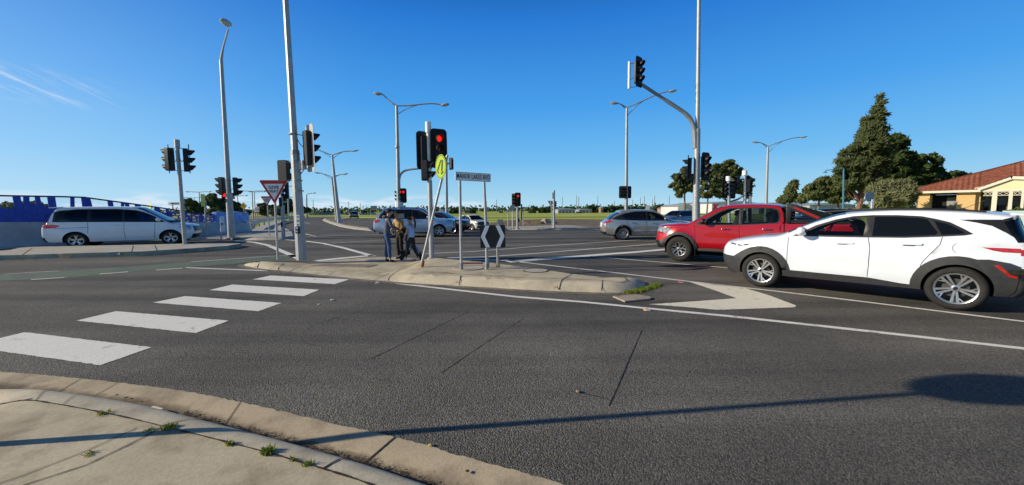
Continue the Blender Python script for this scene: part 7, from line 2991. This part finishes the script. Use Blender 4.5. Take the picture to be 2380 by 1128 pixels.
# gable roof over the porch
roofplane([Vector((xd + .1, -.55, ez + .2)), Vector((xd + .1, 4, ez + .2)), Vector((pk.x, 4, pk.z + .28)), Vector((pk.x, -.55, pk.z + .28))][::-1])
roofplane([Vector((gx1 + .6, 4, ez + .2)), Vector((gx1 + .6, -.55, ez + .2)), Vector((pk.x, -.55, pk.z + .28)), Vector((pk.x, 4, pk.z + .28))][::-1])
mb = MB()
mb.lathe([(0, .0), (.18, .03), (.33, .12)], Matrix.Translation(f(2139, 441) + Vector((0, .3, .05))) @ Matrix.Rotation(R_(70), 4, 'X') @ Matrix.Rotation(R_(20), 4, 'Y'), 20)
o = mb.build('satellite_dish', pm('dish_grey', (.07, .08, .09), .5))
o.location = H0
o.rotation_euler = (0, 0, HB)
tag(o, 'dark satellite dish at the left corner of the tiled roof', 'satellite dish')
# paling fence, pale sage box, hedge
FENCE = pm('fence_grey', (.36, .36, .30), .8, 0, .15, 3)
fy = 13.0
fa, fb = P(2290, 512, fy), P(2352, 512, fy)
root = thing('panel_fence', 'grey ribbed panel fence behind the rear window of the white crossover', 'fence', (fa.x, fy, 0))
mb = MB()
vs = []
w_ = fb.x - fa.x + 6
k = 0
N_ = int(w_ / .06)
for i in range(N_ + 1):
    x = -.8 + w_ * i / N_
    yv = .03 if (i // 3) % 2 else 0
    vs += [(x, yv, 0), (x, yv, fa.z - .0)]
mb.add(vs, [(2 * i, 2 * i + 2, 2 * i + 3, 2 * i + 1) for i in range(N_)])
mb.build('panel', FENCE, root)
mb = MB(); mb.box((w_ / 2 - .8, 0, fa.z), (w_, .08, .05)); mb.build('top_rail', FENCE, root)
ga = P(2357, 490, 12.2)
root = thing('utility_cabinet', 'pale mint utility cabinet at the right edge beside the ribbed fence', 'cabinet', (ga.x + .6, 12.2, 0))
mb = MB(); mb.box((0, 0, ga.z / 2), (1.2, .6, ga.z)); mb.build('cabinet_body', SAGE, root, bevel=.02)
mb = MB(); mb.box((0, -.31, ga.z / 2), (1.0, .02, ga.z * .8)); mb.build('cabinet_door', SAGE, root, bevel=.005)
tree('hedge_bush', 'round clipped bush above the ribbed fence', 20, (2352, 520), 0, [(2352, 500, 24, 14), (2335, 504, 14, 10), (2372, 502, 12, 12)], LF_GUM, 4000, .09, .06, (0, 0, 0), 1, 31, cat='bush', limbs=True)
tree('hedge_bush', 'low flat bush behind the white crossover roof spoiler', 22, (2300, 520), 0, [(2290, 500, 14, 6), (2308, 500, 12, 6)], LF_DARK, 1600, .1, .05, (0, 0, 0), 1, 32, cat='bush')

# ------------------------------------------------------------------ small things on the ground
CATE = pm('marker_amber', (.75, .35, .03), .3, 0, .1, 5, coat=.8)
CATR = pm('marker_red', (.6, .04, .03), .3, 0, .1, 5, coat=.8)
for px, py, m_, lab in ((1504, 721.5, CATE, 'amber road marker beside the white edge line near the chevron'), (877, 658, CATE, 'amber road marker at the start of the white edge line'), (1583, 657, CATR, 'red road marker on the thin line left of the chevron')):
    g = G(px, py)
    root = thing('road_marker', lab, 'road marker', g)
    mb = MB()
    mb.prism([(-.055, 0), (.055, 0), (.03, .022), (-.03, .022)], Matrix(((1, 0, 0, 0), (0, 0, 1, 0), (0, 1, 0, 0), (0, 0, 0, 1))), -.05, .05)
    mb.build('marker_body', m_, root, bevel=.004)
    mb = MB(); mb.box((0, -.052, .011), (.07, .004, .014)); mb.build('reflector', WHITEP, root)
# loose slab by the island nose
sl = gp([(1424, 692), (1444, 690), (1478, 687.5), (1514, 694), (1512, 698), (1452, 704)])
c = sum(sl, Vector((0, 0))) / len(sl)
mb = MB()
mb.prism([(p.x - c.x, p.y - c.y) for p in sl], Matrix.Translation((0, 0, .004)), 0, .028)
o = mb.build('concrete_slab', concrete_mat('slab_concrete', (.36, .30, .23), (.2, .17, .13), .6, 4), bevel=.008)
o.location = (c.x, c.y, 0)
tag(o, 'thin loose concrete slab on the asphalt below the island nose', 'slab')
# manholes and grate on the island
for px, py, rad, lab in ((1245, 630, .30, 'round concrete manhole cover near the right end of the island'), (1088, 625, .36, 'faint round cover in the island concrete between the sign posts')):
    g = G(px, py, .15)
    root = thing('manhole_cover', lab, 'manhole cover', (g.x, g.y, islz(g.x, g.y) - .006))
    mb = MB(); mb.lathe([(0, .010), (rad * .93, .010)], Matrix.Identity(4), 32); mb.build('cover', CONCF, root)
    mb = MB(); mb.lathe([(rad * .93, .004), (rad * .94, .012), (rad, .012), (rad, .002)], Matrix.Identity(4), 32); mb.build('ring', JOINT if px > 1200 else CONC, root)
g = G(1094, 613, .15)
root = thing('tactile_strip', 'dull red ribbed tactile strip behind the street name sign posts', 'tactile paving', (g.x, g.y, .155))
mb = MB(); mb.box((0, 0, .003), (.62, .30, .006)); mb.build('plate', pm('tactile_red', (.28, .10, .06), .8, 0, .3, 12), root)
mb = MB()
for i in range(10):
    mb.box((-.28 + i * .062, 0, .011), (.03, .26, .01))
mb.build('rib', pm('tactile_red', (.28, .10, .06)), root)


def tactile(px, lab, col, name):
    pl = gp(px, .03)
    c = sum(pl, Vector((0, 0))) / len(pl)
    z = islz(c.x, c.y) + .002
    root = thing('tactile_paving', lab, 'tactile paving', (c.x, c.y, z), group=None)
    mb = MB()
    mb.prism([(p.x - c.x, p.y - c.y) for p in pl], Matrix.Identity(4), -.02, .004)
    base = mb.build('plate', pm(name, col, .8, 0, .3, 12), root)
    mb = MB()
    x0 = min(p.x for p in pl); x1 = max(p.x for p in pl); y0 = min(p.y for p in pl); y1 = max(p.y for p in pl)
    y = y0
    while y < y1:
        x = x0
        while x < x1:
            if inpoly(x, y, pl):
                mb.lathe([(0, .010), (.014, .009), (.02, .003)], Matrix.Translation((x - c.x, y - c.y, 0)), 6)
            x += .06
        y += .06
    o = mb.build('studs', pm(name, col), root)
    o['kind'] = 'stuff'


tactile([(720, 618), (765, 613.5), (878, 616), (852, 622)], 'pinkish tactile paving on the lowered island crossing', (.30, .22, .17), 'tactile_pink')
tactile([(848, 608), (860, 603), (905, 604), (903, 608.5)], 'grey tactile paving beside the standing man', (.30, .29, .26), 'tactile_grey')


def tuft(px, py, z, r, n, h, lab, seed, flat=1.0, leafm=None):
    r, h = r * .85, h * .72
    rng = random.Random(seed)
    g = G(px, py, z)
    mb = MB()
    for i in range(n):
        a = rng.uniform(0, 2 * PI)
        rr_ = rng.uniform(0, r)
        bx = Vector((math.cos(a) * rr_, math.sin(a) * rr_ * flat, 0))
        t = rng.uniform(0, 2 * PI)
        d = Vector((math.cos(t) * rng.uniform(.2, .9), math.sin(t) * rng.uniform(.2, .9), 1)).normalized() * h * rng.uniform(.5, 1.2)
        w = Vector((-math.sin(t), math.cos(t), 0)) * h * .09
        k = len(mb.v)
        m_ = bx + d * .55
        e = bx + d + Vector((d.x, d.y, -d.z * .3)) * .4
        mb.v += [tuple(bx - w), tuple(bx + w), tuple(m_ + w), tuple(m_ - w), tuple(e)]
        mb.f += [(k, k + 1, k + 2, k + 3), (k + 3, k + 2, k + 4)]
    o = mb.build('grass_tuft', leafm or LF_GRASS)
    o.location = g
    tag(o, lab, 'grass')
    return o


for i, (px, py, r, n, h, lab) in enumerate(((240, 962, .05, 60, .04, 'small grass tuft at the kerb joint, leftmost in the footpath'), (395, 994, .055, 110, .045, 'grass tuft where the slab joint meets the kerb'),
                                            (345, 1001, .035, 50, .03, 'low weeds in the slab joint just left of the kerb tuft'), (206, 1056, .04, 50, .03, 'weeds growing along the diagonal slab joint'),
                                            (536, 1033, .035, 60, .04, 'small tuft in the kerb joint left of the largest tuft'), (623, 1052, .05, 120, .055, 'largest grass tuft in the kerb joint'),
                                            (682, 1070, .025, 40, .035, 'tiny tuft in the kerb joint right of the largest tuft'), (716, 1080, .035, 60, .04, 'tuft in the kerb joint, rightmost along the footpath'))):
    tuft(px, py, .123, r, n, h, lab, 70 + i)
o = tuft(1492, 671, .0, .12, 10, .06, 'temp', 90)
bpy.data.objects.remove(o)
rng = random.Random(12)
mb = MB()
path = [G(*p) for p in ((1458, 683), (1475, 679), (1495, 675), (1515, 669), (1530, 662))]
for i in range(1500):
    t = rng.uniform(0, 3.999)
    a, b = path[int(t)], path[int(t) + 1]
    c = a.lerp(b, t - int(t)) + Vector((rng.gauss(0, .05), rng.gauss(0, .055), 0))
    tt = rng.uniform(0, 2 * PI)
    h = rng.uniform(.03, .085)
    d = Vector((math.cos(tt) * .6, math.sin(tt) * .6, 1)).normalized() * h
    w = Vector((-math.sin(tt), math.cos(tt), 0)) * .006
    k = len(mb.v)
    mb.v += [tuple(c - w), tuple(c + w), tuple(c + d)]
    mb.f += [(k, k + 1, k + 2)]
o = mb.build('grass_clump', LF_GRASS, loc=(path[2].x, path[2].y, 0))
tag(o, 'bright green grass growing along the island nose', 'grass')
# dirt and grit lying in the gutter
KIDX = [k for k in range(1, m - 2) if B[k][1] > .5 and 380 < CXP + (B[k][0] / B[k][1]) * FPX < 1010]
rng = random.Random(3)
mb = MB()
for i in range(2600):
    t = rng.uniform(0, 1)
    s = rng.random()
    px = 480 + 500 * s
    fi = None
    # position along the kerb line between stations
    k2 = rng.choice(KIDX)
    q = Vector(B[k2]).lerp(Vector(B[k2 + 1]), rng.random())
    a = Vector(A[k2])
    dirn = (a - q); dirn.z = 0; dirn.normalize()
    off = abs(rng.gauss(0, .04)) * (.4 + 1.0 * abs(math.sin(k2 * .7)))
    p = q + dirn * off
    r = rng.uniform(.0015, .0045) * (1.6 if rng.random() < .08 else 1)
    z = -.024 + .01 * off
    k = len(mb.v)
    mb.v += [(p.x + r, p.y, z), (p.x - r * .6, p.y + r, z), (p.x - r * .5, p.y - r, z), (p.x, p.y, z + r * 1.6)]
    mb.f += [(k, k + 1, k + 3), (k + 1, k + 2, k + 3), (k + 2, k, k + 3)]
o = mb.build('gutter_grit', pm('grit', (.26, .19, .13), .95, 0, .5, 40))
tag(o, None, None, kind='stuff')
g = G(366, 953, .0)
mb = MB(); mb.box((0, 0, .006), (.13, .022, .008), Matrix.Rotation(R_(-20), 3, 'Z'))
o = mb.build('paddle_pop_stick', pm('pale_wood', (.75, .66, .48), .7), bevel=.003)
o.name = 'wooden_stick'; o.location = (g.x, g.y, .01)
tag(o, 'short pale wooden stick lying in the gutter', 'stick')
# pebbles and litter on the road
for i, (px, py, s_, col, lab, nm) in enumerate(((1086, 1098, .012, (.08, .07, .05), 'dark pebble on the gutter strip at the bottom', 'pebble'), (271, 920, .014, (.4, .33, .22), 'pale chip of stone on the gutter strip', 'pebble'),
                                                (306, 929, .010, (.07, .06, .05), 'dark stone chip on the gutter strip', 'pebble'), (772, 699, .03, (.75, .75, .72), 'white scrap of paper on the asphalt below the zebra stripes', 'paper_scrap'),
                                                (741, 709, .02, (.7, .7, .68), 'smaller white scrap left of the other scrap', 'paper_scrap'), (1344, 913, .022, (.30, .24, .16), 'pale lump beside the broken saw cut', 'leaf_litter'),
                                                (1000, 1038, .016, (.5, .42, .12), 'yellowish leaf at the edge of the gutter strip', 'leaf_litter'))):
    g = G(px, py)
    bm = bmesh.new(); bmesh.ops.create_icosphere(bm, subdivisions=2, radius=s_)
    rng = random.Random(i)
    for v in bm.verts:
        v.co *= rng.uniform(.8, 1.2); v.co.z *= .4
    me = bpy.data.meshes.new(nm); bm.to_mesh(me); bm.free(); me.materials.append(pm('litter_%d' % i, col, .9, 0, .2, 30))
    o = bpy.data.objects.new(nm, me); COL.objects.link(o); o.location = (g.x, g.y, .006 + s_ * .3)
    tag(o, lab, nm.replace('_', ' '))
# ------------------------------------------------------------------ people and pram
SKIN = pm('skin', (.42, .25, .16), .55, 0, .06, 6)
HAIR = pm('hair_black', (.012, .010, .009), .6, 0, .2, 20)
HOOD = pm('hoodie_blue_grey', (.075, .10, .145), .85, 0, .15, 5, .3, 18)
JEANS = pm('jeans_blue', (.035, .08, .18), .85, 0, .25, 5, .3, 18)
TAN = pm('top_mustard', (.44, .28, .11), .8, 0, .1, 5, .3, 18)
BLKC = pm('cloth_black', (.012, .012, .014), .85, 0, .2, 5, .3, 18)
SKYB = pm('tee_sky_blue', (.28, .48, .80), .8, 0, .1, 5, .3, 18)
SHOEW = pm('shoe_white', (.7, .7, .7), .6)
CAPB = pm('cap_black', (.015, .015, .016), .8)


def skin_mesh(name, verts, edges, radii, mat, parent, sub=1, root_i=0):
    me = bpy.data.meshes.new(name + '_tmp')
    me.from_pydata(verts, edges, [])
    ob = bpy.data.objects.new(name + '_tmp', me)
    COL.objects.link(ob)
    md = ob.modifiers.new('s', 'SKIN')
    md.use_smooth_shade = True
    md.branch_smoothing = .6
    for i, v in enumerate(me.skin_vertices[0].data):
        r = radii[i]
        v.radius = r if isinstance(r, tuple) else (r, r)
        v.use_root = (i == root_i)
    s = ob.modifiers.new('u', 'SUBSURF')
    s.levels = s.render_levels = sub
    dg = bpy.context.evaluated_depsgraph_get()
    m2 = bpy.data.meshes.new_from_object(ob.evaluated_get(dg))
    bpy.data.objects.remove(ob)
    m2.name = name
    m2.materials.clear()
    m2.materials.append(mat)
    m2.polygons.foreach_set('use_smooth', [True] * len(m2.polygons))
    o = bpy.data.objects.new(name, m2)
    COL.objects.link(o)
    o.parent = parent
    return o


def person(label, loc, yaw, h, J, top, legs, shoes, top_sleeve=1.0, hair=None, skirt=False, parent_thing=None):
    """J: pose joints for a 1.75 m figure, facing +Y; lists for L and R side"""
    root = thing('person', label, 'person', loc, yaw)
    s = h / 1.75
    root.scale = (s, s, s)
    V, E, Rr = [], [], []

    def add(p, r, frm=None):
        V.append(Vector(p)); Rr.append(r)
        if frm is not None:
            E.append((frm, len(V) - 1))
        return len(V) - 1
    lean = Vector(J.get('lean', (0, 0, 0)))
    pel = add((0, 0, .95), (.105, .075))
    sp = add(Vector((0, 0, 1.15)) + lean * .4, (.10, .075), pel)
    ch = add(Vector((0, 0, 1.34)) + lean * .8, (.12, .08), sp)
    nk = add(Vector((0, .0, 1.48)) + lean, (.058, .058), ch)
    hb = Vector(J.get('head', (0, .02, 0)))
    h0 = add(Vector((0, .02, 1.56)) + lean + hb * .5, (.065, .075), nk)
    h1 = add(Vector((0, .03, 1.63)) + lean + hb, (.078, .098), h0)
    h2 = add(Vector((0, .02, 1.70)) + lean + hb, (.074, .094), h1)
    add(Vector((0, .01, 1.745)) + lean + hb, (.045, .055), h2)
    nose = add(Vector((0, .14, 1.625)) + lean + hb, .012, h1)
    hands = {}
    for sd, kx in (('L', -1), ('R', 1)):
        sh = add(Vector((kx * .17, 0, 1.41)) + lean * .9, .062, ch)
        el_ = add(J['el' + sd], .036, sh)
        fm = add((Vector(J['el' + sd]) * .5 + Vector(J['wr' + sd]) * .5), .038, el_)
        wr = add(J['wr' + sd], .025, fm)
        d = (Vector(J['wr' + sd]) - Vector(J['el' + sd])).normalized()
        d = (d + Vector(J.get('hd' + sd, (0, 0, 0)))).normalized()
        side = d.cross(Vector((0, 0, 1)))
        if side.length < .2:
            side = Vector((0, 1, 0))
        side.normalize()
        curl = d.cross(side).normalized()
        if curl.z > 0:
            curl = -curl
        pm_ = add(Vector(J['wr' + sd]) + d * .075, (.032, .018), wr)
        for k_, L_ in enumerate((.062, .072, .067, .052)):
            b_ = add(V[pm_] + d * .02 + side * (-.030 + .020 * k_), .0095, pm_)
            m_ = add(V[b_] + d * L_ * .5 + curl * L_ * .18, .0085, b_)
            add(V[m_] + d * L_ * .25 + curl * L_ * .42, .0075, m_)
        tb = add(Vector(J['wr' + sd]) + d * .035 - side * .038, .011, wr)
        add(V[tb] + d * .035 - side * .018 + curl * .01, .009, tb)
        hp = add((kx * .085, 0, .88), .055, pel)
        kn = add(J['kn' + sd], .046, hp)
        cf = add(Vector(J['kn' + sd]) * .6 + Vector(J['an' + sd]) * .4 + Vector((0, -.02, 0)), .04, kn)
        an = add(J['an' + sd], .03, cf)
        he = add(Vector(J['an' + sd]) + Vector((0, -.02, -.05)), .032, an)
        add(Vector(J['an' + sd]) + Vector(J.get('toe' + sd, (0, .15, -.065))), .026, he)
    skin_mesh('body', [tuple(v) for v in V], E, Rr, SKIN, root)
    # top
    V, E, Rr = [], [], []
    a = add((0, 0, .86), (.168, .13))
    b = add(Vector((0, 0, 1.05)) + lean * .25, (.16, .122), a)
    c = add(Vector((0, 0, 1.2)) + lean * .5, (.155, .118), b)
    d_ = add(Vector((0, 0, 1.36)) + lean * .85, (.178, .128), c)
    add(Vector((0, -.005, 1.475)) + lean, (.078, .08), d_)
    for sd, kx in (('L', -1), ('R', 1)):
        sh = add(Vector((kx * .175, 0, 1.405)) + lean * .9, .078, d_)
        E_ = Vector(J['el' + sd]); W_ = Vector(J['wr' + sd]); S_ = V[sh]
        if top_sleeve >= 1:
            e_ = add(E_, .058, sh); add(W_ * .93 + E_ * .07, .042, e_)
        else:
            add(S_.lerp(E_, top_sleeve), .064, sh)
    to = skin_mesh('top', [tuple(v) for v in V], E, Rr, top, root)
    # trousers
    V, E, Rr = [], [], []
    a = add((0, 0, 1.07), (.14, .105))
    b = add((0, 0, .90), (.16, .122), a)
    for sd, kx in (('L', -1), ('R', 1)):
        hp = add((kx * .088, 0, .84), .098, b)
        kn = add(J['kn' + sd], .074, hp)
        cf = add(Vector(J['kn' + sd]) * .55 + Vector(J['an' + sd]) * .45 + Vector((0, -.015, 0)), .066, kn)
        add(Vector(J['an' + sd]) + Vector((0, 0, .02)), .056, cf)
    skin_mesh('trousers', [tuple(v) for v in V], E, Rr, legs, root)
    for sd in ('L', 'R'):
        A_ = Vector(J['an' + sd]); T_ = Vector(J.get('toe' + sd, (0, .15, -.065)))
        skin_mesh('shoe', [tuple(A_ + Vector((0, -.035, -.045))), tuple(A_ + T_ * .5 + Vector((0, 0, -.028))), tuple(A_ + T_)], [(0, 1), (1, 2)], [(.046, .044), (.048, .038), (.040, .026)], shoes, root)
    # hair / cap
    hc = Vector((0, .02, 1.665)) + lean + hb
    mb = MB()
    k = 16
    for_ = []
    for j in range(7):
        ph = PI * .60 * j / 6
        for i in range(k):
            t = 2 * PI * i / k
            rr_ = Vector((.098 * math.sin(ph) * math.cos(t), .118 * math.sin(ph) * math.sin(t) - .012, .105 * math.cos(ph)))
            if math.sin(t) > .2 and j > 3:
                rr_.z += .055 * (j - 3) / 3
            for_.append(hc + rr_)
    mb.add(for_, [(j * k + i, (j + 1) * k + i, (j + 1) * k + (i + 1) % k, j * k + (i + 1) % k) for j in range(6) for i in range(k)])
    mb.build('hair', hair or HAIR, root, smooth=True)
    for kx in (-1, 1):
        mb = MB(); mb.ell(Vector((kx * .032, .118, 1.645)) + lean + hb, (.012, .006, .007), 8, 6); mb.build('eye', HAIR, root, smooth=True)
        mb = MB(); mb.ell(Vector((kx * .082, .02, 1.63)) + lean + hb, (.012, .02, .03), 8, 6); mb.build('ear', SKIN, root, smooth=True)
    mb = MB(); mb.ell(Vector((0, .118, 1.585)) + lean + hb, (.026, .008, .008), 8, 6); mb.build('mouth', pm('lips', (.3, .1, .08), .5), root, smooth=True)
    return root, lean, hb


gz_ = .035
g = G(901, 608, gz_)
man, ln, hb = person('tall man in a blue grey hoodie and jeans, seen from behind beside the pram', (g.x, g.y, gz_ + .002), R_(-62), 1.63,
                 dict(elL=(-.26, .16, 1.16), wrL=(-.16, .42, 1.06), elR=(.27, .12, 1.15), wrR=(.19, .38, 1.03), hdL=(0, 0, -.2), hdR=(0, 0, -.2),
                      knL=(-.10, .03, .50), knR=(.12, .05, .50), anL=(-.10, -.02, .085), anR=(.15, .06, .085), lean=(0, .05, -.01), head=(0, .05, -.02)), HOOD, JEANS, BLKC, hair=CAPB)
mb = MB()
mb.ell((0, -.05, 1.47), (.12, .075, .055), 14, 8)
mb.build('hood', HOOD, man, smooth=True)
g = G(931, 602, gz_)
woman, ln, hb = person('woman in a mustard top and dark cap, facing the camera behind the pram', (g.x, g.y, gz_ + .002), R_(150), 1.56,
                   dict(elL=(-.22, .06, 1.12), wrL=(-.10, .24, .98), elR=(.24, .05, 1.12), wrR=(.17, .27, 1.02), hdL=(0, 0, -.3), hdR=(0, 0, -.3),
                        knL=(-.09, .04, .50), knR=(.10, .02, .50), anL=(-.10, .02, .085), anR=(.12, -.02, .085), lean=(0, .06, -.01), head=(0, .04, -.01)), TAN, BLKC, BLKC, hair=CAPB)
g = G(957, 607, gz_)
girl, ln, hb = person('girl in a sky blue tee shirt with a dark ponytail, stepping beside the pram', (g.x, g.y + .05, gz_ + .002), R_(62), 1.36,
                  dict(elL=(-.22, .03, 1.16), wrL=(-.24, .16, .95), elR=(.22, .10, 1.15), wrR=(.14, .26, 1.0), hdL=(0, 0, -.4),
                       knL=(-.09, .16, .53), knR=(.09, -.02, .50), anL=(-.08, .24, .12), anR=(.09, -.26, .13), toeL=(0, .14, -.03), toeR=(0, .12, -.09), lean=(0, .04, 0)), SKYB, BLKC, SHOEW, top_sleeve=.55)
mb = MB()
mb.tube([(0, -.09, 1.70), (0, -.16, 1.66), (.02, -.19, 1.52), (.03, -.17, 1.36), (.04, -.16, 1.28)], [.03, .045, .05, .038, .012], 8)
mb.build('ponytail', HAIR, girl, smooth=True)
mb = MB(); mb.ell((0, -.09, 1.72), (.045, .03, .04), 10, 6); mb.build('hair_bow', pm('bow_red', (.5, .08, .05), .7), girl, smooth=True)

# folding pram facing right
g = G(951, 603, gz_)
pram = thing('pram', 'black folding pram with small double wheels between the three people', 'pram', (g.x, g.y + .02, gz_ + .004), R_(12))
PBLK = pm('pram_frame', (.03, .03, .032), .4, .4, .1, 8)
for sy in (-.2, .2):
    mb = MB(); mb.tube([(-.30, sy, 1.0), (-.26, sy, .92), (.30, sy, .10)], .012, 8); mb.build('frame_tube', PBLK, pram, smooth=True)
    mb = MB(); mb.tube([(-.22, sy, .10), (.02, sy, .55), (.10, sy, .62)], .011, 8); mb.build('frame_tube', PBLK, pram, smooth=True)
    mb = MB(); mb.tube([(-.38, sy, 1.03), (-.30, sy, 1.0)], .018, 8); mb.build('handle', BLKC, pram, smooth=True)
    for xw in (-.22, .32):
        for o_y in (-.03, .03):
            M = Matrix.Translation((xw, sy + o_y, .075)) @ Matrix.Rotation(PI / 2, 4, 'X')
            mb = MB(); mb.lathe([(0, .012), (.045, .012), (.05, .016), (.075, .014), (.078, 0), (.075, -.014), (.05, -.016), (0, -.012)], M, 18)
            mb.build('wheel', TYRE, pram, smooth=True)
mb = MB(); mb.tube([(-.22, -.2, .12), (-.22, .2, .12)], .009, 6); mb.build('axle', PBLK, pram)
mb = MB(); mb.tube([(.30, -.2, .12), (.30, .2, .12)], .009, 6); mb.build('axle', PBLK, pram)
mb = MB()
sv = []
for x, z in ((-.16, .86), (-.10, .60), (-.05, .42), (.05, .37), (.22, .38), (.26, .36), (.30, .22)):
    sv += [(x, -.17, z), (x, 0, z - .03), (x, .17, z)]
mb.add(sv, [(3 * i + j, 3 * i + j + 1, 3 * i + j + 4, 3 * i + j + 3) for i in range(6) for j in range(2)])
mb.build('seat', BLKC, pram, smooth=True)
mb = MB(); mb.box((-.12, 0, .22), (.30, .30, .14)); mb.build('basket', BLKC, pram, bevel=.03, smooth=True)
mb = MB()
for j in range(6):
    t = R_(20 + 95 * j / 5)
    for i in range(7):
        u_ = PI * i / 6
        mb.v.append((-.12 + .27 * math.cos(t) * math.sin(u_), -.19 * math.cos(u_), .82 + .22 * math.sin(t) * math.sin(u_)))
mb.f = [(j * 7 + i, j * 7 + i + 1, (j + 1) * 7 + i + 1, (j + 1) * 7 + i) for j in range(5) for i in range(6)]
mb.build('canopy', BLKC, pram, smooth=True)
tod, ln, hb = person('small child in blue sitting in the pram with legs stretched forward', (pram.location.x + .0, pram.location.y, gz_ + .0), R_(-78), .92,
                 dict(elL=(-.24, .12, 1.16), wrL=(-.14, .30, 1.08), elR=(.24, .12, 1.16), wrR=(.14, .30, 1.08),
                      knL=(-.10, .46, .93), knR=(.12, .46, .93), anL=(-.12, .66, .60), anR=(.14, .66, .62), toeL=(0, .10, .08), toeR=(0, .10, .08), lean=(0, -.12, 0)), SKYB, SKYB, BLKC)
tod.location.z -= .12


# driver of the white crossover, and one in the pickup
def driver(car, x, y, z, label, top, hairm, face=False, sc_=1.0):
    m4 = Matrix.Translation(car.location) @ car.rotation_euler.to_matrix().to_4x4() @ Matrix.Diagonal((*car.scale, 1))
    w = m4 @ Vector((x, y, z))
    yaw = car.rotation_euler.z - PI / 2
    r, ln, hb = person(label, (w.x, w.y, w.z), yaw, 1.66 * sc_, dict(elL=(-.28, .20, 1.14), wrL=(-.16, .46, 1.22), elR=(.28, .20, 1.14), wrR=(.16, .46, 1.22),
                                                     knL=(-.14, .44, 1.0), knR=(.14, .44, 1.0), anL=(-.14, .66, .66), anR=(.14, .66, .66), lean=(0, -.07, 0)), top, BLKC, BLKC, hair=hairm)
    return r


dr = driver(car1, .02, -.36, -.33, 'woman with long dark hair driving the white crossover', pm('top_grey', (.12, .12, .13), .8), HAIR)
mb = MB()
mb.tube([(0, -.08, 1.66), (0, -.13, 1.56), (.0, -.13, 1.42)], [.08, .085, .05], 10)
mb.build('long_hair', HAIR, dr, smooth=True)
driver(car2, .22, -.37, -.12, 'person in a pale shirt driving the red pickup', pm('shirt_pale', (.4, .4, .42), .8), HAIR, sc_=.98)
driver(car2, -.62, -.37, -.12, 'person sitting in the rear of the red pickup', pm('shirt_dark', (.08, .08, .1), .8), HAIR, sc_=.95)
